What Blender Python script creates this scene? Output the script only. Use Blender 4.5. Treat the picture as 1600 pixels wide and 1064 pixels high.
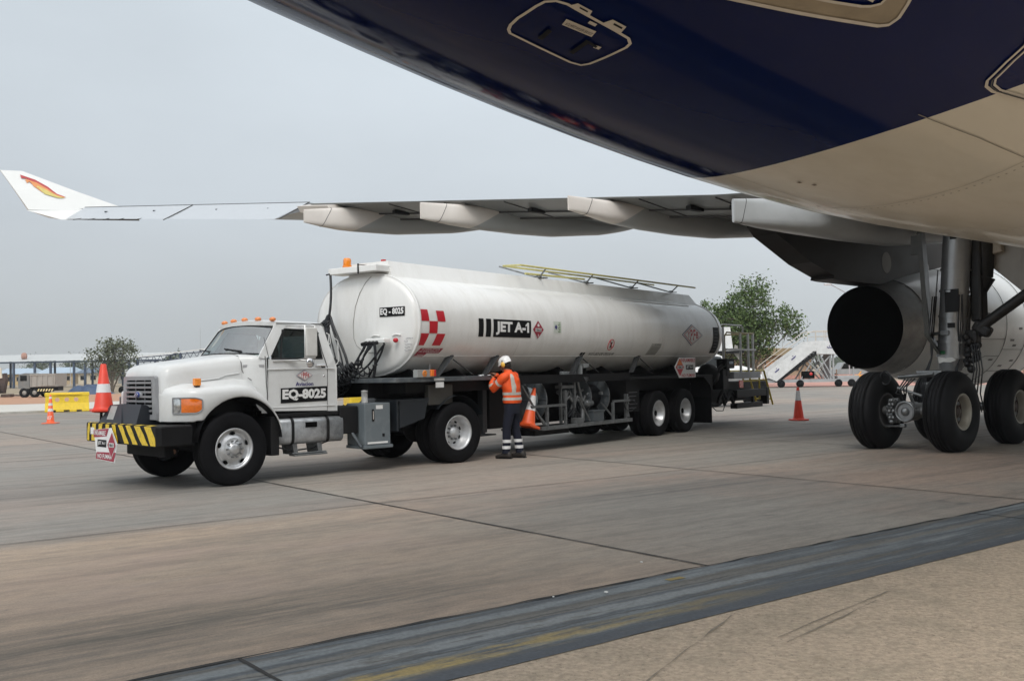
import bpy, bmesh, math, random
from mathutils import Vector, Matrix, noise
sin, cos, pi, rad, sqrt = math.sin, math.cos, math.pi, math.radians, math.sqrt
random.seed(7)
for o in list(bpy.data.objects): bpy.data.objects.remove(o)
SC = bpy.context.scene
COL = SC.collection
# ---------------------------------------------------------------- camera
cam_d = bpy.data.cameras.new('camera'); cam = bpy.data.objects.new('camera', cam_d); COL.objects.link(cam)
PITCH, ROLL = rad(1.69), rad(1.06)
fw = Vector((0, cos(PITCH), sin(PITCH))); r0 = Vector((1, 0, 0)); u0 = r0.cross(fw)
rr = r0*cos(ROLL) - u0*sin(ROLL); uu = r0*sin(ROLL) + u0*cos(ROLL)
m3 = Matrix((rr, uu, -fw)).transposed()
cam.matrix_world = Matrix.Translation((0, 0, 1.57)) @ m3.to_4x4()
cam_d.lens = 35.01; cam_d.sensor_width = 36; cam_d.sensor_fit = 'HORIZONTAL'
cam_d.clip_start = 0.1; cam_d.clip_end = 6000
SC.camera = cam
# ---------------------------------------------------------------- world (hazy overcast) and a soft sun
SUN_EL, SUN_AZ = rad(50), rad(-172)     # azimuth from +Y, clockwise positive
w = bpy.data.worlds.new('World'); SC.world = w; w.use_nodes = True
nt = w.node_tree; nt.nodes.clear(); N = nt.nodes.new; L = nt.links.new
out = N('ShaderNodeOutputWorld'); bg = N('ShaderNodeBackground'); bg.inputs[1].default_value = 0.1
sky = N('ShaderNodeTexSky'); sky.sky_type = 'NISHITA'; sky.sun_disc = False
sky.sun_elevation = SUN_EL; sky.sun_rotation = SUN_AZ; sky.dust_density = 6; sky.air_density = 1.5
hs = N('ShaderNodeHueSaturation'); hs.inputs['Saturation'].default_value = 0.35; hs.inputs['Value'].default_value = 0.9
L(sky.outputs[0], hs.inputs['Color'])
tc = N('ShaderNodeTexCoord'); sp = N('ShaderNodeSeparateXYZ'); L(tc.outputs['Generated'], sp.inputs[0])
ramp = N('ShaderNodeValToRGB'); L(sp.outputs[2], ramp.inputs[0])
SKYC = [(0.0, (.535, .570, .582)), (.06, (.560, .602, .630)), (.16, (.620, .680, .735)), (.34, (.69, .765, .83)), (.62, (.86, .90, .94)), (1.0, (1.05, 1.07, 1.09))]
els = ramp.color_ramp.elements
while len(els) < len(SKYC): els.new(0.5)
for e, (p, c) in zip(els, SKYC): e.position = p; e.color = (c[0], c[1], c[2], 1)
vm = N('ShaderNodeVectorMath'); vm.operation = 'SCALE'; vm.inputs['Scale'].default_value = 10.0; L(ramp.outputs[0], vm.inputs[0])
cn = N('ShaderNodeTexNoise'); cn.inputs['Scale'].default_value = 2.2; cn.inputs['Detail'].default_value = 5; cn.inputs['Roughness'].default_value = .55
mpg = N('ShaderNodeMapping'); mpg.inputs['Scale'].default_value = (1, 1, 2.4); L(tc.outputs['Generated'], mpg.inputs[0]); L(mpg.outputs[0], cn.inputs['Vector'])
mr = N('ShaderNodeMapRange'); mr.inputs[1].default_value = .3; mr.inputs[2].default_value = .7; mr.inputs[3].default_value = .94; mr.inputs[4].default_value = 1.06; L(cn.outputs[0], mr.inputs[0])
vm2 = N('ShaderNodeVectorMath'); vm2.operation = 'SCALE'; L(vm.outputs[0], vm2.inputs[0]); 
az = N('ShaderNodeMapRange'); az.inputs[1].default_value = -.5; az.inputs[2].default_value = .45; az.inputs[3].default_value = .95; az.inputs[4].default_value = 1.13; L(sp.outputs[0], az.inputs[0])
ay = N('ShaderNodeMapRange'); ay.inputs[1].default_value = .1; ay.inputs[2].default_value = -.9; ay.inputs[3].default_value = 1; ay.inputs[4].default_value = 1.9; L(sp.outputs[1], ay.inputs[0]); mm1 = N('ShaderNodeMath'); mm1.operation = 'MULTIPLY'; L(az.outputs[0], mm1.inputs[0]); L(ay.outputs[0], mm1.inputs[1])
mm0 = N('ShaderNodeMath'); mm0.operation = 'MULTIPLY'; L(mr.outputs[0], mm0.inputs[0]); L(mm1.outputs[0], mm0.inputs[1]); L(mm0.outputs[0], vm2.inputs['Scale'])
mx = N('ShaderNodeMix'); mx.data_type = 'RGBA'; mx.inputs[0].default_value = 0.88
L(hs.outputs[0], mx.inputs[6]); L(vm2.outputs[0], mx.inputs[7])
L(mx.outputs[2], bg.inputs[0]); L(bg.outputs[0], out.inputs[0])
sd = bpy.data.lights.new('sun', 'SUN'); sun = bpy.data.objects.new('sun', sd); COL.objects.link(sun)
sd.energy = 1.15; sd.angle = rad(24); sd.color = (1, .95, .88)
sdir = Vector((sin(SUN_AZ)*cos(SUN_EL), cos(SUN_AZ)*cos(SUN_EL), sin(SUN_EL)))
sun.rotation_euler = sdir.to_track_quat('Z', 'Y').to_euler()
SC.view_settings.view_transform = 'Standard'; SC.view_settings.look = 'None'
SC.view_settings.exposure = 0.06; SC.view_settings.gamma = 1.0
SC.render.engine = 'CYCLES'
SC.cycles.max_bounces = 8
# ---------------------------------------------------------------- materials
MATS = {}
def mat(name, col, rough=.5, metal=0., coat=0., var=.12, scale=4., dirt=0., dirtcol=(.12, .10, .08), dscale=1.6, bump=0., bscale=60., stretch=(1, 1, 1), spec=.5, emit=None):
    if name in MATS: return MATS[name]
    m = bpy.data.materials.new(name); m.use_nodes = True; n = m.node_tree; b = n.nodes['Principled BSDF']
    b.inputs['Roughness'].default_value = rough; b.inputs['Metallic'].default_value = metal
    b.inputs['Coat Weight'].default_value = coat; b.inputs['Coat Roughness'].default_value = .08
    b.inputs['Specular IOR Level'].default_value = spec
    t = n.nodes.new('ShaderNodeTexCoord'); mp = n.nodes.new('ShaderNodeMapping'); mp.inputs['Scale'].default_value = stretch
    n.links.new(t.outputs['Object'], mp.inputs[0])
    nz = n.nodes.new('ShaderNodeTexNoise'); nz.inputs['Scale'].default_value = scale; nz.inputs['Detail'].default_value = 6; nz.inputs['Roughness'].default_value = .6
    n.links.new(mp.outputs[0], nz.inputs['Vector'])
    r = n.nodes.new('ShaderNodeMapRange'); r.inputs[1].default_value = .3; r.inputs[2].default_value = .7
    r.inputs[3].default_value = 1-var; r.inputs[4].default_value = 1+var*.6; n.links.new(nz.outputs[0], r.inputs[0])
    sc = n.nodes.new('ShaderNodeVectorMath'); sc.operation = 'SCALE'; sc.inputs[0].default_value = col; n.links.new(r.outputs[0], sc.inputs['Scale'])
    last = sc.outputs[0]
    if dirt > 0:
        n2 = n.nodes.new('ShaderNodeTexNoise'); n2.inputs['Scale'].default_value = dscale; n2.inputs['Detail'].default_value = 9; n2.inputs['Roughness'].default_value = .72
        n.links.new(mp.outputs[0], n2.inputs['Vector'])
        r2 = n.nodes.new('ShaderNodeMapRange'); r2.inputs[1].default_value = .48; r2.inputs[2].default_value = .74; r2.inputs[3].default_value = 0; r2.inputs[4].default_value = dirt
        n.links.new(n2.outputs[0], r2.inputs[0])
        mm = n.nodes.new('ShaderNodeMix'); mm.data_type = 'RGBA'; n.links.new(r2.outputs[0], mm.inputs[0]); n.links.new(last, mm.inputs[6]); mm.inputs[7].default_value = (*dirtcol, 1)
        last = mm.outputs[2]
        r3 = n.nodes.new('ShaderNodeMapRange'); r3.inputs[3].default_value = rough; r3.inputs[4].default_value = min(1, rough+.4); n.links.new(r2.outputs[0], r3.inputs[0]); n.links.new(r3.outputs[0], b.inputs['Roughness'])
    n.links.new(last, b.inputs['Base Color'])
    if bump > 0:
        n3 = n.nodes.new('ShaderNodeTexNoise'); n3.inputs['Scale'].default_value = bscale; n3.inputs['Detail'].default_value = 4
        n.links.new(mp.outputs[0], n3.inputs['Vector'])
        bp = n.nodes.new('ShaderNodeBump'); bp.inputs['Strength'].default_value = bump; bp.inputs['Distance'].default_value = .02
        n.links.new(n3.outputs[0], bp.inputs['Height']); n.links.new(bp.outputs[0], b.inputs['Normal'])
    MATS[name] = m; return m
def glassmat(name, tint, refl=.12, alpha=.35):
    if name in MATS: return MATS[name]
    m = bpy.data.materials.new(name); m.use_nodes = True; n = m.node_tree; n.nodes.clear()
    o = n.nodes.new('ShaderNodeOutputMaterial'); tr = n.nodes.new('ShaderNodeBsdfTransparent'); tr.inputs[0].default_value = (*tint, 1)
    gl = n.nodes.new('ShaderNodeBsdfGlossy'); gl.inputs['Roughness'].default_value = .03
    fr = n.nodes.new('ShaderNodeFresnel'); fr.inputs[0].default_value = 1.5
    ad = n.nodes.new('ShaderNodeMath'); ad.operation = 'MULTIPLY'; ad.inputs[1].default_value = refl; ad.use_clamp = True
    n.links.new(fr.outputs[0], ad.inputs[0]); mi = n.nodes.new('ShaderNodeMixShader')
    n.links.new(ad.outputs[0], mi.inputs[0]); n.links.new(tr.outputs[0], mi.inputs[1]); n.links.new(gl.outputs[0], mi.inputs[2])
    n.links.new(mi.outputs[0], o.inputs[0]); MATS[name] = m; return m
WHITE = mat('truck_white', (.655, .665, .66), .32, coat=.35, var=.04, scale=2, dirt=.26, dirtcol=(.40, .37, .32), dscale=3.2)
TANKW = mat('tank_white', (.80, .80, .78), .30, coat=.30, var=.04, scale=1.2, dirt=.34, dirtcol=(.46, .43, .38), dscale=1.3, stretch=(1.6, 1, .28))
RUBBER = mat('rubber', (.0055, .0055, .0065), .8, var=.3, scale=9, bump=.12, bscale=40, spec=.16)
BLACK = mat('black_paint', (.006, .006, .007), .55, var=.25, scale=6, dirt=.22, dirtcol=(.03, .028, .026), dscale=3, spec=.3)
CHASSIS = mat('chassis', (.006, .006, .007), .65, var=.3, scale=8, dirt=.3, dirtcol=(.028, .026, .024), dscale=4, spec=.25)
GREYM = mat('grey_paint', (.075, .088, .098), .45, var=.15, scale=5, dirt=.5, dirtcol=(.26, .26, .25), dscale=5)
STEEL = mat('worn_steel', (.22, .23, .235), .42, metal=.7, var=.3, scale=10, dirt=.5, dirtcol=(.10, .10, .10), dscale=6)
RIM = mat('rim_aluminium', (.62, .63, .64), .34, metal=.8, var=.12, scale=10, dirt=.35, dirtcol=(.20, .18, .16), dscale=6)
CHROME = mat('bright_metal', (.75, .75, .76), .16, metal=1, var=.05)
DARK = mat('void_black', (.002, .002, .002), .9, var=.1, spec=.1)
WPLATE = mat('sticker_white', (.75, .75, .74), .45, var=.04)
BPLATE = mat('sticker_black', (.006, .006, .007), .6, var=.1, spec=.18)
RED = mat('sticker_red', (.50, .012, .025), .38, var=.06)
DRED = mat('sticker_dark_red', (.32, .02, .045), .42, var=.1)
NAVYL = mat('lettering_navy', (.03, .025, .16), .5, var=.05)
AMBER = mat('amber_lens', (.85, .26, .015), .2, coat=.6, var=.12, scale=30)
REDLENS = mat('red_lens', (.5, .02, .02), .2, coat=.6)
ORANGE = mat('cone_orange', (.70, .045, .018), .45, var=.1, scale=8, dirt=.3, dirtcol=(.45, .10, .05), dscale=7)
REFLW = mat('reflective_white', (.72, .72, .72), .4, var=.08, scale=12, dirt=.2, dirtcol=(.4, .38, .36))
YELLOW = mat('safety_yellow', (.80, .56, .03), .45, var=.1, scale=8, dirt=.3, dirtcol=(.35, .26, .08), dscale=7)
YTUBE = mat('yellow_tube', (.62, .56, .20), .45, var=.15, scale=8, dirt=.3, dirtcol=(.2, .18, .1))
GLASS = glassmat('cab_glass', (.60, .78, .74), .48)
DGLASS = glassmat('dark_glass', (.10, .115, .12), .8)
HOSE = mat('rubber_hose', (.008, .009, .012), .42, var=.2, scale=20)
# ---------------------------------------------------------------- mesh builder
def T3(p): return (p[0], p[1], p[2])
class MB:
    def __init__(s): s.v = []; s.f = []; s.m = []; s.s = []
    def add(s, vs, fs, mi=0, sm=False):
        b = len(s.v); s.v += [T3(p) for p in vs]
        for f in fs: s.f.append(tuple(i+b for i in f)); s.m.append(mi); s.s.append(sm)
        return s
    def box(s, c, d, mi=0, bev=0., rot=None):
        bm = bmesh.new(); bmesh.ops.create_cube(bm, size=1)
        for v in bm.verts: v.co = Vector((v.co.x*d[0], v.co.y*d[1], v.co.z*d[2]))
        if bev > 0: bmesh.ops.bevel(bm, geom=bm.edges[:], offset=bev, segments=2, profile=.5, affect='EDGES')
        R = Matrix.Identity(3)
        if rot is not None: R = rot if isinstance(rot, Matrix) else (Matrix.Rotation(rot[2], 3, 'Z') @ Matrix.Rotation(rot[1], 3, 'Y') @ Matrix.Rotation(rot[0], 3, 'X'))
        bm.verts.index_update()
        s.add([R @ v.co + Vector(c) for v in bm.verts], [[v.index for v in f.verts] for f in bm.faces], mi, False); bm.free(); return s
    def bx(s, a, b, mi=0, bev=0.):
        return s.box([(a[i]+b[i])/2 for i in range(3)], [abs(b[i]-a[i]) for i in range(3)], mi, bev)
    def rod(s, p0, p1, r, mi=0, seg=10, r1=None, caps=True, sm=True):
        p0, p1 = Vector(p0), Vector(p1); d = p1-p0
        if d.length < 1e-6: return s
        z = d.normalized(); x = z.orthogonal().normalized(); y = z.cross(x); r1 = r if r1 is None else r1
        vs = []
        for p, q in ((p0, r), (p1, r1)):
            for i in range(seg): a = 2*pi*i/seg; vs.append(p+(x*cos(a)+y*sin(a))*q)
        s.add(vs, [(i, (i+1) % seg, seg+(i+1) % seg, seg+i) for i in range(seg)], mi, sm)
        if caps: s.add(vs, [tuple(range(seg))[::-1], tuple(range(seg, 2*seg))], mi, False)
        return s
    def tube(s, path, r, mi=0, seg=8, closed=False):
        P = [Vector(p) for p in path]; n = len(P); rings = []; prev = None
        for i in range(n):
            a = P[(i-1) % n] if (i > 0 or closed) else P[i]; b = P[(i+1) % n] if (i < n-1 or closed) else P[i]
            t = (b-a).normalized() if (b-a).length > 1e-9 else Vector((0, 0, 1))
            if prev is None: x = t.orthogonal().normalized()
            else:
                x = prev-t*prev.dot(t); x = x.normalized() if x.length > 1e-6 else t.orthogonal().normalized()
            prev = x; y = t.cross(x); q = r(i/(n-1)) if callable(r) else r
            rings.append([P[i]+(x*cos(2*pi*k/seg)+y*sin(2*pi*k/seg))*q for k in range(seg)])
        if closed: rings.append(rings[0])
        return s.loft(rings, mi, True, not closed)
    def loft(s, rings, mi=0, sm=True, caps=True, closed=True):
        n = len(rings[0]); vs = [p for r in rings for p in r]; fs = []
        for j in range(len(rings)-1):
            for i in range(n if closed else n-1):
                k = (i+1) % n; fs.append((j*n+i, j*n+k, (j+1)*n+k, (j+1)*n+i))
        s.add(vs, fs, mi, sm)
        if caps and closed: s.add(rings[0], [tuple(range(n))[::-1]], mi, False); s.add(rings[-1], [tuple(range(n))], mi, False)
        return s
    def lathe(s, prof, c=(0, 0, 0), ax=(0, 0, 1), seg=24, mi=0, sm=True, caps=False):
        c = Vector(c); z = Vector(ax).normalized(); x = z.orthogonal().normalized(); y = z.cross(x)
        return s.loft([[c+z*h+(x*cos(2*pi*i/seg)+y*sin(2*pi*i/seg))*max(r, 1e-4) for i in range(seg)] for r, h in prof], mi, sm, caps)
    def prism(s, poly, a, b, plane='xz', mi=0):
        f = {'xz': lambda p, t: (p[0], t, p[1]), 'yz': lambda p, t: (t, p[0], p[1]), 'xy': lambda p, t: (p[0], p[1], t)}[plane]
        n = len(poly); vs = [f(p, a) for p in poly]+[f(p, b) for p in poly]
        return s.add(vs, [tuple(range(n))[::-1], tuple(range(n, 2*n))]+[(i, (i+1) % n, n+(i+1) % n, n+i) for i in range(n)], mi)
    def grid(s, f, us, vs, mi=0, sm=True, flip=False):
        nu, nv = len(us), len(vs); P = [f(u, v) for u in us for v in vs]; fs = []
        for i in range(nu-1):
            for j in range(nv-1):
                q = (i*nv+j, (i+1)*nv+j, (i+1)*nv+j+1, i*nv+j+1); fs.append(q[::-1] if flip else q)
        return s.add(P, fs, mi, sm)
    def ball(s, c, r, mi=0, seg=14, rings=8, rot=None):
        if not hasattr(r, '__len__'): r = (r, r, r)
        R = rot or Matrix.Identity(3); rg = []
        for j in range(rings+1):
            t = -pi/2+pi*j/rings; q = max(cos(t), 1e-3)
            rg.append([Vector(c)+R @ Vector((r[0]*q*cos(2*pi*i/seg), r[1]*q*sin(2*pi*i/seg), r[2]*sin(t))) for i in range(seg)])
        return s.loft(rg, mi, True, False)
    def decal(s, poly, f, mi=0, n=6):      # quad poly (4 uv corners) subdivided and mapped by f(u,v)
        a, b, c, d = [Vector((p[0], p[1])) for p in poly]
        L_ = [i/n for i in range(n+1)]
        return s.grid(lambda u, v: f(*((a*(1-u)+b*u)*(1-v)+(d*(1-u)+c*u)*v)), L_, L_, mi, True)
    def text(s, body, f, c, w, h, mi=0, bold=.0, slant=0., xs=1):
        vs, fs = text_geo(body, bold)
        if not vs: return s
        x0 = min(v[0] for v in vs); x1 = max(v[0] for v in vs); y0 = min(v[1] for v in vs); y1 = max(v[1] for v in vs)
        P = [f(c[0]+xs*(((v[0]-x0)/(x1-x0)-.5)*w+slant*((v[1]-y0)/(y1-y0)-.5)*h), c[1]+((v[1]-y0)/(y1-y0)-.5)*h) for v in vs]
        return s.add(P, fs, mi)
    def pieces(s):       # far-apart groups of loose islands
        n = len(s.v); par = list(range(n))
        def fd(a):
            while par[a] != a: par[a] = par[par[a]]; a = par[a]
            return a
        for f in s.f:
            r = fd(f[0])
            for i in f[1:]: par[fd(i)] = r
        box = {}
        for i, v in enumerate(s.v):
            b = box.setdefault(fd(i), [list(v), list(v)])
            for k in range(3): b[0][k] = min(b[0][k], v[k]); b[1][k] = max(b[1][k], v[k])
        ks = list(box); m = len(ks)
        if m < 2 or m > 260: return None
        cp = list(range(m)); sz = [max(box[k][1][i]-box[k][0][i] for i in range(3)) for k in ks]
        def fc(a):
            while cp[a] != a: cp[a] = cp[cp[a]]; a = cp[a]
            return a
        for i in range(m):
            for j in range(i+1, m):
                A, B = box[ks[i]], box[ks[j]]; g = sqrt(sum(max(0, A[0][k]-B[1][k], B[0][k]-A[1][k])**2 for k in range(3)))
                if g <= max(.02, .5*max(sz[i], sz[j])): cp[fc(i)] = fc(j)
        gr = {fc(i) for i in range(m)}
        if not 2 <= len(gr) <= 14: return None
        idx = {k: fc(i) for i, k in enumerate(ks)}; out = {}
        for f, mi, sm in zip(s.f, s.m, s.s): out.setdefault(idx[fd(f[0])], []).append((f, mi, sm))
        res = []
        for g_, fl in out.items():
            q = MB(); mp_ = {}
            for f, mi, sm in fl:
                for i in f:
                    if i not in mp_: mp_[i] = len(q.v); q.v.append(s.v[i])
                q.f.append(tuple(mp_[i] for i in f)); q.m.append(mi); q.s.append(sm)
            res.append(q)
        return sorted(res, key=lambda q: -len(q.v))
    def build(s, name, mats, parent=None, smooth=False, label=None, whole=False, **kw):
        if parent is not None and not whole and name not in ('lettering', 'body', 'crown', 'netting', 'panel_line', 'weld_seam', 'hair'):
            ps = s.pieces()
            if ps: return [q.build(name, mats, parent, smooth, label, True, **kw) for q in ps][0]
        me = bpy.data.meshes.new(name); me.from_pydata([tuple(p) for p in s.v], [], s.f)
        for m in (mats if isinstance(mats, (list, tuple)) else [mats]): me.materials.append(m)
        me.polygons.foreach_set('material_index', s.m); me.polygons.foreach_set('use_smooth', s.s)
        me.validate(); me.update()
        o = bpy.data.objects.new(name, me); COL.objects.link(o)
        if parent: o.parent = parent
        if label: o['label'] = label
        for k, v in kw.items(): o[k] = v
        return o
TCACHE = {}
def text_geo(body, bold=0.):
    key = (body, bold)
    if key in TCACHE: return TCACHE[key]
    cu = bpy.data.curves.new('t', 'FONT'); cu.body = body; cu.offset = bold; cu.resolution_u = 2
    ob = bpy.data.objects.new('t', cu); COL.objects.link(ob)
    dg = bpy.context.evaluated_depsgraph_get(); dg.update()
    me = ob.evaluated_get(dg).to_mesh()
    r = ([(v.co.x, v.co.y) for v in me.vertices], [tuple(p.vertices) for p in me.polygons])
    ob.evaluated_get(dg).to_mesh_clear(); bpy.data.objects.remove(ob); bpy.data.curves.remove(cu)
    TCACHE[key] = r; return r
def tag(o, label=None, cat=None, group=None, kind=None):
    if label: o['label'] = label
    if cat: o['category'] = cat
    if group: o['group'] = group
    if kind: o['kind'] = kind
    return o
def empty(name, loc=(0, 0, 0), rz=0., label=None, cat=None, group=None, parent=None):
    o = bpy.data.objects.new(name, None); COL.objects.link(o); o.location = loc; o.rotation_euler = (0, 0, rz); o.empty_display_size = .3
    if parent: o.parent = parent
    return tag(o, label, cat, group)
def copy_tree(o, parent=None):
    c = o.copy(); COL.objects.link(c); c.parent = parent
    for ch in [x for x in bpy.data.objects if x.parent == o]: copy_tree(ch, c)
    return c
def frame_rz(deg): return rad(90-deg)
def lerp(a, b, t): return a+(b-a)*t
def interp(tab, x):
    if x <= tab[0][0]: return tab[0][1]
    for (a, u), (b, v) in zip(tab, tab[1:]):
        if x <= b: return u+(v-u)*(x-a)/(b-a)
    return tab[-1][1]
def frange(a, b, n): return [a+(b-a)*i/n for i in range(n+1)]
def arc(cx, cz, r, a0, a1, n): return [(cx+r*cos(rad(a0+(a1-a0)*i/n)), cz+r*sin(rad(a0+(a1-a0)*i/n))) for i in range(n+1)]
# ---------------------------------------------------------------- ground: concrete apron, joints, painted band, kerb-side strips
GA = math.atan2(.609, .793)
UX, UY = Vector((.793, .609)), Vector((-.609, .793))
def gp(u, v, z=0.): return (u*UX.x+v*UY.x, u*UX.y+v*UY.y, z)
def concrete():
    m = bpy.data.materials.new('apron_concrete'); m.use_nodes = True; n = m.node_tree; b = n.nodes['Principled BSDF']; K = n.nodes.new; l = n.links.new
    t = K('ShaderNodeTexCoord'); mp = K('ShaderNodeMapping'); mp.inputs['Rotation'].default_value = (0, 0, -GA); l(t.outputs['Object'], mp.inputs[0])
    def nz(scale, det, st, rough=.6):
        q = K('ShaderNodeMapping'); q.inputs['Scale'].default_value = st; l(mp.outputs[0], q.inputs[0])
        x = K('ShaderNodeTexNoise'); x.inputs['Scale'].default_value = scale; x.inputs['Detail'].default_value = det; x.inputs['Roughness'].default_value = rough; l(q.outputs[0], x.inputs['Vector']); return x.outputs[0]
    def rng(i, a, b_, c, d):
        x = K('ShaderNodeMapRange'); x.inputs[1].default_value = a; x.inputs[2].default_value = b_; x.inputs[3].default_value = c; x.inputs[4].default_value = d; l(i, x.inputs[0]); return x.outputs[0]
    def mix(f, a, c, mode='MIX'):
        x = K('ShaderNodeMix'); x.data_type = 'RGBA'; x.blend_type = mode
        if hasattr(f, 'links'): l(f, x.inputs[0])
        else: x.inputs[0].default_value = f
        for k, val in ((6, a), (7, c)):
            if hasattr(val, 'links'): l(val, x.inputs[k])
            else: x.inputs[k].default_value = (*val, 1)
        return x.outputs[2]
    big = nz(.13, 3, (1, 1, 1)); streak = nz(1.5, 9, (.10, 1, 1), .72); fine = nz(9, 8, (.35, 1, 1), .7); grit = nz(70, 3, (1, 1, 1), .7); pink = nz(.21, 4, (.7, 1, 1))
    c = mix(rng(big, .38, .62, 0, 1), (.248, .230, .200), (.305, .280, .243))
    c = mix(rng(pink, .42, .60, 0, .85), c, (.365, .268, .21))
    sz = K('ShaderNodeSeparateXYZ'); l(mp.outputs[0], sz.inputs[0])
    def mt(op, a_, b_):
        x = K('ShaderNodeMath'); x.operation = op
        for i_, q_ in enumerate((a_, b_)):
            if hasattr(q_, 'links'): l(q_, x.inputs[i_])
            else: x.inputs[i_].default_value = q_
        return x.outputs[0]
    wob_ = nz(.5, 4, (1, 1, 1)); near_ = rng(mt('ADD', sz.outputs[1], mt('MULTIPLY', wob_, 1.2)), 10.6, 11.4, 1, 0); left_ = rng(mt('ADD', sz.outputs[0], mt('MULTIPLY', wob_, 3)), 4.5, 9.5, 1, .12)
    c = mix(mt('MULTIPLY', mt('MULTIPLY', near_, left_), .8), c, (.375, .285, .205)); c = mix(mt('MULTIPLY', mt('SUBTRACT', 1, near_), .5), c, (.232, .224, .205))
    c = mix(rng(streak, .50, .72, 0, .62), c, (.085, .084, .08))
    c = mix(rng(streak, .28, .42, .35, 0), c, (.31, .29, .25))
    br = K('ShaderNodeVectorMath'); br.operation = 'DIVIDE'; br.inputs[1].default_value = (5.42, 5.17, 1)
    of = K('ShaderNodeVectorMath'); of.operation = 'ADD'; of.inputs[1].default_value = (-.56-5.42*40, -.14-5.17*40, 0); l(mp.outputs[0], of.inputs[0]); l(of.outputs[0], br.inputs[0])
    fl = K('ShaderNodeVectorMath'); fl.operation = 'FLOOR'; l(br.outputs[0], fl.inputs[0]); wn = K('ShaderNodeTexWhiteNoise'); l(fl.outputs[0], wn.inputs['Vector'])
    c = mix(1.0, c, mix(wn.outputs[0], (.88, .89, .91), (1.08, 1.05, 1.02)), 'MULTIPLY')
    c = mix(rng(fine, .42, .70, 0, .5), c, (.12, .112, .10)); smear = nz(2.6, 9, (.06, 1, 1), .75); patch = nz(.25, 3, (.6, 1, 1)); pm = K('ShaderNodeMath'); pm.operation = 'MULTIPLY'; l(rng(smear, .52, .66, 0, 1), pm.inputs[0]); l(rng(patch, .46, .6, 0, .6), pm.inputs[1]); c = mix(pm.outputs[0], c, (.085, .085, .082)); dots = nz(14, 5, (.5, 1, 1), .8); c = mix(rng(dots, .66, .72, 0, .55), c, (.07, .068, .062))
    c = mix(1.0, c, mix(rng(grit, .3, .7, 0, 1), (.86, .855, .85), (1.27, 1.26, 1.25)), 'MULTIPLY')
    def blob(cu, cv, ru, rv, amt, ns):
        d_ = mt('ADD', mt('POWER', mt('DIVIDE', mt('SUBTRACT', sz.outputs[0], cu), ru), 2), mt('POWER', mt('DIVIDE', mt('SUBTRACT', sz.outputs[1], cv), rv), 2))
        return mt('MULTIPLY', rng(d_, .1, 1.0, amt, 0), rng(ns, .40, .62, 0, 1))
    c = mix(blob(9.7, 9.2, 2.9, 1.2, .62, smear), c, (.075, .074, .072)); c = mix(blob(2.4, 6.2, 3.4, .75, .8, nz(3.2, 9, (.09, 1, 1), .8)), c, (.07, .068, .055)); c = mix(blob(3.5, 14.8, 9, 1.6, .45, smear), c, (.07, .07, .07)); c = mix(blob(3.2, 8.2, 2.4, 1.6, .55, nz(.8, 3, (.5, 1, 1))), c, (.40, .285, .235))
    spots = nz(1.1, 3, (1, 1, 1)); c = mix(rng(spots, .69, .735, 0, .45), c, (.10, .095, .09))
    l(c, b.inputs['Base Color']); l(rng(streak, .3, .7, .62, .85), b.inputs['Roughness'])
    bp = K('ShaderNodeBump'); bp.inputs['Strength'].default_value = .35; bp.inputs['Distance'].default_value = .006; l(fine, bp.inputs['Height'])
    bp2 = K('ShaderNodeBump'); bp2.inputs['Strength'].default_value = .3; bp2.inputs['Distance'].default_value = .003; l(grit, bp2.inputs['Height']); l(bp.outputs[0], bp2.inputs['Normal'])
    l(bp2.outputs[0], b.inputs['Normal']); return m
def near_slab():   # coarser, browner concrete of the near slab
    return speckle()
def speckle():
    m = mat('near_concrete', (.485, .385, .285), .88, var=.30, scale=26, dirt=.6, dirtcol=(.235, .21, .15), dscale=2.1, bump=.9, bscale=60); n = m.node_tree; b = n.nodes['Principled BSDF']; K = n.nodes.new; l = n.links.new
    src = b.inputs['Base Color'].links[0].from_socket; t = K('ShaderNodeTexCoord')
    def sp_(sc, a, c_, amt, colr, prev):
        x = K('ShaderNodeTexNoise'); x.inputs['Scale'].default_value = sc; x.inputs['Detail'].default_value = 5; x.inputs['Roughness'].default_value = .75; l(t.outputs['Object'], x.inputs['Vector'])
        r_ = K('ShaderNodeMapRange'); r_.inputs[1].default_value = a; r_.inputs[2].default_value = c_; r_.inputs[3].default_value = 0; r_.inputs[4].default_value = amt; l(x.outputs[0], r_.inputs[0])
        q = K('ShaderNodeMix'); q.data_type = 'RGBA'; l(r_.outputs[0], q.inputs[0]); l(prev, q.inputs[6]); q.inputs[7].default_value = (*colr, 1); return q.outputs[2]
    o_ = sp_(9, .55, .72, .55, (.20, .18, .135), src); o_ = sp_(42, .57, .68, .85, (.14, .12, .09), o_); o_ = sp_(3.5, .60, .70, .5, (.25, .20, .13), o_); o_ = sp_(1.3, .66, .73, .6, (.17, .17, .13), o_); l(o_, b.inputs['Base Color']); return m
CONC = concrete(); NEAR = near_slab()
g = MB(); S = 3500
g.add([(-S, -S, 0), (S, -S, 0), (S, S, 0), (-S, S, 0)], [(0, 1, 2, 3)])
SOILG = mat('dry_soil', (.30, .235, .165), .95, var=.25, scale=.08, dirt=.6, dirtcol=(.20, .20, .10), dscale=.02, bump=.2, bscale=6)
tag(g.build('ground', SOILG), kind='structure')
ap = MB(); ap.add([gp(-38, -20, .004), gp(200, -20, .004), gp(200, 37, .004), gp(60, 37, .004), gp(-3, 52.5, .004), gp(-3, 50.3, .004), gp(-38, 44, .004)][:0] or [gp(-60, 4.25, .004), gp(130, 4.25, .004), gp(130, 110, .004), gp(-60, 110, .004)], [(0, 1, 2, 3)])
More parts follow.
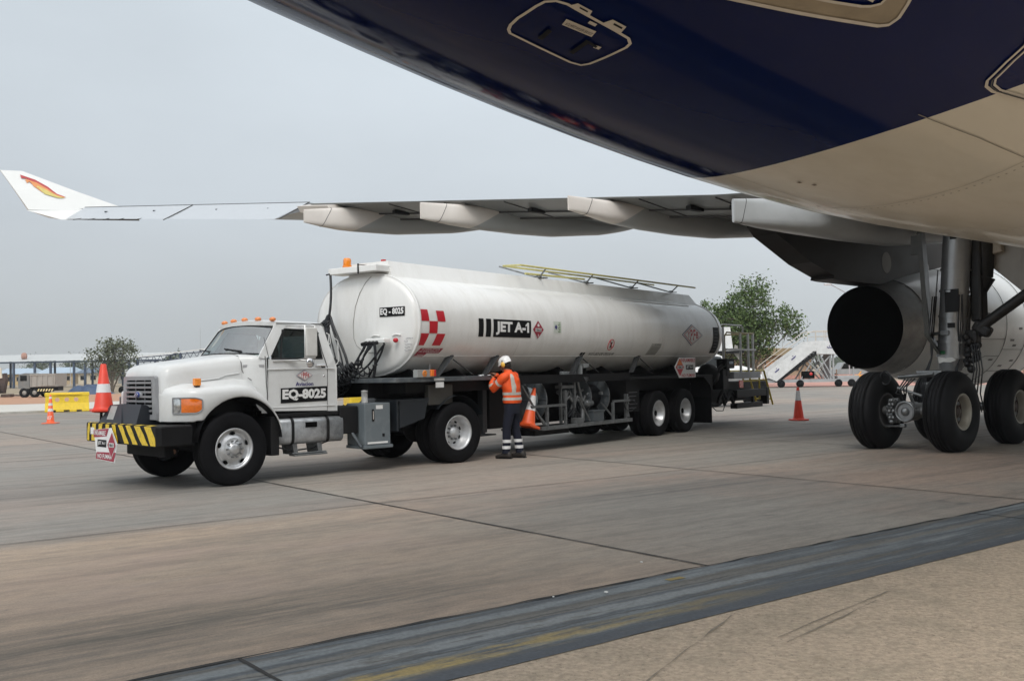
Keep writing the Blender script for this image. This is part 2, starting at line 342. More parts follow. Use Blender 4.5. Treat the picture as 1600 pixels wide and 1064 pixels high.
APRON_PTS = [(-60, -10), (-23.2, 45.1), (-21.9, 46.4), (-20.4, 47.4), (-19.5, 50.1), (-12, 56), (18.2, 71), (23.1, 68.2), (60, 62), (120, 40), (120, -10)]
def clip_apron():
    m_ = MB(); pts = [(x, y, .004) for x, y in APRON_PTS]; m_.add(pts, [tuple(range(len(pts)))[::-1]]); return m_
tag(clip_apron().build('apron', CONC), kind='structure')
ns = MB(); ns.add([gp(-30, -14, .008), gp(40, -14, .008), gp(40, 4.24, .008), gp(-30, 4.24, .008)], [(0, 1, 2, 3)])
tag(ns.build('near_pavement', NEAR), kind='structure')
JOINT = mat('joint_sealant', (.022, .02, .018), .8, var=.4, scale=5)
def wob(u, v, k): return noise.noise(Vector((u*3.1, v*3.1, k)))
def strip(mb, a, b, wd, z, k, amp=.004, step=.12, mi=0):
    a, b = Vector(a), Vector(b); n = max(2, int((b-a).length/step)); d = (b-a).normalized(); q = Vector((-d.y, d.x)); L1 = []; L2 = []
    for i in range(n+1):
        p = a+(b-a)*i/n; w1 = wob(p.x, p.y, k)*amp*2; w2 = wob(p.x+7, p.y, k+5)*amp*2; hw = wd/2
        p1 = p+q*(hw+w1); p2 = p-q*(hw+w2); L1.append(gp(p1.x, p1.y, z)); L2.append(gp(p2.x, p2.y, z))
    m = len(L1); mb.add(L1+L2, [(i, i+1, m+i+1, m+i) for i in range(m-1)], mi)
j = MB()
strip(j, (-12, 5.31), (26, 5.31), .022, .016, 1, .012, .035)
for k in range(1, 12):
    strip(j, (-22 if k < 8 else -6, 5.31+5.17*k), (34, 5.31+5.17*k), .014+.003*k, .012, k+1, .002, .3)
for i in range(-4, 6):
    strip(j, (5.98+5.42*i, 5.31), (5.98+5.42*i, 5.31+5.17*11 if i > -2 else 5.31+5.17*6), .026, .012, 30+i, .004, .10)
for i in range(-1, 4):
    strip(j, (2.15+7.84*i, 4.25), (2.15+7.84*i, 5.31), .02 if i else .026, .016, 50+i, .004, .05)
tag(j.build('pavement_joints', JOINT), kind='structure')
def bandmat():
    m = mat('painted_band', (.085, .098, .108), .7, var=.35, scale=3.0, dirt=.0, stretch=(1, 1, 1)); m = bpy.data.materials.new('worn_band_paint'); m.use_nodes = True
    n = m.node_tree; b = n.nodes['Principled BSDF']; K = n.nodes.new; l = n.links.new
    t = K('ShaderNodeTexCoord'); mp = K('ShaderNodeMapping'); mp.inputs['Rotation'].default_value = (0, 0, -GA); l(t.outputs['Object'], mp.inputs[0])
    m2 = K('ShaderNodeMapping'); m2.inputs['Scale'].default_value = (.25, 3.2, 1); l(mp.outputs[0], m2.inputs[0])
    a = K('ShaderNodeTexNoise'); a.inputs['Scale'].default_value = 1.6; a.inputs['Detail'].default_value = 9; a.inputs['Roughness'].default_value = .68; l(m2.outputs[0], a.inputs['Vector'])
    r = K('ShaderNodeValToRGB'); e = r.color_ramp.elements; e[0].position = .32; e[0].color = (.045, .045, .043, 1); e[1].position = .70; e[1].color = (.24, .255, .255, 1)
    for p, c in ((.42, (.115, .108, .092, 1)), (.49, (.062, .072, .082, 1)), (.58, (.13, .148, .158, 1))): x = e.new(p); x.color = c
    l(a.outputs[0], r.inputs[0]); 
    a2 = K('ShaderNodeTexNoise'); a2.inputs['Scale'].default_value = 45; a2.inputs['Detail'].default_value = 4; l(mp.outputs[0], a2.inputs['Vector'])
    rr_ = K('ShaderNodeMapRange'); rr_.inputs[1].default_value = .3; rr_.inputs[2].default_value = .7; rr_.inputs[3].default_value = .8; rr_.inputs[4].default_value = 1.15; l(a2.outputs[0], rr_.inputs[0])
    s = K('ShaderNodeVectorMath'); s.operation = 'SCALE'; 
    sx = K('ShaderNodeSeparateXYZ'); l(mp.outputs[0], sx.inputs[0]); wv_ = K('ShaderNodeTexNoise'); wv_.inputs['Scale'].default_value = 5; wv_.inputs['Detail'].default_value = 5; l(mp.outputs[0], wv_.inputs['Vector'])
    def mth(op, a_, b_=None):
        x = K('ShaderNodeMath'); x.operation = op
        for i_, q_ in enumerate((a_, b_)):
            if q_ is None: continue
            if hasattr(q_, 'links'): l(q_, x.inputs[i_])
            else: x.inputs[i_].default_value = q_
        return x.outputs[0]
    def line(v0, hw, colr, amt, u1, prev, ns, ka=.33, kb=.47):
        dv = mth('ABSOLUTE', mth('ADD', mth('SUBTRACT', sx.outputs[1], v0), mth('MULTIPLY', mth('SUBTRACT', wv_.outputs[0], .5), .10)))
        k1 = K('ShaderNodeMapRange'); k1.inputs[1].default_value = hw*.7; k1.inputs[2].default_value = hw*1.3; k1.inputs[3].default_value = amt; k1.inputs[4].default_value = 0; l(dv, k1.inputs[0])
        k2 = K('ShaderNodeMapRange'); k2.inputs[1].default_value = u1-1.5; k2.inputs[2].default_value = u1+1.2; k2.inputs[3].default_value = 1; k2.inputs[4].default_value = 0; l(sx.outputs[0], k2.inputs[0])
        w3 = K('ShaderNodeMapping'); w3.inputs['Scale'].default_value = (.5, 3, 1); w3.inputs['Location'].default_value = (ns, 0, 0); l(mp.outputs[0], w3.inputs[0]); w4 = K('ShaderNodeTexNoise'); w4.inputs['Scale'].default_value = 4; w4.inputs['Detail'].default_value = 8; w4.inputs['Roughness'].default_value = .7; l(w3.outputs[0], w4.inputs['Vector'])
        k3 = K('ShaderNodeMapRange'); k3.inputs[1].default_value = ka; k3.inputs[2].default_value = kb; l(w4.outputs[0], k3.inputs[0])
        mm_ = K('ShaderNodeMix'); mm_.data_type = 'RGBA'; l(mth('MULTIPLY', mth('MULTIPLY', k1.outputs[0], k2.outputs[0]), k3.outputs[0]), mm_.inputs[0]); l(prev, mm_.inputs[6]); mm_.inputs[7].default_value = (*colr, 1); return mm_.outputs[2]
    cc = line(4.80, .07, (.235, .255, .262), .8, 7.5, r.outputs[0], 3); cc = line(5.14, .055, (.215, .235, .24), .75, 6.5, cc, 9); cc = line(4.97, .05, (.16, .15, .13), .8, 20, cc, 33); cc = line(4.66, .012, (.05, .05, .05), .8, 7, cc, 5); cc = line(4.95, .012, (.05, .05, .05), .8, 7, cc, 15)
    cc = line(4.31, .07, (.055, .064, .078), .9, 40, cc, 40); cc = line(4.51, .082, (.36, .265, .085), .85, 4.8, cc, 21, .40, .55)
    l(cc, s.inputs[0]); l(rr_.outputs[0], s.inputs['Scale']); l(s.outputs[0], b.inputs['Base Color']); b.inputs['Roughness'].default_value = .7
    bp = K('ShaderNodeBump'); bp.inputs['Strength'].default_value = .4; bp.inputs['Distance'].default_value = .004; l(a2.outputs[0], bp.inputs['Height']); l(bp.outputs[0], b.inputs['Normal'])
    return m
bd = MB(); strip(bd, (-12, 4.775), (26, 4.775), 1.07, .012, 90, .006, .1)
tag(bd.build('painted_band', bandmat()), kind='structure')
def ragged(name, m, cells):
    q = MB()
    for (a, b, wd, k, am) in cells: strip(q, a, b, wd, .016, k, am, .03)
    return tag(q.build(name, m), kind='structure')
YL = mat('worn_yellow_line', (.33, .245, .075), .75, var=.3, scale=5, dirt=.85, dirtcol=(.13, .125, .11), dscale=5, bump=.3)
GL = mat('worn_grey_line', (.20, .225, .24), .75, var=.25, scale=6, dirt=.85, dirtcol=(.10, .10, .10), dscale=4, bump=.3)
ragged('yellow_patch', YL, [((5.34, 5.14), (5.50, 5.14), .07, 6, .02)])
st = MB()
for (a, b, wd, k) in [((3.55, 3.58), (4.9, 4.17), .006, 1), ((4.7, 3.66), (6.2, 3.90), .010, 2), ((4.65, 3.56), (5.9, 3.80), .006, 3)]: strip(st, a, b, wd, .0125, k, .008, .02)
tag(st.build('tyre_scuffs', mat('scuff', (.25, .215, .165), .95, var=.4, scale=12)), kind='structure')
# white far pavement, red soil verge
wp = MB(); wp.add([(-60, 22, .016), (-23.2, 45.1, .016), (-21.9, 46.4, .016), (-20.4, 47.4, .016), (-19.5, 50.1, .016), (-12, 56, .016), (-20, 70, .016), (-27.1, 63.6, .016), (-29.2, 61.9, .016), (-31.3, 60.8, .016), (-90, 32, .016)], [tuple(range(11))[::-1]])
tag(wp.build('pale_pavement', mat('pale_concrete', (.52, .505, .465), .9, var=.1, scale=.4, dirt=.3, dirtcol=(.45, .42, .36), dscale=.2)), kind='structure')
rs = MB(); rs.add([(-90, 32, .020), (-31.3, 60.8, .020), (-29.2, 61.9, .020), (-27.1, 63.6, .020), (-20, 70, .020), (-30, 96, .020), (-44, 90, .020), (-100, 70, .020)], [tuple(range(8))[::-1]])
tag(rs.build('red_soil', mat('red_soil', (.42, .235, .145), .95, var=.15, scale=.4, dirt=.3, dirtcol=(.3, .2, .14), dscale=.5)), kind='structure')
ps = MB(); ps.add([(18.2, 71.3, .016), (23.1, 68.5, .016), (60, 62.3, .016), (75, 85, .016), (29.8, 88, .016), (22, 92, .016), (10, 92, .016), (6, 66, .016)], [tuple(range(8))])
tag(ps.build('pink_ground', mat('pink_soil', (.50, .27, .22), .95, var=.12, scale=.4)), kind='structure')
# shallow kerb along the apron edge on the left
kb = MB(); kp = [(-60, 21.5), (-23.2, 44.8), (-21.9, 46.1), (-20.4, 47.1), (-19.4, 50.0)]
for a, b in zip(kp, kp[1:]):
    d = Vector((b[0]-a[0], b[1]-a[1], 0)); kb.box(((a[0]+b[0])/2, (a[1]+b[1])/2, .05), (d.length, .15, .10), 0, .01, (0, 0, math.atan2(d.y, d.x)))
tag(kb.build('kerb', mat('kerb_concrete', (.42, .40, .36), .85, dirt=.4, dirtcol=(.15, .14, .12))), kind='structure')

for k_, (x_, y_, r_) in enumerate(((.62, 6.95, .016), (.25, 6.85, .009), (1.0, 8.0, .012))):
    m_ = MB(); m_.ball((0, 0, r_*.4), (r_, r_*1.3, r_*.45), 0, 7, 4); o_ = tag(m_.build('paper_scrap', mat('scrap_white', (.75, .74, .70), .8), None), ['small white scrap lying on the painted dark band', 'tiniest white fleck on the concrete next to the painted band', 'white scrap lying on the joint between slab and painted band'][k_], 'litter', 'scraps on the pavement'); o_.location = (x_, y_, .016)
# ---------------------------------------------------------------- wheels (axis +Y pointing outward = -Y local of vehicle)
def tyre_prof(R, W, rb):     # half profile list (r, h) across the width
    h = W/2; return [(rb, -h*.78), (rb+.03, -h*.92), ((R+rb)/2, -h), (R-.05, -h*.96), (R-.012, -h*.82), (R, -h*.6), (R, -h*.34), (R-.012, -h*.31), (R-.012, -h*.25), (R, -h*.22), (R, -.012), (R-.012, -.01), (R-.012, .01), (R, .012), (R, h*.22), (R-.012, h*.25), (R-.012, h*.31), (R, h*.34), (R, h*.6), (R-.012, h*.82), (R-.05, h*.96), ((R+rb)/2, h), (rb+.03, h*.92), (rb, h*.78)]
def truck_wheel(parent, x, y, R=.52, W=.27, kind='drive', side=-1, dual=False, name='wheel'):
    """side -1: outer face towards -Y. returns the wheel part"""
    c = Vector((x, y, R)); o = side; ax = (0, o, 0); rb = .285
    m = MB(); m.lathe([(p[0], p[1]) for p in tyre_prof(R, W, rb)], c, ax, 48, 0)
    if dual: m.lathe([(p[0], p[1]) for p in tyre_prof(R, W, rb)], c+Vector((0, -o*.32, 0)), ax, 40, 0)
    wheel = MB(); h = W/2
    def disc_hole(mb, cc, nrm_off, n, rad_, r, mi):   # dark hand holes
        for k in range(n):
            a = 2*pi*k/n+.3; px = cc+Vector((rad_*cos(a), 0, rad_*sin(a))); mb.lathe([(0, nrm_off+.004), (r, nrm_off+.004), (r*1.12, nrm_off-.004)], px, ax, 14, mi)
    if kind == 'front':
        wheel.lathe([(rb+.012, h*.74), (rb+.012, h*.84), (rb-.012, h*.86), (rb-.03, h*.62), (.235, h*.42), (.205, h*.52), (.165, h*.74), (.15, h*.78), (.085, h*.78), (.08, h*.9), (.06, h*1.02), (.0, h*1.05)], c, ax, 48, 0)
        for k in range(5):
            a = 2*pi*k/5+.35; px = c+Vector((.222*cos(a), o*(h*.50+.012), .222*sin(a)))
            tx = Vector((-sin(a), 0, cos(a))); rx = Vector((cos(a), -o*.35, sin(a))).normalized()
            wheel.add([px]+[px+tx*.040*cos(q)+rx*.026*sin(q) for q in [2*pi*i/14 for i in range(14)]], [(0, i+1, (i+1) % 14+1) for i in range(14)], 1, False)
        for k in range(10):
            a = 2*pi*k/10; wheel.rod(c+Vector((.118*cos(a), o*h*.78, .118*sin(a))), c+Vector((.118*cos(a), o*h*1.0, .118*sin(a))), .014, 2, 6)
    else:
        dp = -h*.55 if kind == 'drive' else -h*.9
        wheel.lathe([(rb+.012, h*.74), (rb+.014, h*.84), (rb-.006, h*.86), (rb-.016, h*.6), (rb-.03, h*.5), (rb-.034, -h*.1), (rb-.055, -h*.2), (rb-.06, dp*.8), (.19, dp), (.165, dp+.01), (.13, dp+.03), (.125, dp+.03), (.1, dp+.035), (.095, dp+.09 if kind == 'drive' else dp+.14), (.0, dp+.10 if kind == 'drive' else dp+.15)], c, ax, 48, 0)
        if kind == 'drive': disc_hole(wheel, c, dp+.003, 8, .192, .030, 1)
        for k in range(10 if kind == 'drive' else 8):
            a = 2*pi*k/10; wheel.rod(c+Vector((.118*cos(a), o*(dp+.03), .118*sin(a))), c+Vector((.118*cos(a), o*(dp+.075), .118*sin(a))), .016, 2, 6)
        if kind == 'trailer': wheel.lathe([(0, dp+.155), (.06, dp+.152), (.068, dp+.13)], c, ax, 20, 1)
    wp_ = wheel.build(name, [RIM if kind == 'front' else mat('rim_painted', (.58, .59, .60), .36, metal=.5, var=.15, scale=9, dirt=.35, dirtcol=(.12, .11, .10), dscale=5), DARK, STEEL], parent)
    m.build('tyre', RUBBER, wp_); return wp_
# ---------------------------------------------------------------- tank semi-trailer
TK = empty('tank_trailer', (-1.75, 17.88, 0), frame_rz(36.4), 'long white jet fuel tank trailer with red checks, hose reels and roof rails', 'tank trailer')
ZC, TA, TB, TN = 2.37, 1.2, .87, 2.25
def tring(x, s=1., n=64, off=0.):
    r = []
    for i in range(n):
        t = 2*pi*i/n; c_, s_ = cos(t), sin(t)
        r.append((x, (TA*s+off)*math.copysign(abs(c_)**(2/TN), c_), ZC+(TB*s+off)*math.copysign(abs(s_)**(2/TN), s_)))
    return r
def tside(u, v, e=.006):
    q = min(1, abs((v-ZC)/TB)); return (u, -TA*(1-q**TN)**(1/TN)-e, v)
X0, X1 = -1.21, 10.25
t = MB()
xs_ = [X0]+frange(-1.16, X1, 24)
t.loft([tring(x, 1) for x in xs_], 0, True, False)
t.loft([tring(X1+dx, s) for dx, s in ((0, 1), (.13, .99), (.26, .962), (.38, .915), (.48, .85), (.56, .76), (.62, .66), (.67, .52), (.70, .36), (.715, .2), (.72, .001))], 0, True, False)
t.loft([tring(X0-dx, s) for dx, s in ((0, 1), (.0, .975), (.03, .968), (.05, .9), (.075, .75), (.09, .5), (.1, .25), (.1, .001))][::-1], 0, True, False)
for x in (X0+.02, X1): t.loft([tring(x-.025, 1, off=.001), tring(x-.022, 1, off=.012), tring(x+.022, 1, off=.012), tring(x+.025, 1, off=.001)], 0, True, False)
for x in (1.6, 4.4, 7.2): t.loft([tring(x-.012, 1, off=.0005), tring(x, 1, off=.006), tring(x+.012, 1, off=.0005)], 0, True, False)
t.tube([tside(x, 1.83, .0) for x in frange(X0+.05, X1, 20)], .007, 0, 6)
tank = t.build('tank', TANKW, TK)
# head weld seam, bumps
h = MB()
def hx(y, z): q = (abs(y/TA)**TN+abs((z-ZC)/TB)**TN)**(1/TN); return X0-interp([(0, .1), (.25, .1), (.5, .09), (.75, .075), (.9, .05), (.968, .03), (1, 0)], q)-.006
sy = [(-.17, 3.19), (-.06, 3.09), (.06, 2.92), (.16, 2.69), (.21, 2.4), (.2, 2.15), (.14, 2.03), (.02, 1.95), (-.16, 1.905), (-.3, 1.90)]
h.tube([(hx(y, z), y, z) for y, z in sy], .006, 0, 6)
h.build('weld_seam', mat('seam_grey', (.35, .34, .32), .5), tank)
h = MB()
for (y, z) in ((-.32, 2.19), (-.78, 2.19)): h.tube([(hx(y+dx, z)-.012, y+dx, z-abs(dx)**2*2) for dx in frange(-.09, .09, 6)], .012, 0, 8)
h.build('lifting_lug', TANKW, tank)
# decals on the head
def fh(u, v): return (hx(u, v)-.004, u, v)          # u = local y
def fh2(u, v): return (hx(u, v)-.009, u, v)
p = MB(); p.decal([(-.41, 2.49), (-.95, 2.49), (-.95, 2.645), (-.41, 2.645)], fh); pl = p.build('number_plate', BPLATE, tank)
p = MB(); p.text('EQ - 8025', fh2, (-.68, 2.567), .50, .125, 0, .04, 0, -1); p.build('lettering', WPLATE, pl)
# checkerboard
ck = MB()
for poly in ([(-1.19, 2.59), (-.99, 2.59), (-.965, 2.40), (-1.165, 2.40)], [(-.78, 2.58), (-.58, 2.58), (-.555, 2.40), (-.755, 2.40)], [(-.965, 2.40), (-.755, 2.40), (-.76, 2.20), (-.96, 2.20)], [(-1.19, 2.195), (-.96, 2.195), (-1.06, 1.99), (-1.29, 1.99)][:0] or [(-1.17, 2.195), (-.96, 2.195), (-1.03, 2.0), (-1.24+.06, 2.0)], [(-.76, 2.195), (-.55, 2.195), (-.62, 2.0), (-.83, 2.0)]):
    ck.decal(poly, tside, 0)
ck.build('check_marking', RED, tank)
# emergency switch sign
sg = MB(); sg.decal([(-1.13, 1.875), (-.56, 1.875), (-.50, 1.955), (-1.07, 1.955)], tside); sg.decal([(-1.16, 1.815), (-.92, 1.815), (-.86, 1.876), (-1.12, 1.876)], tside)
s1 = sg.build('emergency_sign', DRED, tank)
sg = MB(); f2 = lambda u, v: tside(u, v, .010)
sg.text('INTERRUPTOR', f2, (-.80, 1.936), .46, .026, 0, .0, .4); sg.text('DE EMERGENCIA', f2, (-.83, 1.899), .50, .026, 0, 0, .4); sg.text('PARAR', f2, (-1.0, 1.845), .16, .026, 0, 0, .4)
sg.build('lettering', WPLATE, s1)
# JET A-1
jb = MB(); zt, zb_ = 2.485, 2.165
for a, b, sh in ((.345, .485, .0), (.555, .70, .0), (.77, 1.93, .0)):
    for i in range(6):
        pass
    jb.decal([(a, zb_), (b, zb_), (b, zt), (a, zt)], tside, 0, 8)
jo = jb.build('fuel_name_band', BPLATE, tank)
jb = MB(); jb.text('JET A-1', f2, (1.35, 2.325), 1.02, .245, 0, .045); jb.decal([(1.745, 2.365), (1.825, 2.415), (1.825, 2.447), (1.745, 2.402)], lambda u, v: tside(u, v, .0105), 0, 2); jb.build('lettering', WPLATE, jo)
def diamond(parent, cx, cz, rx, rz, f, f_2, f_3, name, edge, face, rim=.0):
    d = MB(); d.decal([(cx-rx, cz), (cx, cz-rz), (cx+rx, cz), (cx, cz+rz)], f, 0); o = d.build(name, edge, parent)
    d = MB(); k = .88 if not rim else rim; d.decal([(cx-rx*k, cz), (cx, cz-rz*k), (cx+rx*k, cz), (cx, cz+rz*k)], f_2, 0); d.build('face', face, o); return o
f3 = lambda u, v: tside(u, v, .014); f4 = lambda u, v: tside(u, v, .018)
hz = diamond(tank, 2.16, 2.325, .19, .185, tside, f2, f3, 'hazard_diamond', WPLATE, DRED, .93)
q = MB(); q.decal([(2.06, 2.285), (2.26, 2.285), (2.26, 2.35), (2.06, 2.35)], f3, 1, 2); q.text('1863', f4, (2.16, 2.317), .17, .05, 0, .02); q.text('3', f3, (2.16, 2.215), .04, .05, 1, .02)
q.add([f3(2.16+x, 2.41+z) for x, z in ((-.03, -.03), (.03, -.03), (.035, 0), (.02, .015), (.012, .045), (-.005, .015), (-.02, .025), (-.035, 0))], [tuple(range(8))], 1)
q.build('lettering', [BPLATE, WPLATE], hz)
q = MB(); q.decal([(2.69, 2.27), (2.96, 2.27), (2.96, 2.50), (2.69, 2.50)], tside, 0, 3); gs = q.build('green_sticker', mat('pale_sticker', (.62, .66, .60), .5), tank)
q = MB(); q.decal([(2.72, 2.385), (2.765, 2.33), (2.81, 2.385), (2.765, 2.44)], f2, 0, 2); q.build('mark', NAVYL, gs)
q = MB()
for k in range(6): q.decal([(2.83+.03*(k % 2), 2.29+.033*k), (2.92, 2.29+.033*k), (2.92, 2.305+.033*k), (2.83+.03*(k % 2), 2.305+.033*k)], f2, 0, 2)
q.build('lettering', mat('green_ink', (.16, .26, .10), .5), gs)
# no mobile phone sign
q = MB(); cir = [(4.93+.115*cos(a), 2.065+.11*sin(a)) for a in [2*pi*i/28 for i in range(28)]]
q.tube([tside(u, v, .006) for u, v in cir], .008, 0, 5, True); q.tube([tside(4.93-.08+.16*k/6, 2.065+.08-.16*k/6, .008) for k in range(7)], .007, 0, 5)
nph = q.build('no_phone_sign', RED, tank)
q = MB(); q.decal([(4.9, 2.0), (4.95, 2.0), (4.97, 2.12), (4.92, 2.12)], tside, 0, 3); q.text('NO USO DE CELULAR', f2, (4.72, 1.872), 1.0, .055, 0, .0, .25); q.decal([(3.87, 1.845), (3.95, 1.845), (3.965, 1.9), (3.885, 1.9)], tside, 0, 2); q.decal([(3.97, 1.845), (4.04, 1.845), (4.055, 1.9), (3.985, 1.9)], tside, 0, 2)
q.build('lettering', BPLATE, nph)
q = MB(); q.decal([(6.62, 1.85), (7.1, 1.85), (7.2, 2.11), (6.72, 2.11)], tside, 0, 4); nt_ = q.build('notice_sticker', mat('notice_grey', (.5, .5, .47), .5), tank)
q = MB(); q.text('AVISO', f2, (7.0, 2.085), .3, .03, 0, .02)
for k in range(7): q.decal([(6.66+.014*k, 1.87+.028*k), (7.10+.012*k, 1.87+.028*k), (7.10+.012*k, 1.879+.028*k), (6.66+.014*k, 1.879+.028*k)], f2, 0, 3)
q.build('lettering', mat('ink_grey', (.10, .10, .10), .5), nt_)
# oil company diamond
def company(parent, cx, cz, rx, rz, F, name='company_sign', outer=NAVYL):
    d = MB(); d.decal([(cx-rx, cz), (cx, cz-rz), (cx+rx, cz), (cx, cz+rz)], F(.006), 0); o = d.build(name, outer, parent)
    d = MB(); k = .94; d.decal([(cx-rx*k, cz), (cx, cz-rz*k), (cx+rx*k, cz), (cx, cz+rz*k)], F(.010), 0); k = .84; d.decal([(cx-rx*k, cz), (cx, cz-rz*k), (cx+rx*k, cz), (cx, cz+rz*k)], F(.014), 1); k = .79
    d.decal([(cx-rx*k, cz), (cx, cz-rz*k), (cx+rx*k, cz), (cx, cz+rz*k)], F(.018), 0); d.build('face', [WPLATE, RED], o)
    d = MB()
    for ch, dx, hh in (('Y', -.40, .60), ('P', -.135, 1.0), ('F', .145, 1.0), ('B', .41, .60)): d.text(ch, F(.022), (cx+dx*rx, cz), rx*.21, rz*hh, 0, .02)
    d.build('lettering', RED, o); return o
company(tank, 8.70, 2.335, .56, .26, lambda e: (lambda u, v: tside(u, v, e)))
q = MB(); q.decal([(9.88, 1.90), (10.22, 1.90), (10.22, 2.55), (9.88, 2.55)], tside, 0, 8); bb = q.build('instruction_band', BPLATE, tank)
# inflammable plate standing on the mudguard
pf = lambda e: (lambda u, v: (u, -1.215-e, v))
q = MB(); q.prism([(7.72, 1.56), (7.95, 1.31), (8.80, 1.31), (8.80, 1.79), (7.97, 1.79)], -1.215, -1.20, 'xz', 0); ip = q.build('warning_plate', WPLATE, TK)
q = MB(); q.text('INFLAMABLE', pf(.006), (8.40, 1.725), .74, .085, 0, .015); q.text('NO FUMAR', pf(.006), (8.40, 1.365), .70, .075, 0, .015); q.decal([(8.28, 1.50), (8.68, 1.50), (8.68, 1.61), (8.28, 1.61)], pf(.004), 1, 1); q.text('JET A-1', pf(.007), (8.48, 1.555), .34, .075, 3, .02)
q.decal([(7.76, 1.56), (7.97, 1.35), (8.18, 1.56), (7.97, 1.77)], pf(.004), 0, 2); q.decal([(7.83, 1.52), (8.11, 1.52), (8.11, 1.60), (7.83, 1.60)], pf(.007), 3, 1); q.text('1863', pf(.010), (7.97, 1.56), .24, .065, 1, .02); q.decal([(7.82, 1.62), (8.12, 1.62), (7.97, 1.745), (7.97, 1.745)], pf(.006), 2, 1)
q.build('lettering', [RED, BPLATE, mat('orange_ink', (.75, .2, .03), .5), WPLATE], ip)
# band of data rows on the rear of the tank
q = MB()
for k in range(7): q.decal([(9.93, 1.965+.08*k), (10.17-.03*(k%3), 1.965+.08*k), (10.17-.03*(k%3), 1.98+.08*k), (9.93, 1.98+.08*k)], f2, 0, 3)
q.build('lettering', mat('dim_white_ink', (.07, .07, .07), .5), bb)
# hand-written notes on the head
q = MB()
for k, (a, b) in enumerate(((-.96, -1.10), (-.93, -1.0), (-.94, -1.08), (-.93, -1.03), (-.92, -1.04))): q.tube([(hx(y, 2.12-.05*k)-.008, y, 2.12-.05*k+.006*sin(60*y)) for y in frange(a, b, 10)], .003, 0, 4)
q.build('handwriting', mat('marker_ink', (.05, .05, .10), .6), tank)
# spine box along the top, crossbar, beacon, catwalk rails
s = MB(); s.loft([[(-1.14, -.56, 3.14), (-1.10, .56, 3.14), (-1.12, .42, 3.445), (-1.12, -.42, 3.445)], [(10.45, -.56, 3.10), (10.45, .56, 3.10), (10.15, .42, 3.42), (10.15, -.42, 3.42)]], 0, False, True)
s.bx((X0-.24, -.47, 3.255), (X0+.12, .66, 3.36), 0, .01); spine = s.build('top_spine', TANKW, TK)
s = MB(); s.bx((X0-.255, -.08, 3.23), (X0-.242, -.055, 3.40), 0); s.bx((X0-.25, -.08, 3.378), (X0, -.055, 3.388), 0); s.tube([(X0-.25, .62, 3.27), (X0-.25, .70, 3.26)], .012, 0, 6); s.build('cable_clip', BLACK, spine)
s = MB(); s.lathe([(.065, 0), (.07, .02), (.068, .10), (.055, .13), (0, .135)], (X0-.12, .32, 3.40), (0, 0, 1), 8, 0); s.lathe([(.08, -.03), (.08, 0)], (X0-.12, .32, 3.40), (0, 0, 1), 12, 0, True, True); s.build('beacon', AMBER, spine)
s = MB(); s.bx((-1.10, -.32, 3.445), (-1.04, -.25, 3.48), 0, .006); s.build('marker_light', REDLENS, spine)
s = MB(); P = lambda x, y, z: (x, y, z)
s.rod((2.3, -.72, 3.60), (9.9, -.72, 3.58), .02, 0, 8); s.rod((3.1, .30, 3.72), (9.6, .30, 3.70), .02, 0, 8); s.rod((2.3, -.72, 3.60), (3.1, .30, 3.72), .02, 0, 8)
s.rod((2.9, -.40, 3.50), (5.2, -.35, 3.53), .02, 0, 8)
s.build('handrail', YTUBE, TK)
s = MB()
for x in (3.1, 4.9, 6.9, 8.9):
    s.rod((x-.15, .30, 3.70), (x+.25, -.42, 3.44), .016, 0, 8); s.rod((x+.25, -.42, 3.44), (x+.05, -.72, 3.58), .016, 0, 8); s.box((x+.25, -.42, 3.46), (.1, .08, .05), 0, .01); s.rod((x+.25, -.42, 3.44), (x+.55, -.42, 3.46), .014, 0, 6)
s.build('rail_bracket', STEEL, TK)
# vapour-line bumps near the tank top rear
s = MB(); s.tube([tside(x, 3.085, .01) for x in frange(5.6, 9.4, 18)], .014, 0, 6); s.build('drip_rail', TANKW, tank)
# ---- chassis below
c = MB()
c.bx((-1.75, -1.17, 1.40), (.72, 1.17, 1.475), 0, .006); c.bx((-1.7, -.5, 1.15), (11.9, -.38, 1.42), 1); c.bx((-1.7, .38, 1.15), (11.9, .5, 1.42), 1)
c.bx((-1.35, -1.0, 1.22), (1.1, 1.0, 1.40), 1)
c.bx((.74, -1.16, 1.30), (5.7, -1.02, 1.46), 1); c.bx((1.0, -.9, .50), (1.6, .9, 1.4), 1, .01); c.bx((1.6, -.35, .48), (5.7, .9, 1.42), 1, .01)
c.bx((5.62, -1.10, .60), (6.20, .9, 1.34), 1, .01)
for x in (-.9, .3, 1.9, 3.6, 5.3, 7.0, 8.6): c.prism([(-1.04, 1.42), (1.04, 1.42), (.66, 1.62), (-.66, 1.62)], x-.03, x+.03, 'yz', 1)
c.build('chassis_frame', [GREYM, CHASSIS], TK)
c = MB()
for x in (-.75, .55, 3.4, 5.8): 
    z0 = 1.47; c.loft([[(x+.55, -1.02, z0+.36), (x+.60, -1.04, z0+.36), (x+.60, -.95, z0+.40), (x+.55, -.93, z0+.40)], [(x-.02, -1.17, z0), (x+.04, -1.17, z0), (x+.04, -1.08, z0), (x-.02, -1.08, z0)]], 0, False, True)
    c.rod((x+.55, -1.06, z0+.30), (x+1.0, -1.15, z0+.02), .012, 0, 6)
c.build('tank_saddle', mat('saddle_dark', (.022, .024, .026), .5, dirt=.2, dirtcol=(.05,.05,.05)), TK)
c = MB(); c.bx((5.62, -1.20, 1.31), (9.80, -.55, 1.365), 0, .006); c.bx((5.62, .55, 1.31), (9.80, 1.20, 1.365), 0, .006)
c.bx((9.72, -1.19, .80), (9.78, -.62, 1.31), 0); c.bx((6.25, -.62, .75), (9.7, -.58, 1.31), 0)
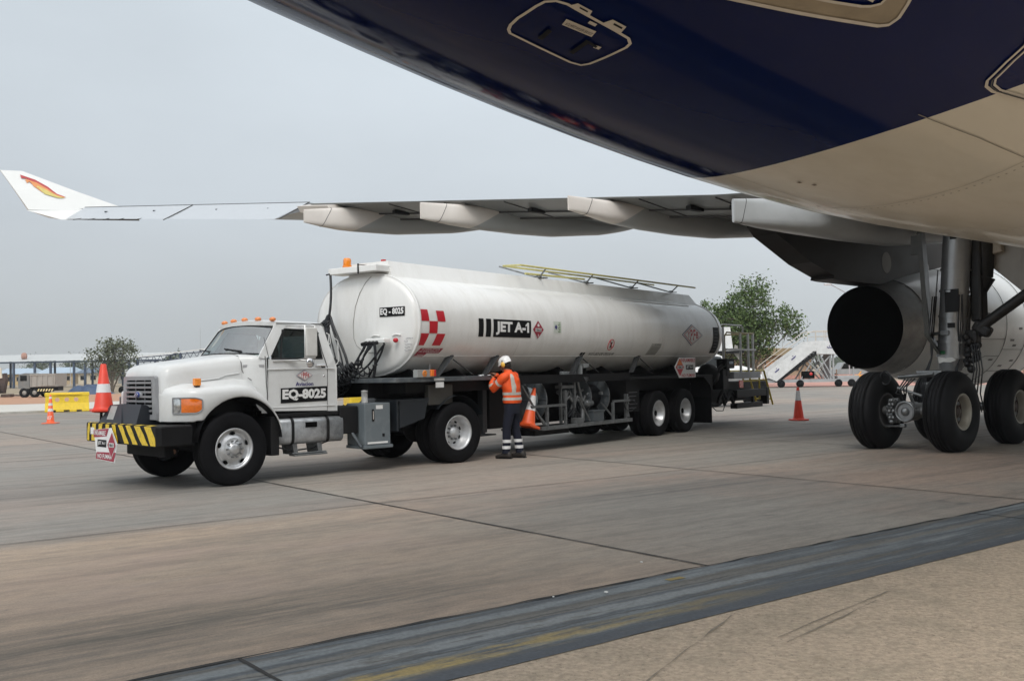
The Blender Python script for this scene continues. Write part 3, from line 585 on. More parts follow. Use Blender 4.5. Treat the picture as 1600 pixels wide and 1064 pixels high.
c.prism([(9.3, 1.31), (9.79, 1.31), (9.79, .85), (9.62, 1.12)], -1.195, -1.17, 'xz', 0); mg = c.build('mudguard', CHASSIS, TK)
c = MB(); c.bx((9.74, -1.17, .15), (9.765, -.60, .85), 0); c.bx((9.74, .60, .15), (9.765, 1.17, .85), 0); c.build('mudflap', RUBBER, mg)
c = MB(); c.bx((9.76, -1.19, 1.33), (9.79, -1.1, 1.37), 0)
for x in (7.0, 8.35): c.rod((x, -1.0, .52), (x, 1.0, .52), .065, 0, 10); c.box((x, -.45, .75), (.9, .09, .12), 0, .02); c.box((x, .45, .75), (.9, .09, .12), 0, .02)
c.build('axle', CHASSIS, TK)
for x in (7.0, 8.35):
    truck_wheel(TK, x, -1.04, kind='trailer', side=-1, dual=True); truck_wheel(TK, x, 1.04, kind='trailer', side=1, dual=True)
# landing leg
c = MB(); c.bx((.78, -.92, .45), (.90, -.80, 1.35), 0, .01); c.rod((.84, -.86, .42), (.84, -.86, .62), .045, 0, 8); c.bx((.62, -1.0, .395), (1.06, -.72, .42), 0, .005); c.rod((.84, -.86, .8), (1.3, -.5, 1.3), .02, 0, 6); lg = c.build('landing_leg', mat('leg_dark', (.02, .021, .023), .5, dirt=.4, dirtcol=(.10,.10,.10)), TK)
c = MB(); c.bx((.78, .80, .45), (.90, .92, 1.35), 0, .01); c.bx((.62, .72, .395), (1.06, 1.0, .42), 0, .005); c.build('landing_leg', mat('leg_dark', (.02, .021, .023)), TK)
# rear-facing box under front rail and little data plate, side light box
c = MB(); c.box((-.55, -1.02, 1.18), (.62, .1, .34), 0, .01, (0, 0, 0)); c.build('document_box', mat('dull_box', (.05, .048, .042), .5, dirt=.3, dirtcol=(.02,.02,.02)), TK)
c = MB(); c.bx((-.80, -1.182, 1.30), (-.60, -1.172, 1.39), 0); dp_ = c.build('data_plate', WPLATE, TK)
c = MB(); c.bx((-.84, -1.178, 1.415), (-.58, -1.173, 1.455), 0); c.build('data_plate', mat('plate_grey', (.5, .5, .48), .5), TK)
c = MB(); c.bx((-1.27, -1.20, 1.475), (-.88, -1.10, 1.60), 0, .005); lb = c.build('switch_box', mat('switch_grey', (.30, .31, .30), .45), TK)
c = MB(); c.lathe([(.03, .0), (.05, .004), (.055, -.004)], (-1.10, -1.205, 1.537), (0, -1, 0), 18, 0); c.lathe([(0, .008), (.024, .006)], (-1.10, -1.205, 1.537), (0, -1, 0), 12, 0); c.build('reflector', mat('orange_reflector', (.8, .25, .03), .3, coat=.5), lb)
c = MB(); c.bx((-.965, -1.235, 1.49), (-.90, -1.19, 1.60), 0, .008); c.build('side_lamp', mat('orange_lens', (.85, .2, .02), .25, coat=.6), lb)
c = MB(); c.bx((-.898, -1.235, 1.49), (-.85, -1.15, 1.60), 0, .008); c.build('side_lamp', REDLENS, lb)
c = MB(); c.rod((-.90, -1.14, 1.60), (-.90, -1.14, 1.69), .012, 0, 8); c.build('switch_lever', STEEL, lb)
# fifth wheel coupling and stand under the front
c = MB(); c.bx((-.6, -.45, 1.10), (.6, .45, 1.20), 0, .02); c.rod((0, 0, 1.0), (0, 0, 1.12), .06, 0); c.build('kingpin_plate', CHASSIS, TK)
# connection box with coiled air lines
c = MB(); c.box((X0-.22, -.47, 2.085), (.16, .44, .085), 0, .02); cb = c.build('connection_box', TANKW, TK)
c = MB()
for y in (-.30, -.38, -.46, -.54): c.rod((X0-.30, y, 2.06), (X0-.40, y+.02, 2.03), .032, 0, 8)
c.build('coupling', BLACK, cb)
c = MB(); c.lathe([(.0, .05), (.035, .045), (.04, 0)], (X0-.13, -.80, 2.09), (-1, -.3, 0), 14, 0); c.build('coupling', RED, cb)
def coil(a, b, sag, r, turns, wr, mb, seg=12, mi=0):
    a, b = Vector(a), Vector(b); d = b-a; n = turns*seg; P = []
    for i in range(n+1):
        t_ = i/n; c_ = a+d*t_+Vector((0, 0, -sag*4*t_*(1-t_))); tx = (d+Vector((0, 0, -sag*4*(1-2*t_)))).normalized(); x = tx.cross(Vector((0, 0, 1))).normalized(); y = tx.cross(x)
        q = r*min(1, 6*t_, 6*(1-t_)); P.append(c_+x*q*cos(2*pi*turns*t_)+y*q*sin(2*pi*turns*t_))
    mb.tube(P, wr, mi, 5)
def bez(mb, a, b, c_, d, r, n=16): a, b, c_, d = map(Vector, (a, b, c_, d)); mb.tube([a*(1-t)**3+b*3*t*(1-t)**2+c_*3*t*t*(1-t)+d*t**3 for t in frange(0, 1, n)], r, 0, 6)
BX = -1.60
for k, (y0, ym, zm, y1, x1, z1) in enumerate(((-.33, -.22, 1.72, .60, -2.15, 1.44), (-.42, -.30, 1.66, .66, -2.2, 1.36), (-.50, -.34, 1.78, .52, -2.0, 1.50), (-.36, -.10, 1.60, .70, -2.25, 1.30), (-.46, -.16, 1.52, .62, -2.1, 1.24))):
    c = MB(); bez(c, (BX, y0, 2.02), (BX-.02, y0+.01, 1.92), (BX-.02, ym+.02, zm+.15), (BX-.04, ym, zm), .017); coil((BX-.04, ym, zm), (x1, y1, z1), .05+.02*k, .075, 15, .0145, c); c.build('coiled_hose', HOSE, TK)
c = MB(); coil((BX-.02, -.64, 1.70), (-2.0, .30, 1.40), .06, .065, 12, .0115, c); c.build('coiled_hose', HOSE, TK)
for k, (a, b, c_, d, r) in enumerate((((BX, -.78, 2.05), (BX, -.74, 1.85), (BX, -.5, 1.62), (BX, -.42, 1.50), .018), ((BX, -.56, 2.03), (BX, -.60, 1.85), (BX, -.58, 1.6), (BX, -.52, 1.46), .026), ((BX, -.79, 2.03), (BX-.1, -.55, 1.75), (BX, -.35, 1.40), (-2.1, .4, 1.40), .018), ((BX, -.40, 1.46), (-1.8, .0, 1.42), (-2.0, .2, 1.22), (-2.2, .6, 1.24), .02))):
    c = MB(); bez(c, a, b, c_, d, r); c.build('air_hose', HOSE, TK)
# hose bundle hanging from the crossbar end down to the cab
c = MB(); bez(c, (X0-.22, .63, 3.27), (-1.45, .60, 3.1), (-1.5, .52, 2.85), (-1.56, .54, 2.52), .024)
for k in range(26):
    a = k*2.4; y1 = .40+.36*((k*.618) % 1); z1 = 1.45+.35*((k*.37) % 1); P0 = (-1.56+.03*sin(a), .54+.045*cos(a), 2.54+.03*sin(2*a)); w_ = .10*sin(a*1.3)
    bez(c, P0, (-1.6, .58+w_, 2.40), (-1.68, y1+w_+.05, 2.0), (-1.72, y1, z1), .013+.006*((k*.71) % 1), 14)
for k in range(8): a = k*.8; c.tube([(-1.58+.05*cos(b_), .60+.10*sin(b_)+.01*k, 2.42-.02*k+.07*cos(b_+k)) for b_ in frange(0, 2*pi, 14)][:-1], .017, 0, 6, True)
c.build('hose_bundle', HOSE, TK)
for k, (a, b, c_, d, r) in enumerate((((-1.56, .50, 2.52), (-1.6, .30, 2.1), (-1.62, .02, 1.9), (-1.62, .0, 1.46), .024), ((-1.56, .52, 2.50), (-1.6, .38, 2.15), (-1.62, .14, 1.9), (-1.64, .12, 1.50), .016), ((-1.56, .56, 2.45), (-1.6, .48, 2.0), (-1.62, .22, 1.8), (-1.66, .30, 1.45), .014), ((-1.6, .66, 1.92), (-1.55, .40, 1.80), (-1.58, .10, 1.72), (-1.62, .10, 1.45), .022), ((-1.6, .42, 1.46), (-1.6, .36, 1.78), (-1.6, .18, 1.80), (-1.62, .14, 1.48), .018), ((-1.56, .55, 2.5), (-1.6, .50, 2.2), (-1.7, .32, 1.9), (-1.7, .48, 1.42), .015), ((-1.7, .66, 1.3), (-1.8, .3, 1.05), (-1.7, .05, 1.15), (-1.64, -.05, 1.4), .02))):
    c = MB(); bez(c, a, b, c_, d, r); c.build('hanging_hose', HOSE, TK)
# ---- equipment platform with two hose reels
e = MB()
e.bx((2.28, -1.17, .40), (5.75, -1.09, .475), 0, .005); e.bx((2.0, -1.09, .40), (5.7, -.4, .44), 1); e.bx((2.2, -1.05, .30), (3.4, -.3, .398), 1)
for x, z in ((2.52, .84), (3.16, 1.15), (5.0, .84)): e.bx((x-.025, -1.15, .475), (x+.025, -1.10, z), 0)
e.bx((2.0, -1.15, .84), (3.16, -1.10, .885), 0); e.bx((5.02, -1.15, .84), (5.7, -1.10, .885), 0)
for a, b in (((1.70, -1.12, 1.28), (2.42, -1.12, .50)), ((3.70, -1.1, 1.0), (4.1, -1.1, .50)), ((4.72, -1.0, .85), (5.0, -1.1, .55)), ((5.55, -1.1, .85), (5.72, -1.1, .5)), ((2.5, -1.12, .50), (2.25, -1.0, .80))): e.rod(a, b, .022, 0, 6)
e.bx((3.20, -1.0, .48), (3.25, -.95, 1.40), 0); e.bx((3.62, -1.05, .55), (3.67, -1.0, 1.42), 0); e.bx((3.15, -1.05, 1.18), (3.6, -.9, 1.24), 0); e.bx((4.55, -1.12, 1.02), (4.62, -1.05, 1.08), 0); e.bx((5.6, -1.1, .475), (5.65, -1.05, 1.0), 0)
plat = e.build('platform', [STEEL, CHASSIS], TK)
def reel(x0, x1, yc, zc, R, col, nm):
    r = MB()
    for x in (x0, x1): r.lathe([(0, -.012), (R-.01, -.012), (R, -.006), (R, .006), (R-.01, .012), (0, .012)], (x, yc, zc), (1, 0, 0), 40, 0); r.lathe([(R, -.014), (R+.012, 0), (R, .014)], (x, yc, zc), (1, 0, 0), 40, 1)
    for x in (x0, x1):
        for k in range(6): a = k*pi/3; r.rod((x-.02, yc, zc), (x-.02, yc+R*cos(a), zc+R*sin(a)), .012, 0, 5)
    o_ = r.build('hose_reel', [GREYM, STEEL], TK)
    r = MB(); n = max(3, int((x1-x0)/.06))
    r.lathe([(.001, 0)]+[p for i in range(n) for p in (((R*.52), (x1-x0)*(i+.05)/n), (R*.56, (x1-x0)*(i+.5)/n), (R*.52, (x1-x0)*(i+.95)/n))]+[(.001, x1-x0)], (x0, yc, zc), (1, 0, 0), 28, 0)
    r.build(nm, col, o_); return o_
reel(2.07, 2.62, -.62, .98, .44, mat('pale_drum', (.45, .52, .55), .45), 'drum')
reel(4.25, 4.98, -.62, .98, .44, HOSE, 'hose')
e = MB(); e.bx((3.80, -1.12, 1.40), (3.98, -.9, 1.65), 0, .015); e.prism([(3.79, 1.66), (4.02, 1.67), (4.0, 1.60), (3.82, 1.59)], -1.16, -.9, 'xz', 0); e.prism([(3.80, 1.40), (4.0, 1.40), (4.03, 1.33), (3.90, 1.30)], -1.16, -.9, 'xz', 0); e.bx((3.3, -1.0, 1.42), (3.80, -.9, 1.52), 0, .02)
mh = e.build('meter_head', mat('meter_grey', (.20, .215, .22), .4, dirt=.3, dirtcol=(.4, .4, .4)), TK)
e = MB(); e.bx((3.83, -1.128, 1.45), (3.955, -1.121, 1.58), 0); e.build('meter_window', DARK, mh)
e = MB()
for k in range(14):
    x = 3.3+.07*k; e.rod((x, -.98+.02*(k % 3), .75+.09*(k % 5)), (x+.09, -1.0, .80+.11*((k*3) % 4)), .026, 0, 7)
e.rod((3.25, -.9, 1.1), (4.2, -.8, .95), .045, 0, 8); e.rod((4.0, -1.0, .85), (4.35, -1.0, .85), .06, 0, 10); e.rod((3.95, -1.02, .9), (3.80, -1.0, 1.35), .03, 0, 8); e.ball((4.15, -1.0, .85), .08, 0); e.bx((3.5, -1.15, .475), (3.8, -1.02, .58), 0, .01); e.rod((3.9, -1.05, .5), (3.9, -1.05, .75), .05, 0, 8)
for k in range(5): e.tube([Vector((3.28+.1*k, -1.06, .62))*(1-t_)**2+Vector((3.7, -1.12, 1.0-.1*k))*2*t_*(1-t_)+Vector((3.6+.1*k, -1.05, .52))*t_*t_ for t_ in frange(0, 1, 10)], .009, 1, 5)
e.tube([(5.75+.25*cos(a), -1.12, .75+.12*sin(a)) for a in frange(0, 5.5, 14)], .01, 1, 5)
e.build('pipework', [STEEL, HOSE], TK)
e = MB(); e.bx((4.22, -1.13, .475), (4.62, -.85, .68), 0, .01); e.bx((4.20, -1.15, .68), (4.64, -.83, .70), 0); e.build('tool_box', GREYM, TK)
e = MB()
for k in range(5): e.bx((5.72+.02*(k % 2), -1.104, 1.02-.085*k), (6.1-.05*(k % 3), -1.101, 1.035-.085*k), 0)
e.build('stencil', mat('dim_ink', (.12, .12, .13), .6), TK)
e = MB()
for i, z in enumerate((.78, .84, .90)): e.bx((5.64, -1.13, z), (5.69, -1.10, z+.04), 0)
e.rod((5.66, -1.11, .5), (5.66, -1.11, 1.0), .014, 0, 6); e.build('valve_handle', STEEL, TK)
# ---- rear work platform, register, ladder, under-run bumper
e = MB(); e.bx((10.9, -.98, .95), (11.25, -.3, 1.5), 0, .02); e.bx((9.9, -.6, .60), (13.2, .7, 1.12), 0, .02); e.bx((11.6, -1.05, .72), (13.75, -.85, .92), 0, .01); e.bx((13.62, -1.06, .48), (13.78, -.84, .95), 0, .01); e.bx((11.7, -1.0, .42), (13.45, -.8, .56), 0, .01); e.bx((12.9, -.95, .5), (12.96, -.88, .75), 0)
for k in range(9): e.rod((10.6+.12*k, -.95+.03*(k % 2), .62+.1*(k % 4)), (10.75+.14*k, -.95, .55+.12*((k+2) % 4)), .045, 0, 7)
e.ball((10.6, -.7, 1.35), (.28, .3, .3), 0, 10, 6); e.tube([(10.55, -.9, 1.3), (10.7, -.95, 1.52), (10.95, -.95, 1.62)], .03, 0, 6); e.tube([(10.5, -.9, 1.1), (10.62, -.98, 1.45), (10.95, -.98, 1.56)], .03, 0, 6)
rearb = e.build('rear_frame', BLACK, TK)
e = MB(); e.tube([(10.3, -.9, .55), (10.5, -.95, .42), (10.9, -.95, .40), (11.2, -.9, .60)], .012, 0, 6); e.build('hose', HOSE, TK)
e = MB(); e.bx((10.98, -1.05, 1.50), (11.5, -.75, 1.74), 0, .03); e.bx((10.94, -1.08, 1.735), (11.56, -.72, 1.76), 0, .01); e.bx((11.1, -1.0, 1.3), (11.3, -.8, 1.5), 0, .02); rg_ = e.build('register', BLACK, TK)
e = MB(); e.bx((11.12, -1.058, 1.62), (11.38, -1.051, 1.69), 0); e.build('display', mat('display_blue', (.12, .18, .24), .2), rg_)
e = MB(); e.bx((11.55, -1.0, 1.22), (13.35, .6, 1.40), 0, .01); wpf = e.build('work_platform', mat('platform_grey', (.30, .31, .32), .5, dirt=.3), TK)
e = MB()
for x in (12.1, 12.62, 12.95): e.bx((x-.03, -.98, 1.40), (x+.03, -.93, 2.45), 0)
for x in (11.3, 12.95): e.bx((x-.03, .5, 1.40), (x+.03, .55, 2.45), 0)
e.bx((11.15, -.99, 1.98), (13.1, -.93, 2.03), 0); e.bx((11.0, -.97, 1.5), (11.05, -.92, 2.6), 0)
e.tube([(10.85, -.95, 2.62), (11.0, -.95, 2.66), (12.2, -.95, 2.66), (12.3, -.95, 2.60), (12.3, -.95, 2.48)], .02, 0, 6)
e.bx((11.0, .5, 1.98), (13.0, .55, 2.03), 0); e.build('guard_rail', mat('rail_grey', (.42, .42, .42), .45, metal=.3), wpf)
e = MB(); e.tube([(11.1, -.95, 1.6), (11.1, -.95, 2.35), (11.25, -.95, 2.46), (13.05, -.95, 2.45)], .022, 0, 6); e.rod((11.2, .52, 2.46), (13.05, .52, 2.45), .022, 0, 6); e.rod((13.05, -.95, 2.45), (13.05, .52, 2.45), .022, 0, 6); e.build('top_rail', mat('worn_yellow_rail', (.30, .24, .11), .5), wpf)
e = MB()
for y in (-.93, -.45):
    e.rod((13.40, y, 1.42), (13.40, y, .62), .028, 0, 8); e.rod((13.75, y, 1.42), (14.35, y, .44), .028, 0, 8); e.rod((12.5, y, 1.42), (13.75, y, 1.42), .022, 0, 8)
for (x, z) in ((13.92, 1.15), (14.10, .86), (14.27, .60)): e.rod((x, -.93, z), (x, -.45, z), .022, 0, 6)
e.bx((13.4, -.93, .80), (14.12, -.89, .84), 0); e.rod((12.2, -.93, 1.15), (13.4, -.93, 1.15), .03, 0, 6)
e.build('ladder', mat('ladder_yellow', (.46, .36, .035), .45, dirt=.3, dirtcol=(.15, .12, .05)), TK)
e = MB(); e.bx((11.75, -1.06, .98), (12.0, -1.04, 1.18), 0); e.build('reflector_plate', REDLENS, TK)
e = MB(); e.lathe([(.0, .02), (.07, .015), (.075, 0)], (12.25, -.99, .85), (0, -1, 0), 16, 0); e.build('valve_cap', REDLENS, TK)
# ---------------------------------------------------------------- conventional tractor (x rearwards, y away from the camera side)
TR = empty('truck_tractor', (-4.76, 14.98, 0), frame_rz(46.0), 'white bonneted truck tractor with black and yellow striped bumper and orange roof lamps', 'truck')
def mirror_rings(f): return f
# hood (bonnet) ---------------------------------------------------
HOODT = [(-.83, 1.595), (-.822, 1.635), (-.805, 1.668), (-.77, 1.712), (-.70, 1.742), (-.5, 1.772), (-.2, 1.81), (.1, 1.845), (.32, 1.875)]
HOODW = [(-.83, .60), (-.82, .63), (-.80, .655), (-.76, .68), (-.70, .695), (-.5, .71), (0, .75), (.32, .785)]
def hood_ring(x, wk=1., zk=0.):
    zt = interp(HOODT, x)+zk; wv = interp(HOODW, x)*wk; half = [(0, zt+.012), (wv*.3, zt+.008), (wv*.6, zt+.0), (wv*.82, zt-.014), (wv*.93, zt-.038), (wv*.985, zt-.085), (wv+.006, zt-.20), (wv+.02, 1.36), (wv+.02, 1.29 if x > -.6 else 1.0)]
    return [(x, -y, z) for y, z in half]+[(x, y, z) for y, z in half[::-1][:-1]]
m = MB(); xs = [-.83, -.822, -.813, -.80, -.785, -.77, -.74, -.70, -.6]+frange(-.5, .32, 10)
m.loft([hood_ring(x) for x in xs], 0, True, True); 
# side reveal line along the bonnet
hood = m.build('hood', WHITE, TR)
# fenders ----------------------------------------------------------
ARC0, ARR = (.10, .60), .665
def zlow(x):
    if x < -.56: return .935
    d = x-ARC0[0]
    if abs(d) < ARR*.999: return max(.69 if x > 0 else .95, ARC0[1]+sqrt(ARR*ARR-d*d)) if x > -.5 else max(.95, ARC0[1]+sqrt(ARR*ARR-d*d))
    return .95 if x < 0 else .66
YO = [(-.835, .62), (-.83, .70), (-.815, .78), (-.78, .87), (-.74, .935), (-.68, 1.01), (-.62, 1.075), (-.55, 1.125), (-.47, 1.16), (-.3, 1.185), (0, 1.20), (.5, 1.20), (.74, 1.19)]
ZS = [(-.835, 1.30), (-.8, 1.345), (-.7, 1.38), (-.55, 1.395), (-.35, 1.40), (-.15, 1.42), (.05, 1.435), (.22, 1.42), (.36, 1.36), (.48, 1.26), (.58, 1.13), (.66, .98), (.72, .82), (.745, .72)]
ZJ = [(-.835, 1.32), (-.8, 1.42), (-.6, 1.47), (-.2, 1.50), (.2, 1.53), (.40, 1.52), (.50, 1.36), (.6, 1.18), (.745, .80)]
YJ = [(-.835, .55), (-.8, .60), (-.5, .66), (.32, .74), (.5, .90), (.745, 1.0)]
def fender_ring(x, s):
    yo, zs, zj, yj, zl = interp(YO, x), interp(ZS, x), interp(ZJ, x), interp(YJ, x), zlow(x)
    zs = max(zs, zl+.05); zj = max(zj, zs+.02); dy = yo-yj; hgt = zs-zl
    pts = [(yj, zj), (yj+dy*.22, zj-(zj-zs)*.22), (yj+dy*.48, zj-(zj-zs)*.62), (yj+dy*.74, zs+(zj-zs)*.06), (yj+dy*.90, zs-.012), (yo-.012, zs-min(.05, hgt*.35)), (yo, zs-min(.10, hgt*.6)), (yo+.004, zl+.012), (yo-.01, zl-.004), (yo-.06, zl+.006)]
    return [(x, s*y, z) for y, z in pts]
m = MB(); fx = [-.835, -.832, -.826, -.815, -.80, -.78, -.755, -.72, -.68, -.63, -.58, -.55, -.53, -.51, -.49, -.46, -.42, -.37, -.3, -.2, -.1, 0, .1, .2, .3, .4, .47, .53, .58, .62, .66, .69, .715, .735, .745]
for s in (-1, 1):
    rings = [fender_ring(x, s) for x in fx]; m.loft(rings, 0, True, False, False)
    m.add(rings[0]+[(-.835, s*.46, .95)], [tuple(range(len(rings[0])+1))], 0)
    m2 = MB()
    if s == -1: fL = m.build('fender', WHITE, TR)
    else: fR = m.build('fender', WHITE, TR)
    m = MB()
def fy(x, z, s=-1, e=.006):      # outer surface y of the fender below the shoulder
    return s*(interp(YO, x)+e)
# dark wheel arches
m = MB()
for s in (-1, 1):
    pts = arc(ARC0[0], ARC0[1], ARR-.004, 4, 176, 24); m.loft([[(p[0], s*1.17, p[1]) for p in pts], [(p[0], s*.55, p[1]) for p in pts]], 0, True, False, False)
    m.add([(p[0], s*.55, p[1]) for p in pts], [tuple(range(len(pts)))], 0)
m.build('wheel_arch', BLACK, TR)
# panel gap lines (dark seams) on the bonnet
SEAM = mat('panel_gap', (.03, .03, .03), .7)
m = MB()
for s in (-1, 1):
    m.tube([(.315, s*(interp(HOODW, .315)*k+.004), z) for k, z in ((.82, 1.862), (.95, 1.815), (1, 1.75), (1.03, 1.64))]+[(.36, s*.80, 1.56), (.42, s*.90, 1.49)], .005, 0, 5)
m.build('panel_gap', SEAM, hood)
m = MB(); m.tube([(x, -interp(HOODW, x)-.022+.0, interp(HOODT, x)-.27-.03*(x < 0)) for x in frange(-.62, .28, 12)], .008, 0, 6); m.build('body_crease', WHITE, hood)
# grille ------------------------------------------------------------
GX = -.85
m = MB(); fr = [(-.55, .96), (.55, .96), (.56, 1.05), (.525, 1.55), (.50, 1.575), (-.50, 1.575), (-.525, 1.55), (-.56, 1.05)]; inn = [(-.44, 1.03), (.44, 1.03), (.445, 1.06), (.41, 1.51), (.40, 1.52), (-.40, 1.52), (-.41, 1.51), (-.445, 1.06)]
GRG = mat('grille_grey', (.27, .28, .295), .42, coat=.2, var=.06, dirt=.2)
for (xa, xb) in ((GX-.03, GX-.03),):
    m.add([(xa, y, z) for y, z in fr]+[(xa, y, z) for y, z in inn], [(i, (i+1) % 8, 8+(i+1) % 8, 8+i) for i in range(8)], 0)
m.loft([[(GX-.03, y, z) for y, z in fr], [(GX+.03, y*1.02, z) for y, z in fr]], 0, False, False)
m.loft([[(GX-.03, y, z) for y, z in inn], [(GX+.02, y, z) for y, z in inn]], 0, False, False)
for k in range(7):
    z = 1.075+.066*k; m.prism([(GX-.04, z-.004), (GX-.045, z+.020), (GX+.0, z+.030), (GX+.0, z+.004)], -.43, .43, 'xz', 0)
for y in (-.15, .15): m.bx((GX-.012, y-.008, 1.05), (GX+.0, y+.008, 1.525), 0)
m.ball((GX-.03, 0, 1.315), (.03, .13, .052), 0, 16, 8)
gr = m.build('grille', GRG, TR)
m = MB(); m.bx((GX+.005, -.44, 1.03), (GX+.02, .44, 1.54), 0); m.build('radiator', DARK, gr)
m = MB(); m.ball((GX-.055, 0, 1.315), (.014, .088, .042), 0, 20, 8); bd_ = m.build('badge', mat('badge_blue', (.02, .04, .22), .2, coat=.6), gr)
m = MB(); m.tube([(GX-.071, .055*cos(a), 1.315+.022*sin(a)) for a in frange(0, 2*pi, 20)][:-1], .003, 0, 5, True); m.tube([(GX-.072, y, 1.315+.008*sin(90*y)) for y in frange(-.035, .035, 8)], .003, 0, 4); m.build('badge_script', CHROME, bd_)
# headlights ----------------------------------------------------------
def hl(s):
    PL = [(x, interp(YO, x)) for x in frange(-.775, -.478, 12)]
    acc = [0]
    for a, b in zip(PL, PL[1:]): acc.append(acc[-1]+math.hypot(b[0]-a[0], b[1]-a[1]))
    def P(t, z, e):
        q = t*acc[-1]; k = max([0]+[i for i in range(len(acc)) if acc[i] <= q+1e-9]); k = min(k, len(PL)-2); u = (q-acc[k])/(acc[k+1]-acc[k]); a, b = PL[k], PL[k+1]
        d = Vector((b[0]-a[0], b[1]-a[1])).normalized(); return (a[0]+(b[0]-a[0])*u-d.y*e, s*(a[1]+(b[1]-a[1])*u+d.x*e), z)
    zb, zt = lambda t: 1.055+.055*max(0, (t-.75)/.25)**2, lambda t: 1.262-.035*max(0, (t-.7)/.3)**2
    m = MB(); m.grid(lambda u, v: P(u, zb(u)-.014+(zt(u)-zb(u)+.028)*v, .008), frange(-.02, 1.0, 12), [0, .5, 1], 0, True)
    for pz in (0, 1): m.tube([P(u, (zb(u)-.006 if pz == 0 else zt(u)+.006), .016) for u in frange(0, 1, 12)], .008, 0, 6)
    for u in (0.0, 1.0): m.tube([P(u, zb(u)+(zt(u)-zb(u))*v, .016) for v in (0, .5, 1)], .008, 0, 6)
    o = m.build('headlight', GRG, TR)
    m = MB(); m.grid(lambda u, v: P(.03+u*.25, zb(u)+.006+(zt(u)-zb(u)-.012)*v, .016+.012*sin(pi*u)*sin(pi*v)), frange(0, 1, 6), frange(0, 1, 6), 0, True); m.build('clear_lens', mat('clear_lens', (.45, .46, .46), .08, metal=.7, coat=.8, var=.5, scale=24), o)
    m = MB(); m.grid(lambda u, v: P(.31+u*.66, zb(.31+u*.66)+.008+(zt(.31+u*.66)-zb(.31+u*.66)-.016)*v, .016+.014*sin(pi*u)*sin(pi*v)), frange(0, 1, 8), frange(0, 1, 6), 0, True); m.build('amber_lens', mat('amber_lens_big', (.72, .155, .01), .15, coat=.7, var=.2, scale=30), o)
hl(-1); hl(1)
for s in (-1, 1):
    m = MB(); yb = -.97 if s < 0 else .97; m.bx((-.50, yb-.035, 1.40), (-.44, yb+.035, 1.435), 1); m.bx((-.515, yb-.045, 1.43), (-.425, yb+.045, 1.535), 0, .012); m.build('turn_lamp', [AMBER, BLACK], TR)
# cab ----------------------------------------------------------------
def cy(z): return interp([(.9, .985), (1.3, 1.0), (1.66, 1.0), (1.8, .985), (2.3, .865), (2.42, .82)], z)
def side_panel(poly, s, name=None, e=0., th=.03, mb=None, mi=0):
    mb = mb or MB(); n = len(poly); vs = [(x, s*(cy(z)+e), z) for x, z in poly]+[(x, s*(cy(z)+e-th), z) for x, z in poly]
    mb.add(vs, [tuple(range(n))[::-1], tuple(range(n, 2*n))]+[(i, (i+1) % n, n+(i+1) % n, n+i) for i in range(n)], mi); return mb
cab = MB()
for s in (-1, 1):
    # cowl side between bonnet seam and door
    cab.loft([[(x, s*interp([(.30, .765), (.45, .90), (.62, .985)], x)*k, z) for k, z in ((.80, 1.872), (.96, 1.85), (1.0, 1.80), (1.008, 1.66), (1.01, 1.36), (1.0, 1.36-.36*min(1, max(0, (x-.42)/.1))))] for x in frange(.30, .62, 5)], 0, True, False, False)
    side_panel([(.50, 1.83), (.60, 1.80), (.72, 1.86), (.985, 2.265), (.93, 2.30), (.84, 2.315)], s, mb=cab)
    side_panel([(.84, 2.315), (.93, 2.26), (1.50, 2.24), (1.60, 2.20), (1.68, 2.29), (1.64, 2.34), (.86, 2.345)], s, mb=cab)
    side_panel([(1.60, 2.20), (1.56, 2.10), (1.585, 1.80), (1.66, 1.66), (1.66, .99), (1.85, .985), (1.84, 1.66), (1.80, 1.80), (1.68, 2.29)], s, mb=cab)
    # side of roof to rear
cab.grid(lambda u, v: (lerp(.795-.10*(1-v*v)+.06*abs(v)**3, 1.66, u), v*(.875 if True else 0)*(1-.0*u), 2.345+.075*(1-abs(v)**2.6)*min(1, .55+u*3)*(1-.25*u*u)), frange(0, 1, 10), frange(-1, 1, 16), 0, True, True)
cab.grid(lambda u, v: (lerp(1.66, 1.70, u), v*.875, lerp(2.345+.056*(1-abs(v)**2.6), 2.28, u)), [0, 1], frange(-1, 1, 16), 0, True, True)
# header above the windscreen
cab.grid(lambda u, v: (lerp(.795-.10*(1-v*v)+.06*abs(v)**3, .80-.10*(1-v*v)+.06*abs(v)**3, u)-.002, v*.875, lerp(2.345+.04*(1-abs(v)**2.6), 2.295+.035*(1-v*v), u)), [0, 1], frange(-1, 1, 16), 0, True)
# rear wall with window opening
RW = lambda y, z: (interp([(.98, 1.85), (1.66, 1.84), (2.3, 1.69)], z), y, z)
for (y0, y1, z0, z1) in ((-.98, .98, .98, 1.75), (-.88, -.62, 1.75, 2.30), (.62, .88, 1.75, 2.30), (-.62, .62, 2.18, 2.30)): cab.add([RW(y0, z0), RW(y1, z0), RW(y1, z1), RW(y0, z1)], [(0, 1, 2, 3)], 0)
cab.bx((.45, -.95, .98), (1.84, .95, 1.04), 1); cab.bx((.50, -.80, 1.04), (.54, .80, 1.80), 1)
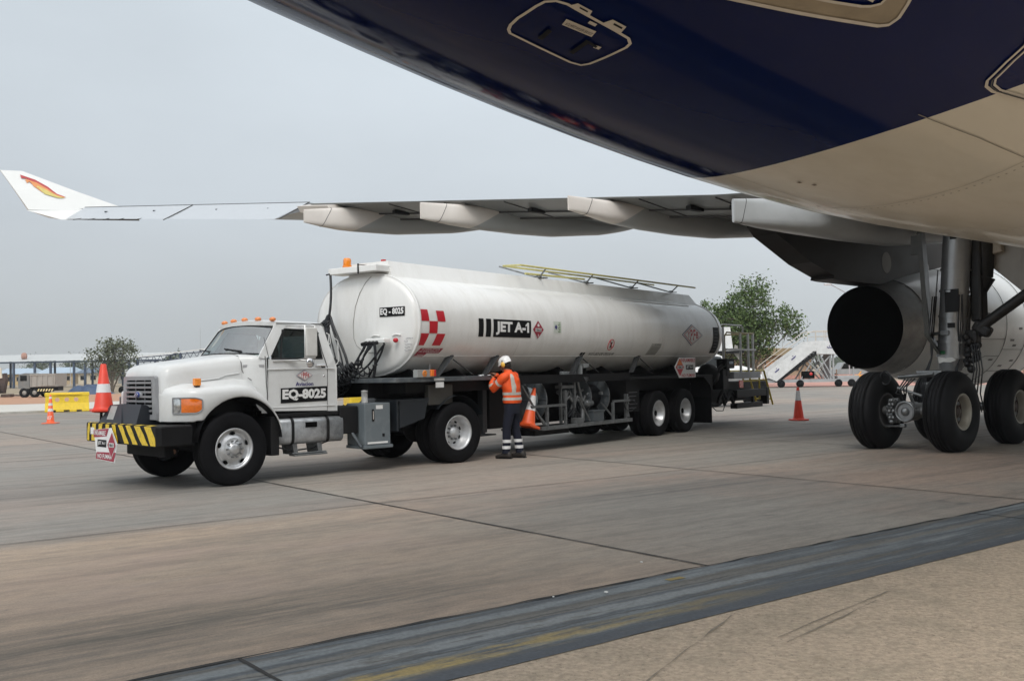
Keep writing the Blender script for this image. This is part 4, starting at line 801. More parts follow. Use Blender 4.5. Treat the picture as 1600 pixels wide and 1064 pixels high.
# cowl top under windscreen
cab.grid(lambda u, v: (lerp(.315, lerp(.36, .56, abs(v)**2), u), v*lerp(.80*.80, .92, u), lerp(1.878-.01*v*v, 1.895-.025*v*v, u)), frange(0, 1, 3), frange(-1, 1, 12), 0, True, True)
cabo = cab.build('cab', [WHITE, DARK], TR)
m = MB(); m.bx((.95, -.85, 1.04), (1.6, .85, 1.35), 0, .03); m.bx((1.5, -.80, 1.35), (1.68, .80, 1.80), 0, .04)
m.build('seat', mat('seat_fabric', (.09, .09, .095), .9), cabo)
m = MB(); m.bx((.5, -.86, 1.55), (.78, .86, 1.82), 0, .04); m.tube([(.95+.09*cos(a)*.5, -.42+.2*sin(a), 1.84+.19*cos(a)) for a in frange(0, 2*pi, 20)][:-1], .014, 0, 6, True); m.rod((.75, -.42, 1.72), (.95, -.42, 1.84), .02); m.build('dashboard', mat('dash', (.12, .125, .13), .7), cabo)
m = MB(); m.bx((.62, .10, 1.83), (.68, .26, 1.93), 0, .01); m.build('dash_box', mat('tan_box', (.35, .22, .15), .7), cabo)
# windscreen
def WS(u, v): # u -1..1 across, v 0..1 up
    xb, xt = lerp(.355, .545, abs(u)**2.2), lerp(.695, .80, abs(u)**2.2)+.015; return (lerp(xb, xt, v), u*lerp(.935, .84, v), lerp(1.893-.02*u*u, 2.345-.055*u*u-.02, v))
m = MB(); m.grid(WS, frange(-1, 1, 20), frange(0, 1, 4), 0, True); ws = m.build('windscreen', GLASS, cabo)
m = MB(); m.tube([WS(u, 0) for u in frange(-1, 1, 16)]+[WS(1, v) for v in (.3, .6, 1)]+[WS(u, 1) for u in frange(1, -1, 16)]+[WS(-1, v) for v in (.6, .3)], .013, 0, 6, True); m.build('rubber_seal', BLACK, cabo)
m = MB(); m.add([RW(-.62, 1.75), RW(.62, 1.75), RW(.62, 2.18), RW(-.62, 2.18)], [(0, 1, 2, 3)], 0); m.build('rear_window', GLASS, cabo)
for s in (-1, 1):
    # door: skin, window, handle
    d = side_panel([(.66, 1.80), (.46+.02, 1.43) if False else (.625, 1.43), (.63, 1.03), (1.66, 1.0), (1.66, 1.66), (1.60, 1.80)][::1], s, None, .006, .03)
    dr = d.build('door', WHITE, TR)
    g = MB(); P = [(.715, 1.84), (.70, 1.80), (1.585, 1.80), (1.555, 2.14), (1.50, 2.235), (.985, 2.25), (.95, 2.20)]; g.add([(x, s*(cy(z)-.006), z) for x, z in P], [tuple(range(len(P)))], 0); g.build('side_window', DGLASS, dr)
    g = MB(); g.tube([(x, s*(cy(z)+.004), z) for x, z in P], .012, 0, 6, True); g.rod((.86, s*(cy(1.8)), 1.80), (.955, s*cy(2.24), 2.24), .014, 0, 6); g.build('window_seal', BLACK, dr)
    g = MB()
    for path in ([(.60, 1.84), (.595, 1.66), (.60, 1.45), (.615, 1.30), (.62, 1.02), (1.66, .992), (1.665, 1.66), (1.63, 1.78), (1.60, 1.9), (1.56, 2.24)],): g.tube([(x, s*(cy(z)+.006), z) for x, z in path], .006, 0, 5)
    g.build('door_gap', SEAM, dr)
    g = MB(); g.tube([(x, s*(cy(1.64)+.008), 1.645) for x in frange(.62, 1.80, 6)], .009, 0, 6); g.tube([(x, s*(cy(1.06)+.008), 1.075) for x in frange(.66, 1.80, 6)], .008, 0, 6); g.build('body_crease', WHITE, dr)
    g = MB(); g.box((1.54, s*(cy(1.69)+.022), 1.695), (.17, .03, .035), 0, .01); g.box((1.585, s*(cy(1.69)+.016), 1.675), (.06, .03, .03), 1, .008); g.build('handle', [CHROME, BLACK], dr)
    g = MB(); g.lathe([(0, .012), (.014, .01), (.016, 0)], (1.60, s*cy(1.5), 1.53), (0, s, 0), 12); g.build('door_lock', CHROME, dr)
    if s < 0:
        pf_ = lambda e: (lambda u, v: (u, -(cy(v)+e), v))
        g = MB(); g.decal([(.84, 1.135), (1.655, 1.15), (1.655, 1.375), (.84, 1.36)], pf_(.011), 0, 3); npl = g.build('number_plate', BPLATE, dr)
        g = MB(); g.text('EQ-8025', pf_(.015), (1.247, 1.256), .765, .175, 0, .05); g.build('lettering', WPLATE, npl)
        cs = company(dr, 1.25, 1.545, .145, .085, lambda e: pf_(e+.006))
        g = MB(); g.text('Aviacion', pf_(.011), (1.25, 1.418), .31, .062, 0, .02); g.build('lettering', NAVYL, dr)
        g = MB(); g.lathe([(0, .004), (.055, .004)], (1.38, -cy(1.72), 1.735), (0, -1, 0), 20); g.build('round_sticker', mat('pale_grey_sticker', (.5, .5, .52), .5), dr)
        g = MB(); g.bx((.34, -.93, 1.665), (.56, -.88, 1.71), 0, .006); 
        g = MB(); g.add([(x, -interp([(.30, .765), (.45, .90), (.62, .985)], x)*1.012-.006, z) for x, z in ((.33, 1.675), (.58, 1.675), (.58, 1.715), (.33, 1.715))], [(0, 1, 2, 3)]); g.build('model_badge', mat('badge_grey', (.38, .38, .39), .4, metal=.5), TR)
    # west-coast mirror
    q = MB(); yy = s*1.26
    q.tube([(1.02, s*(cy(2.25)), 2.30), (1.06, s*1.12, 2.30), (1.11, yy, 2.29), (1.11, yy, 1.80), (1.06, s*1.12, 1.775), (.98, s*(cy(1.78)+.01), 1.775)], .012, 0, 8)
    q.tube([(1.25, s*(cy(2.25)), 2.31), (1.27, s*1.14, 2.31), (1.28, yy, 2.29), (1.28, yy, 1.80), (1.2, s*1.12, 1.775), (.9, s*(cy(1.78)+.01), 1.77)], .012, 0, 8)
    q.rod((1.11, yy, 2.28), (1.28, yy, 2.28), .012, 0, 8); q.rod((1.11, yy, 1.81), (1.28, yy, 1.81), .012, 0, 8)
    q.rod((.72, s*(cy(1.76)+.015), 1.765), (1.1, s*(cy(1.76)+.03), 1.775), .010, 0, 6)
    mi_ = q.build('mirror_arm', mat('mirror_metal', (.66, .66, .65), .3, metal=.6), TR)
    q = MB(); q.box((1.215, yy, 2.045), (.20, .05, .44), 0, .02); q.build('mirror_head', mat('mirror_shell', (.66, .66, .64), .35, metal=.1), mi_)
    q = MB(); q.lathe([(0, .03), (.05, .022), (.078, .006), (.08, -.01), (0, -.012)], (1.20, yy, 1.735), (.25, s*1.0, 0), 22); q.rod((1.2, yy, 1.80), (1.2, yy, 1.74), .008); q.build('round_mirror', CHROME, mi_)
# roof marker lamps
for y in (-.80, -.42, -.03, .33, .66):
    q = MB(); x = .80+.06*abs(y)**2; q.ball((x, y, 2.395+.03*(1-abs(y/.85)**2)), (.05, .058, .036), 0, 12, 8); q.build('roof_lamp', mat('roof_lamp_orange', (.72, .23, .06), .3, coat=.5), cabo)
# wipers
for y0, s in ((-.55, 1), (.25, 1)):
    q = MB(); a = Vector((.43, y0, 1.905)); q.rod(a, (.405, y0+.25, 1.955), .009); q.rod((.44, y0-.02, 1.925), (.40, y0+.42, 1.97), .010); q.lathe([(0, .03), (.02, .025), (.025, 0)], a, (0, 0, 1), 10); q.build('wiper', BLACK, cabo)
q = MB(); q.rod((.66, -.975, 1.83), (.60, -.95, 2.12), .004, 0, 5); q.build('antenna', BLACK, cabo)
q = MB(); q.tube([(1.85, -.92, 2.12), (1.90, -.95, 2.08), (1.90, -.96, 1.75), (1.86, -.95, 1.7)], .008); q.tube([(1.72, -.90, 2.2), (1.76, -.93, 2.17), (1.78, -.93, 2.05), (1.76, -.92, 2.02)], .008); q.build('grab_handle', WHITE, cabo)
# bumper -------------------------------------------------------------
BXF = -1.15
m = MB(); pl_ = [(BXF+.06, -1.2), (BXF, -1.14), (BXF, 1.24), (BXF+.06, 1.3), (-.66, 1.3), (-.66, -1.2)]
def lp(poly, z0, z1, mb, bev=.02):
    c_ = (sum(p[0] for p in poly)/len(poly), sum(p[1] for p in poly)/len(poly)); sh = lambda k: [(c_[0]+(p[0]-c_[0])*k, c_[1]+(p[1]-c_[1])*k) for p in poly]
    mb.loft([[(p[0], p[1], z0) for p in sh(.985)], [(p[0], p[1], z0+bev) for p in poly], [(p[0], p[1], z1-bev) for p in poly], [(p[0], p[1], z1) for p in sh(.985)]], 0, False, True)
lp([(p[0], p[1]) for p in pl_], .62, .90, m); bmp = m.build('bumper', mat('bumper_black', (.006, .006, .007), .5, spec=.2, dirt=.3, dirtcol=(.022, .02, .018), dscale=4), TR)
YST = mat('bumper_yellow', (.74, .52, .03), .42, var=.1, scale=10, dirt=.55, dirtcol=(.10, .085, .05), dscale=14)
m = MB()
for k, (yt, yb, wd) in enumerate(((-.90, -1.10, .21), (-.56, -.82, .20), (-.26, -.50, .16), (-.0, -.22, .14), (.24, .14, .12), (.46, .44, .13), (.70, .74, .13), (.94, .98, .14), (1.14, 1.18, .08))):
    wz = wd; q_ = lambda y, z, e=.004: (BXF-e, y, z); n = 8; L1, L2 = [], []
    for i in range(n+1):
        t_ = i/n; z = lerp(.885, .635, t_); yy = lerp(yt, yb, t_); j1, j2 = .006*sin(9*t_+k), .006*cos(7*t_+k*2); L1.append(q_(max(-1.14, yy-wz/2+j1), z)); L2.append(q_(min(1.24, yy+wz/2+j2), z))
    m.add(L1+L2, [(i, i+1, n+1+i+1, n+1+i) for i in range(n)], 0)
    m.add([(BXF-.004, yt-wz/2, .885), (BXF-.004, yt+wz/2, .885), (BXF+.02, yt+wz/2, .9035), (BXF+.02, yt-wz/2, .9035)], [(0, 1, 2, 3)]); m.add([(BXF+.02, yt-wz/2, .9035), (BXF+.02, yt+wz/2, .9035), (BXF+.10, yt+wz/2+.02, .9035), (BXF+.10, yt-wz/2+.02, .9035)], [(0, 1, 2, 3)])
m.build('hazard_stripes', YST, bmp)
# plate hanging on the bumper
m = MB(); pp = [(.88, .80), (.26, .845), (.03, .62), (.09, .355), (.72, .375), (.80, .56)]; m.add([(BXF-.03-.02*(1-(z-.35)/.5), y, z) for y, z in pp]+[(BXF-.022-.02*(1-(z-.35)/.5), y, z) for y, z in pp], [tuple(range(6)), tuple(range(6, 12))[::-1]]+[(i, (i+1) % 6, 6+(i+1) % 6, 6+i) for i in range(6)])
wpl = m.build('warning_plate', WPLATE, bmp)
pw = lambda e: (lambda u, v: (BXF-.03-.02*(1-(v-.35)/.5)-e, u, v))
m = MB(); m.decal([(.87, .69), (.40, .72), (.33, .835), (.88, .795)], pw(.004), 0, 1); m.text('INFLAMABLE', pw(.008), (.63, .762), .40, .07, 2, .02, 0, -1); m.decal([(.72, .56), (.40, .56), (.40, .665), (.72, .665)], pw(.004), 1, 1); m.text('JET A-1', pw(.008), (.56, .612), .26, .06, 2, .02, 0, -1)
m.decal([(.76, .385), (.12, .365), (.05, .50), (.74, .48)], pw(.004), 0, 1); m.text('NO FUMAR', pw(.008), (.44, .43), .50, .065, 2, .02, 0, -1)
m.decal([(.36, .60), (.20, .40), (.04, .60), (.20, .80)], pw(.006), 2, 2); m.decal([(.345, .60), (.20, .42), (.055, .60), (.20, .78)], pw(.009), 0, 2); m.decal([(.29, .57), (.11, .57), (.11, .63), (.29, .63)], pw(.012), 2, 1); m.text('1863', pw(.015), (.20, .60), .15, .045, 1, .02, 0, -1)
m.build('lettering', [DRED, BPLATE, WPLATE], wpl)
m = MB(); m.bx((BXF-.008, .94, .73), (BXF-.004, 1.07, .83), 0); m.build('sticker', WPLATE, bmp)
# winch-like housing and tray on the bumper, cone holder
m = MB(); m.loft([[(-1.10, .92, .90), (-1.10, .10, .90), (-.70, .10, .90), (-.70, .92, .90)], [(-1.00, .72, 1.16), (-1.00, .30, 1.18), (-.86, .30, 1.18), (-.86, .72, 1.16)]], 0, False, True)
m.prism([(-1.08, .90), (-1.0, 1.18), (-.93, 1.17), (-.66, 1.0), (-.62, .90)], -.36, .30, 'xz', 0)
hs_ = m.build('winch_housing', mat('housing_blue_black', (.014, .018, .026), .45, var=.15), TR)
m = MB(); m.add([(-1.082, .66, .955), (-1.082, .42, .955), (-1.015, .42, 1.15), (-1.015, .64, 1.15)], [(0, 1, 2, 3)]); m.build('licence_plate', mat('licence_grey', (.34, .35, .34), .4, dirt=.4), hs_)
m = MB(); m.rod((-1.05, .95, .90), (-1.05, .93, 1.06), .02); m.rod((-1.05, .93, .99), (-1.0, .80, .91), .015); m.bx((-1.12, .80, 1.045), (-.92, 1.05, 1.06), 0); m.build('cone_bracket', BLACK, TR)
# chassis, axle, tank, tool box, steps ---------------------------------
m = MB(); m.bx((-.8, -.46, .62), (5.0, -.36, .86), 0); m.bx((-.8, .36, .62), (5.0, .46, .86), 0); m.bx((-.75, -.55, .42), (-.55, .75, .62), 0, .02); m.rod((0, -.9, .5), (0, .9, .5), .07, 0, 10); m.rod((4.18, -.9, .52), (4.18, .9, .52), .10, 0, 12); m.ball((4.18, 0, .55), .24, 0); m.bx((-.7, -.34, .55), (.4, .34, 1.0), 0, .04); m.bx((.4, -.4, .5), (1.9, .4, .95), 0, .04)
m.bx((1.86, -.8, .88), (4.9, .8, .96), 0, .01); m.bx((3.9, -.45, .98), (4.7, .45, 1.10), 0, .03); m.bx((-.66, -1.0, .60), (-.5, 1.0, .95), 0)
m.build('chassis_frame', CHASSIS, TR)
m = MB(); m.rod((-.62, -.55, .50), (-.50, .55, .52), .035, 0, 10); m.build('tie_rod', mat('rusty', (.22, .10, .05), .7, dirt=.5), TR)
SQ = lambda c_, p_=.38: math.copysign(abs(c_)**p_, c_)
m = MB(); m.loft([[(x, -.76+.31*SQ(cos(a))*k, .715+.205*SQ(sin(a))*k) for a in [2*pi*i/40 for i in range(40)]] for x, k in ((.74, .9), (.76, 1), (1.90, 1), (1.92, .9))], 0, True, True)
ft_ = m.build('fuel_tank', mat('tank_steel', (.40, .415, .43), .34, metal=.55, var=.25, scale=9, dirt=.6, dirtcol=(.10, .10, .10), dscale=5), TR)
def trect(x0, x1, z0, z1, mi, mb, e): mb.loft([[(x, -.72-(.30+e)*cos(a), .72+(.20+e)*sin(a)) for a in [math.asin(max(-1, min(1, (z-.72)/(.20+e)))) for z in frange(z0, z1, 6)]] for x in (x0, x1)], mi, True, False, False)
m = MB()
for x in (1.00, 1.62): m.loft([[(x+dx, -.76+.318*SQ(cos(a)), .715+.213*SQ(sin(a))) for a in [2*pi*i/40 for i in range(40)]] for dx in (-.025, .025)], 0, True, False)
m.build('tank_strap', BLACK, ft_)
m = MB(); m.bx((1.22, -1.078, .76), (1.42, -1.066, .84), 0); m.build('tank_recess', DARK, ft_)
m = MB(); m.rod((.98, -.72, .90), (.98, -.72, .97), .04, 0, 12); m.build('filler_cap', BLACK, ft_)
m = MB()
for x in (1.05, 1.48): m.prism([(x-.03, .52), (x+.05, .52), (x+.07, .36), (x+.0, .36)], -1.02, -.70, 'xz', 0)
m.bx((1.02, -1.08, .34), (1.60, -.92, .365), 0, .005); m.rod((1.0, -1.04, .38), (1.6, -1.04, .38), .012, 0, 6); m.build('step', STEEL, TR)
m = MB(); m.tube([(.75, -1.0, .5), (1.0, -1.0, .42), (1.4, -.98, .44), (1.75, -.95, .55)], .012, 0, 6); m.build('hose', HOSE, TR)
m = MB(); m.bx((.60, -1.12, .38), (.74, -.60, .95), 0, .01); m.bx((.72, -1.02, .925), (1.86, -.55, .985), 0, .01)
for k in range(8): m.rod((1.88+.07*(k % 4), -.85+.03*(k % 3), .70+.10*(k//2)), (1.98+.06*(k % 4), -.8, .78+.09*(k//2)), .022, 0, 6)
m.bx((1.86, -1.05, .62), (2.2, -.5, 1.05), 0, .02); m.build('mud_guard', BLACK, TR)
m = MB(); m.bx((2.22, -1.19, .42), (2.72, -.70, 1.085), 0, .012); m.bx((2.20, -1.205, .37), (2.76, -.70, .42), 0, .008)
bx_ = m.build('tool_box', mat('box_grey', (.135, .16, .175), .42, var=.08, scale=3, dirt=.25, dirtcol=(.3, .3, .3), dscale=6), TR)
m = MB(); m.rod((1.92, -.80, 1.05), (2.18, -1.15, .40), .03, 0, 4); m.build('brace', GREYM, bx_)
m = MB(); m.bx((2.36, -1.202, .80), (2.40, -1.19, .99), 0, .003); m.bx((2.56, -1.20, .55), (2.60, -1.19, .60), 0, .003); m.build('latch', BLACK, bx_)
m = MB(); m.bx((2.44, -1.196, .99), (2.57, -1.1915, 1.05), 0); m.bx((2.27, -1.196, .445), (2.66, -1.1915, .475), 0); m.build('worn_label', WPLATE, bx_)
m = MB(); m.bx((2.372, -1.206, .83), (2.388, -1.2, .96), 0, .002); m.build('latch_handle', CHROME, bx_)
m = MB(); m.lathe([(.0, .20), (.05, .195), (.055, .18), (.05, .17), (.05, 0), (.055, 0)], (2.36, -1.0, 1.09), (0, 0, 1), 16); m.build('plastic_bottle', mat('grimy_plastic', (.34, .34, .33), .5, var=.3, scale=14), bx_)
# rear mudguards on the drive axle
m = MB(); m.bx((2.86, -1.20, 1.09), (3.52, -.62, 1.125), 0, .005); m.bx((2.84, -1.20, .62), (2.88, -.62, 1.11), 0)
m.prism([(2.90, 1.09), (3.50, 1.09), (3.46, .98), (3.42, .80), (2.90, .66)], -1.20, -1.185, 'xz', 0)
m.loft([[(p[0], -1.20, p[1]) for p in arc(4.18, .55, .60, 25, 140, 12)], [(p[0], -.62, p[1]) for p in arc(4.18, .55, .60, 25, 140, 12)]], 0, True, False, False)
m.loft([[(p[0], .62, p[1]) for p in arc(4.18, .55, .60, 25, 140, 12)], [(p[0], 1.20, p[1]) for p in arc(4.18, .55, .60, 25, 140, 12)]], 0, True, False, False)
m.build('rear_mudguard', mat('guard_blue_black', (.010, .014, .019), .5, dirt=.3, dirtcol=(.06, .06, .06)), TR)
truck_wheel(TR, 0, -1.03, R=.525, W=.29, kind='front', side=-1); truck_wheel(TR, 0, 1.03, R=.525, W=.29, kind='front', side=1)
truck_wheel(TR, 4.18, -1.06, kind='drive', side=-1, dual=True); truck_wheel(TR, 4.18, 1.06, kind='drive', side=1, dual=True)
# ---------------------------------------------------------------- airliner (x forward, y port, origin on the ground under the main gear)
AC = empty('airliner', (10.151, 13.075, 0), frame_rz(49.11), 'large airliner seen from under its dark blue tail, wing stretching left', 'airplane')
CREAM = mat('airliner_white', (.60, .555, .46), .28, coat=.35, var=.07, scale=1.1, dirt=.45, dirtcol=(.36, .31, .22), dscale=.9, stretch=(.3, 1, 1))
NAVY = mat('airliner_navy', (.0012, .006, .050), .5, coat=.38, var=.2, scale=.5, spec=.0)
WINGG = mat('wing_grey', (.20, .21, .21), .35, coat=.1, var=.06, scale=.8, dirt=.2, dirtcol=(.25, .24, .22))
FAIRG = mat('fairing_grey', (.38, .39, .385), .35, coat=.1, var=.06, scale=.8, dirt=.15, dirtcol=(.22, .21, .2))
FAIRT = mat('fairing_tail', (.66, .61, .56), .4, var=.05, scale=2, dirt=.2, dirtcol=(.45, .40, .35))
ENGG = mat('nacelle_grey', (.68, .69, .68), .28, coat=.3, var=.04, scale=.8, dirt=.2, dirtcol=(.4, .38, .33), dscale=.5)
LINE = mat('panel_line', (.05, .05, .05), .7)
ZB, XK, KK = 2.548, -8.88, .28
def fprof(x):
    d = max(XK-x, 0); bot = ZB+KK*d**1.8/10; top = ZB+5.64-max(0, -20-x)*.04; r = (top-bot)/2; zc = (top+bot)/2
    if x > 24: k = max(0.02, sqrt(max(0, 1-((x-24)/6.5)**2))); r *= k; zc = zc-.5*(1-k)
    return zc, max(r, .05)
def fs(x, ph, e=0.):
    zc, r = fprof(x); a = rad(ph); return (x, (r+e)*sin(a), zc-(r+e)*cos(a))
def xb(ph): 
    p = (ph+180) % 360-180; return -11.455+.00078*min((p+4)**2, 95**2)
f = MB(); NP = 96; phs = [360*i/NP for i in range(NP)]
aft = [[fs(lerp(-27, xb(p), (i/30)), p) for p in phs] for i in range(31)]; fwd = [[fs(lerp(xb(p), 30.4, (i/44)**1.1), p) for p in phs] for i in range(45)]
f.loft(aft, 1, True, True); f.loft(fwd, 0, True, True)
fus = f.build('fuselage', [CREAM, NAVY], AC)
tl = MB(); tl.loft([[fs(-27, p) for p in phs], [(-31, .35*sin(rad(p)), 6.3-.35*cos(rad(p))) for p in phs]], 0, True, True); tl.build('tail_cone', NAVY, fus)
# marks on the belly: ribbons that follow the skin
def ribbon(mb, pts, w, e=.004, mi=0, closed=True, n=3):
    P = pts+[pts[0]] if closed else pts; Q = []
    for a, b in zip(P, P[1:]):
        for i in range(n): Q.append((lerp(a[0], b[0], i/n), lerp(a[1], b[1], i/n)))
    Q.append(P[-1]); L1 = []; L2 = []
    for i, (x, ph) in enumerate(Q):
        a = Q[max(0, i-1)] if not closed or i > 0 else Q[-2]; b = Q[min(len(Q)-1, i+1)] if not closed or i < len(Q)-1 else Q[1]
        r = fprof(x)[1]; d = Vector((b[0]-a[0], rad(b[1]-a[1])*r)).normalized(); q = Vector((-d.y, d.x))*w/2
        L1.append(fs(x+q.x, ph+math.degrees(q.y/r), e)); L2.append(fs(x-q.x, ph-math.degrees(q.y/r), e))
    m = len(L1); mb.add(L1+L2, [(i, i+1, m+i+1, m+i) for i in range(m-1)], mi)
CLINE = mat('hatch_outline', (.52, .47, .40), .5, dirt=.3, dirtcol=(.3, .27, .22))
hatch = [(-13.50, -2.35), (-13.525, -2.8), (-13.545, -3.6), (-13.56, -5), (-13.565, -7.6), (-13.56, -8.6), (-13.53, -9.35), (-13.48, -9.65), (-13.42, -9.6), (-13.30, -9.55), (-13.20, -9.5), (-13.12, -9.4), (-13.085, -8.9), (-13.075, -8.2), (-13.08, -5.5), (-13.085, -3.6), (-13.10, -2.75), (-13.15, -2.4), (-13.33, -2.35)]
m = MB(); ribbon(m, hatch, .014); m.decal([(-13.47, -9.65), (-13.36, -9.65), (-13.375, -10.35), (-13.455, -10.35)], lambda u, v: fs(u, v, .005), 0, 2); m.decal([(-13.285, -9.6), (-13.175, -9.6), (-13.19, -10.6), (-13.27, -10.6)], lambda u, v: fs(u, v, .005), 0, 2)
m.decal([(-13.40, -7.0), (-13.245, -7.35), (-13.26, -8.3), (-13.415, -7.95)], lambda u, v: fs(u, v, .005), 0, 3); m.decal([(-13.33, -8.75), (-13.29, -8.8), (-13.295, -9.2), (-13.335, -9.15)], lambda u, v: fs(u, v, .005), 0, 2)
m.decal([(-13.18, -6.1), (-13.15, -6.2), (-13.155, -6.7), (-13.185, -6.6)], lambda u, v: fs(u, v, .005), 0, 2)
sp_ = m.build('service_panel', CLINE, fus)
m = MB(); m.text('POTABLE WATER SERVICE', lambda u, v: fs(u+(v+7.65)*0, v-(u+13.33)*2.2, .009), (-13.33, -7.65), .135, .42, 0, .0, 0, 1); m.build('lettering', BPLATE, sp_)
m = MB(); fl_ = lambda u, v: fs(u, v, .007)
m.decal([(-13.40, -3.7), (-13.375, -3.7), (-13.395, -5.6), (-13.42, -5.6)], fl_, 0, 2); m.decal([(-13.225, -3.9), (-13.20, -3.9), (-13.22, -6.5), (-13.245, -6.5)], fl_, 0, 2); m.decal([(-13.245, -6.4), (-13.17, -6.25), (-13.175, -6.6), (-13.25, -6.75)], fl_, 0, 2)
m.decal([(-13.43, -9.95), (-13.385, -9.95), (-13.39, -10.15), (-13.435, -10.15)], fl_, 0, 1); m.decal([(-13.245, -10.1), (-13.195, -10.1), (-13.2, -10.35), (-13.25, -10.35)], fl_, 0, 1); m.build('latch', BPLATE, sp_)
# larger panel at the top edge: tan band with pale outline
top_o = [(-13.3, -16.5), (-12.9, -19.2), (-12.64, -20.9), (-12.25, -23.6), (-12.21, -24.2), (-12.205, -25.2), (-12.24, -26.6), (-12.3, -28.5), (-12.6, -34)]
top_i = [(-13.3, -18.6), (-12.9, -21.2), (-12.57, -23.3), (-12.43, -24.3), (-12.39, -24.75), (-12.36, -25.4), (-12.365, -26.0), (-12.40, -27.8), (-12.7, -34)]
m = MB(); m.add([fs(x, p, .004) for x, p in top_o]+[fs(x, p, .004) for x, p in top_i], [(i, i+1, 10+i, 9+i) for i in range(8)], 0); tb_ = m.build('hatch_band', mat('tan_panel', (.27, .22, .15), .45, var=.2, scale=6, dirt=.4, dirtcol=(.15, .12, .09), dscale=4), fus)
m = MB(); ribbon(m, top_o, .018, .008, 0, False, 4); ribbon(m, top_i, .014, .008, 0, False, 4); m.decal([(-12.46, -25.0), (-12.40, -25.1), (-12.41, -25.6), (-12.47, -25.5)], lambda u, v: fs(u, v, .006), 0, 1); m.build('outline', CLINE, tb_)
rp = [(-11.5, -31), (-11.39, -29.2), (-11.37, -26.9), (-11.33, -24.4), (-11.29, -23.85), (-11.21, -23.7), (-10.93, -24.5), (-10.0, -27)]
m = MB(); ribbon(m, rp, .016, .006, 0, False, 4); ribbon(m, [(x+.035, p-.55) for x, p in rp], .012, .006, 0, False, 4); ap2 = m.build('access_panel', CLINE, fus)
m = MB(); ribbon(m, [(x+.02, p-.3) for x, p in rp], .008, .010, 0, False, 4); m.build('gap', LINE, ap2)
m = MB(); ribbon(m, [(-11.4, -17.4), (-10.81, -18.1), (-10.26, -18.2), (-8, -18.4)], .006, .003, 0, False, 6); pass
for x in (-10.2, -8.6, -7.0, -5.4): ribbon(m, [(x, p) for p in range(-40, 60, 5)], .005, .003, 0, False, 1)
ribbon(m, [(-11.4, 8), (-9, 7.5), (-6, 7)], .004, .003, 0, False, 6)

for x in (-10.14, -8.54, -6.94): 
    for p in range(-38, 40): m.decal([(x, p), (x+.012, p), (x+.012, p+.25), (x, p+.25)], lambda u, v: fs(u, v, .003), 0, 1)
m.build('panel_line', mat('skin_joint', (.22, .20, .16), .6), fus)
m = MB()
for x, p in ((-11.05, 2.0), (-10.95, 1.2), (-10.3, 9)): m.decal([(x, p), (x+.03, p), (x+.03, p+.5), (x, p+.5)], lambda u, v: fs(u, v, .004), 0, 1)
m.build('drain_mark', mat('brown_mark', (.15, .10, .06), .6), fus)
# belly fairing forward of the gear
bf = MB()
def bring(x, k):   # k 0..1 growth
    half = [(0, lerp(2.62, 1.98, k)), (1.6, lerp(2.75, 2.0, k)), (2.6, lerp(3.6, 2.0, k)), (3.3, lerp(4.2, 2.05, k)), (4.30, lerp(4.6, 2.79, k)), (5.44, lerp(4.9, 3.85, k)), (5.46, 4.6), (2.6, 5.6)]
    if k < 1: half = [(y*lerp(.85, 1, k), z) for y, z in half]
    return [(x, y, z) for y, z in half]+[(x, -y, z) for y, z in half[::-1][:-1]]
bf.loft([bring(x, 1) for x in (2.6, 4, 6, 8, 10)]+[bring(12, .8), bring(14, .4), bring(15, .05)], 0, False, True)
bf.build('belly_fairing', mat('belly_dirty', (.36, .335, .30), .45, var=.15, scale=2, dirt=.6, dirtcol=(.14, .11, .08), dscale=1.4, stretch=(1, 1, .4)), AC)
m = MB(); m.box((2.50, 4.86, 3.62), (.14, .50, .20), 0, .02, (rad(-10), 0, 0)); m.bx((2.42, 4.55, 3.70), (2.6, 5.12, 3.75), 0, .01); 
bxn = m.build('bay_box', mat('dirty_beige', (.42, .36, .28), .5, dirt=.6, dirtcol=(.15, .08, .05), dscale=7), AC)
m = MB(); m.text('82', lambda u, v: (2.425, u, v), (4.86, 3.61), .10, .10, 0, .02, 0, -1); m.build('lettering', BPLATE, bxn)
# wing ------------------------------------------------------------------
def te(y): return (2.7-.3*y if y > 9 else 0.0, 4.16+.0935*y)
def le(y): return -3.5+(29-y)*.6
def wsec(y, x1=None, n=14):
    xt, zt = te(y); xl = le(y); c_ = xl-xt; th = lerp(.15, .10, min(1, y/29))*min(c_, 9.5)*.9; zl = zt+.02*c_*0-.03*c_*.5; P = []
    for i in range(n+1):
        u = i/n; t_ = th*(sqrt(max(u, 0))*1.05-u*.75-.30*u**3)*1.05 if True else 0
        P.append((u, t_))
    top = [(xl-u*c_, y, lerp(zl, zt, u)+t_*.62) for u, t_ in P]; bot = [(xl-u*c_, y, lerp(zl, zt, u)-t_*.48) for u, t_ in P]
    return top+bot[::-1][1:-1]
m = MB(); ys = [2.2, 4, 6, 8, 9, 11, 13, 15, 17, 19, 21, 23, 25, 27, 28.4, 29.2]
m.loft([wsec(y) for y in ys], 0, True, True); wing = m.build('wing', WINGG, AC)
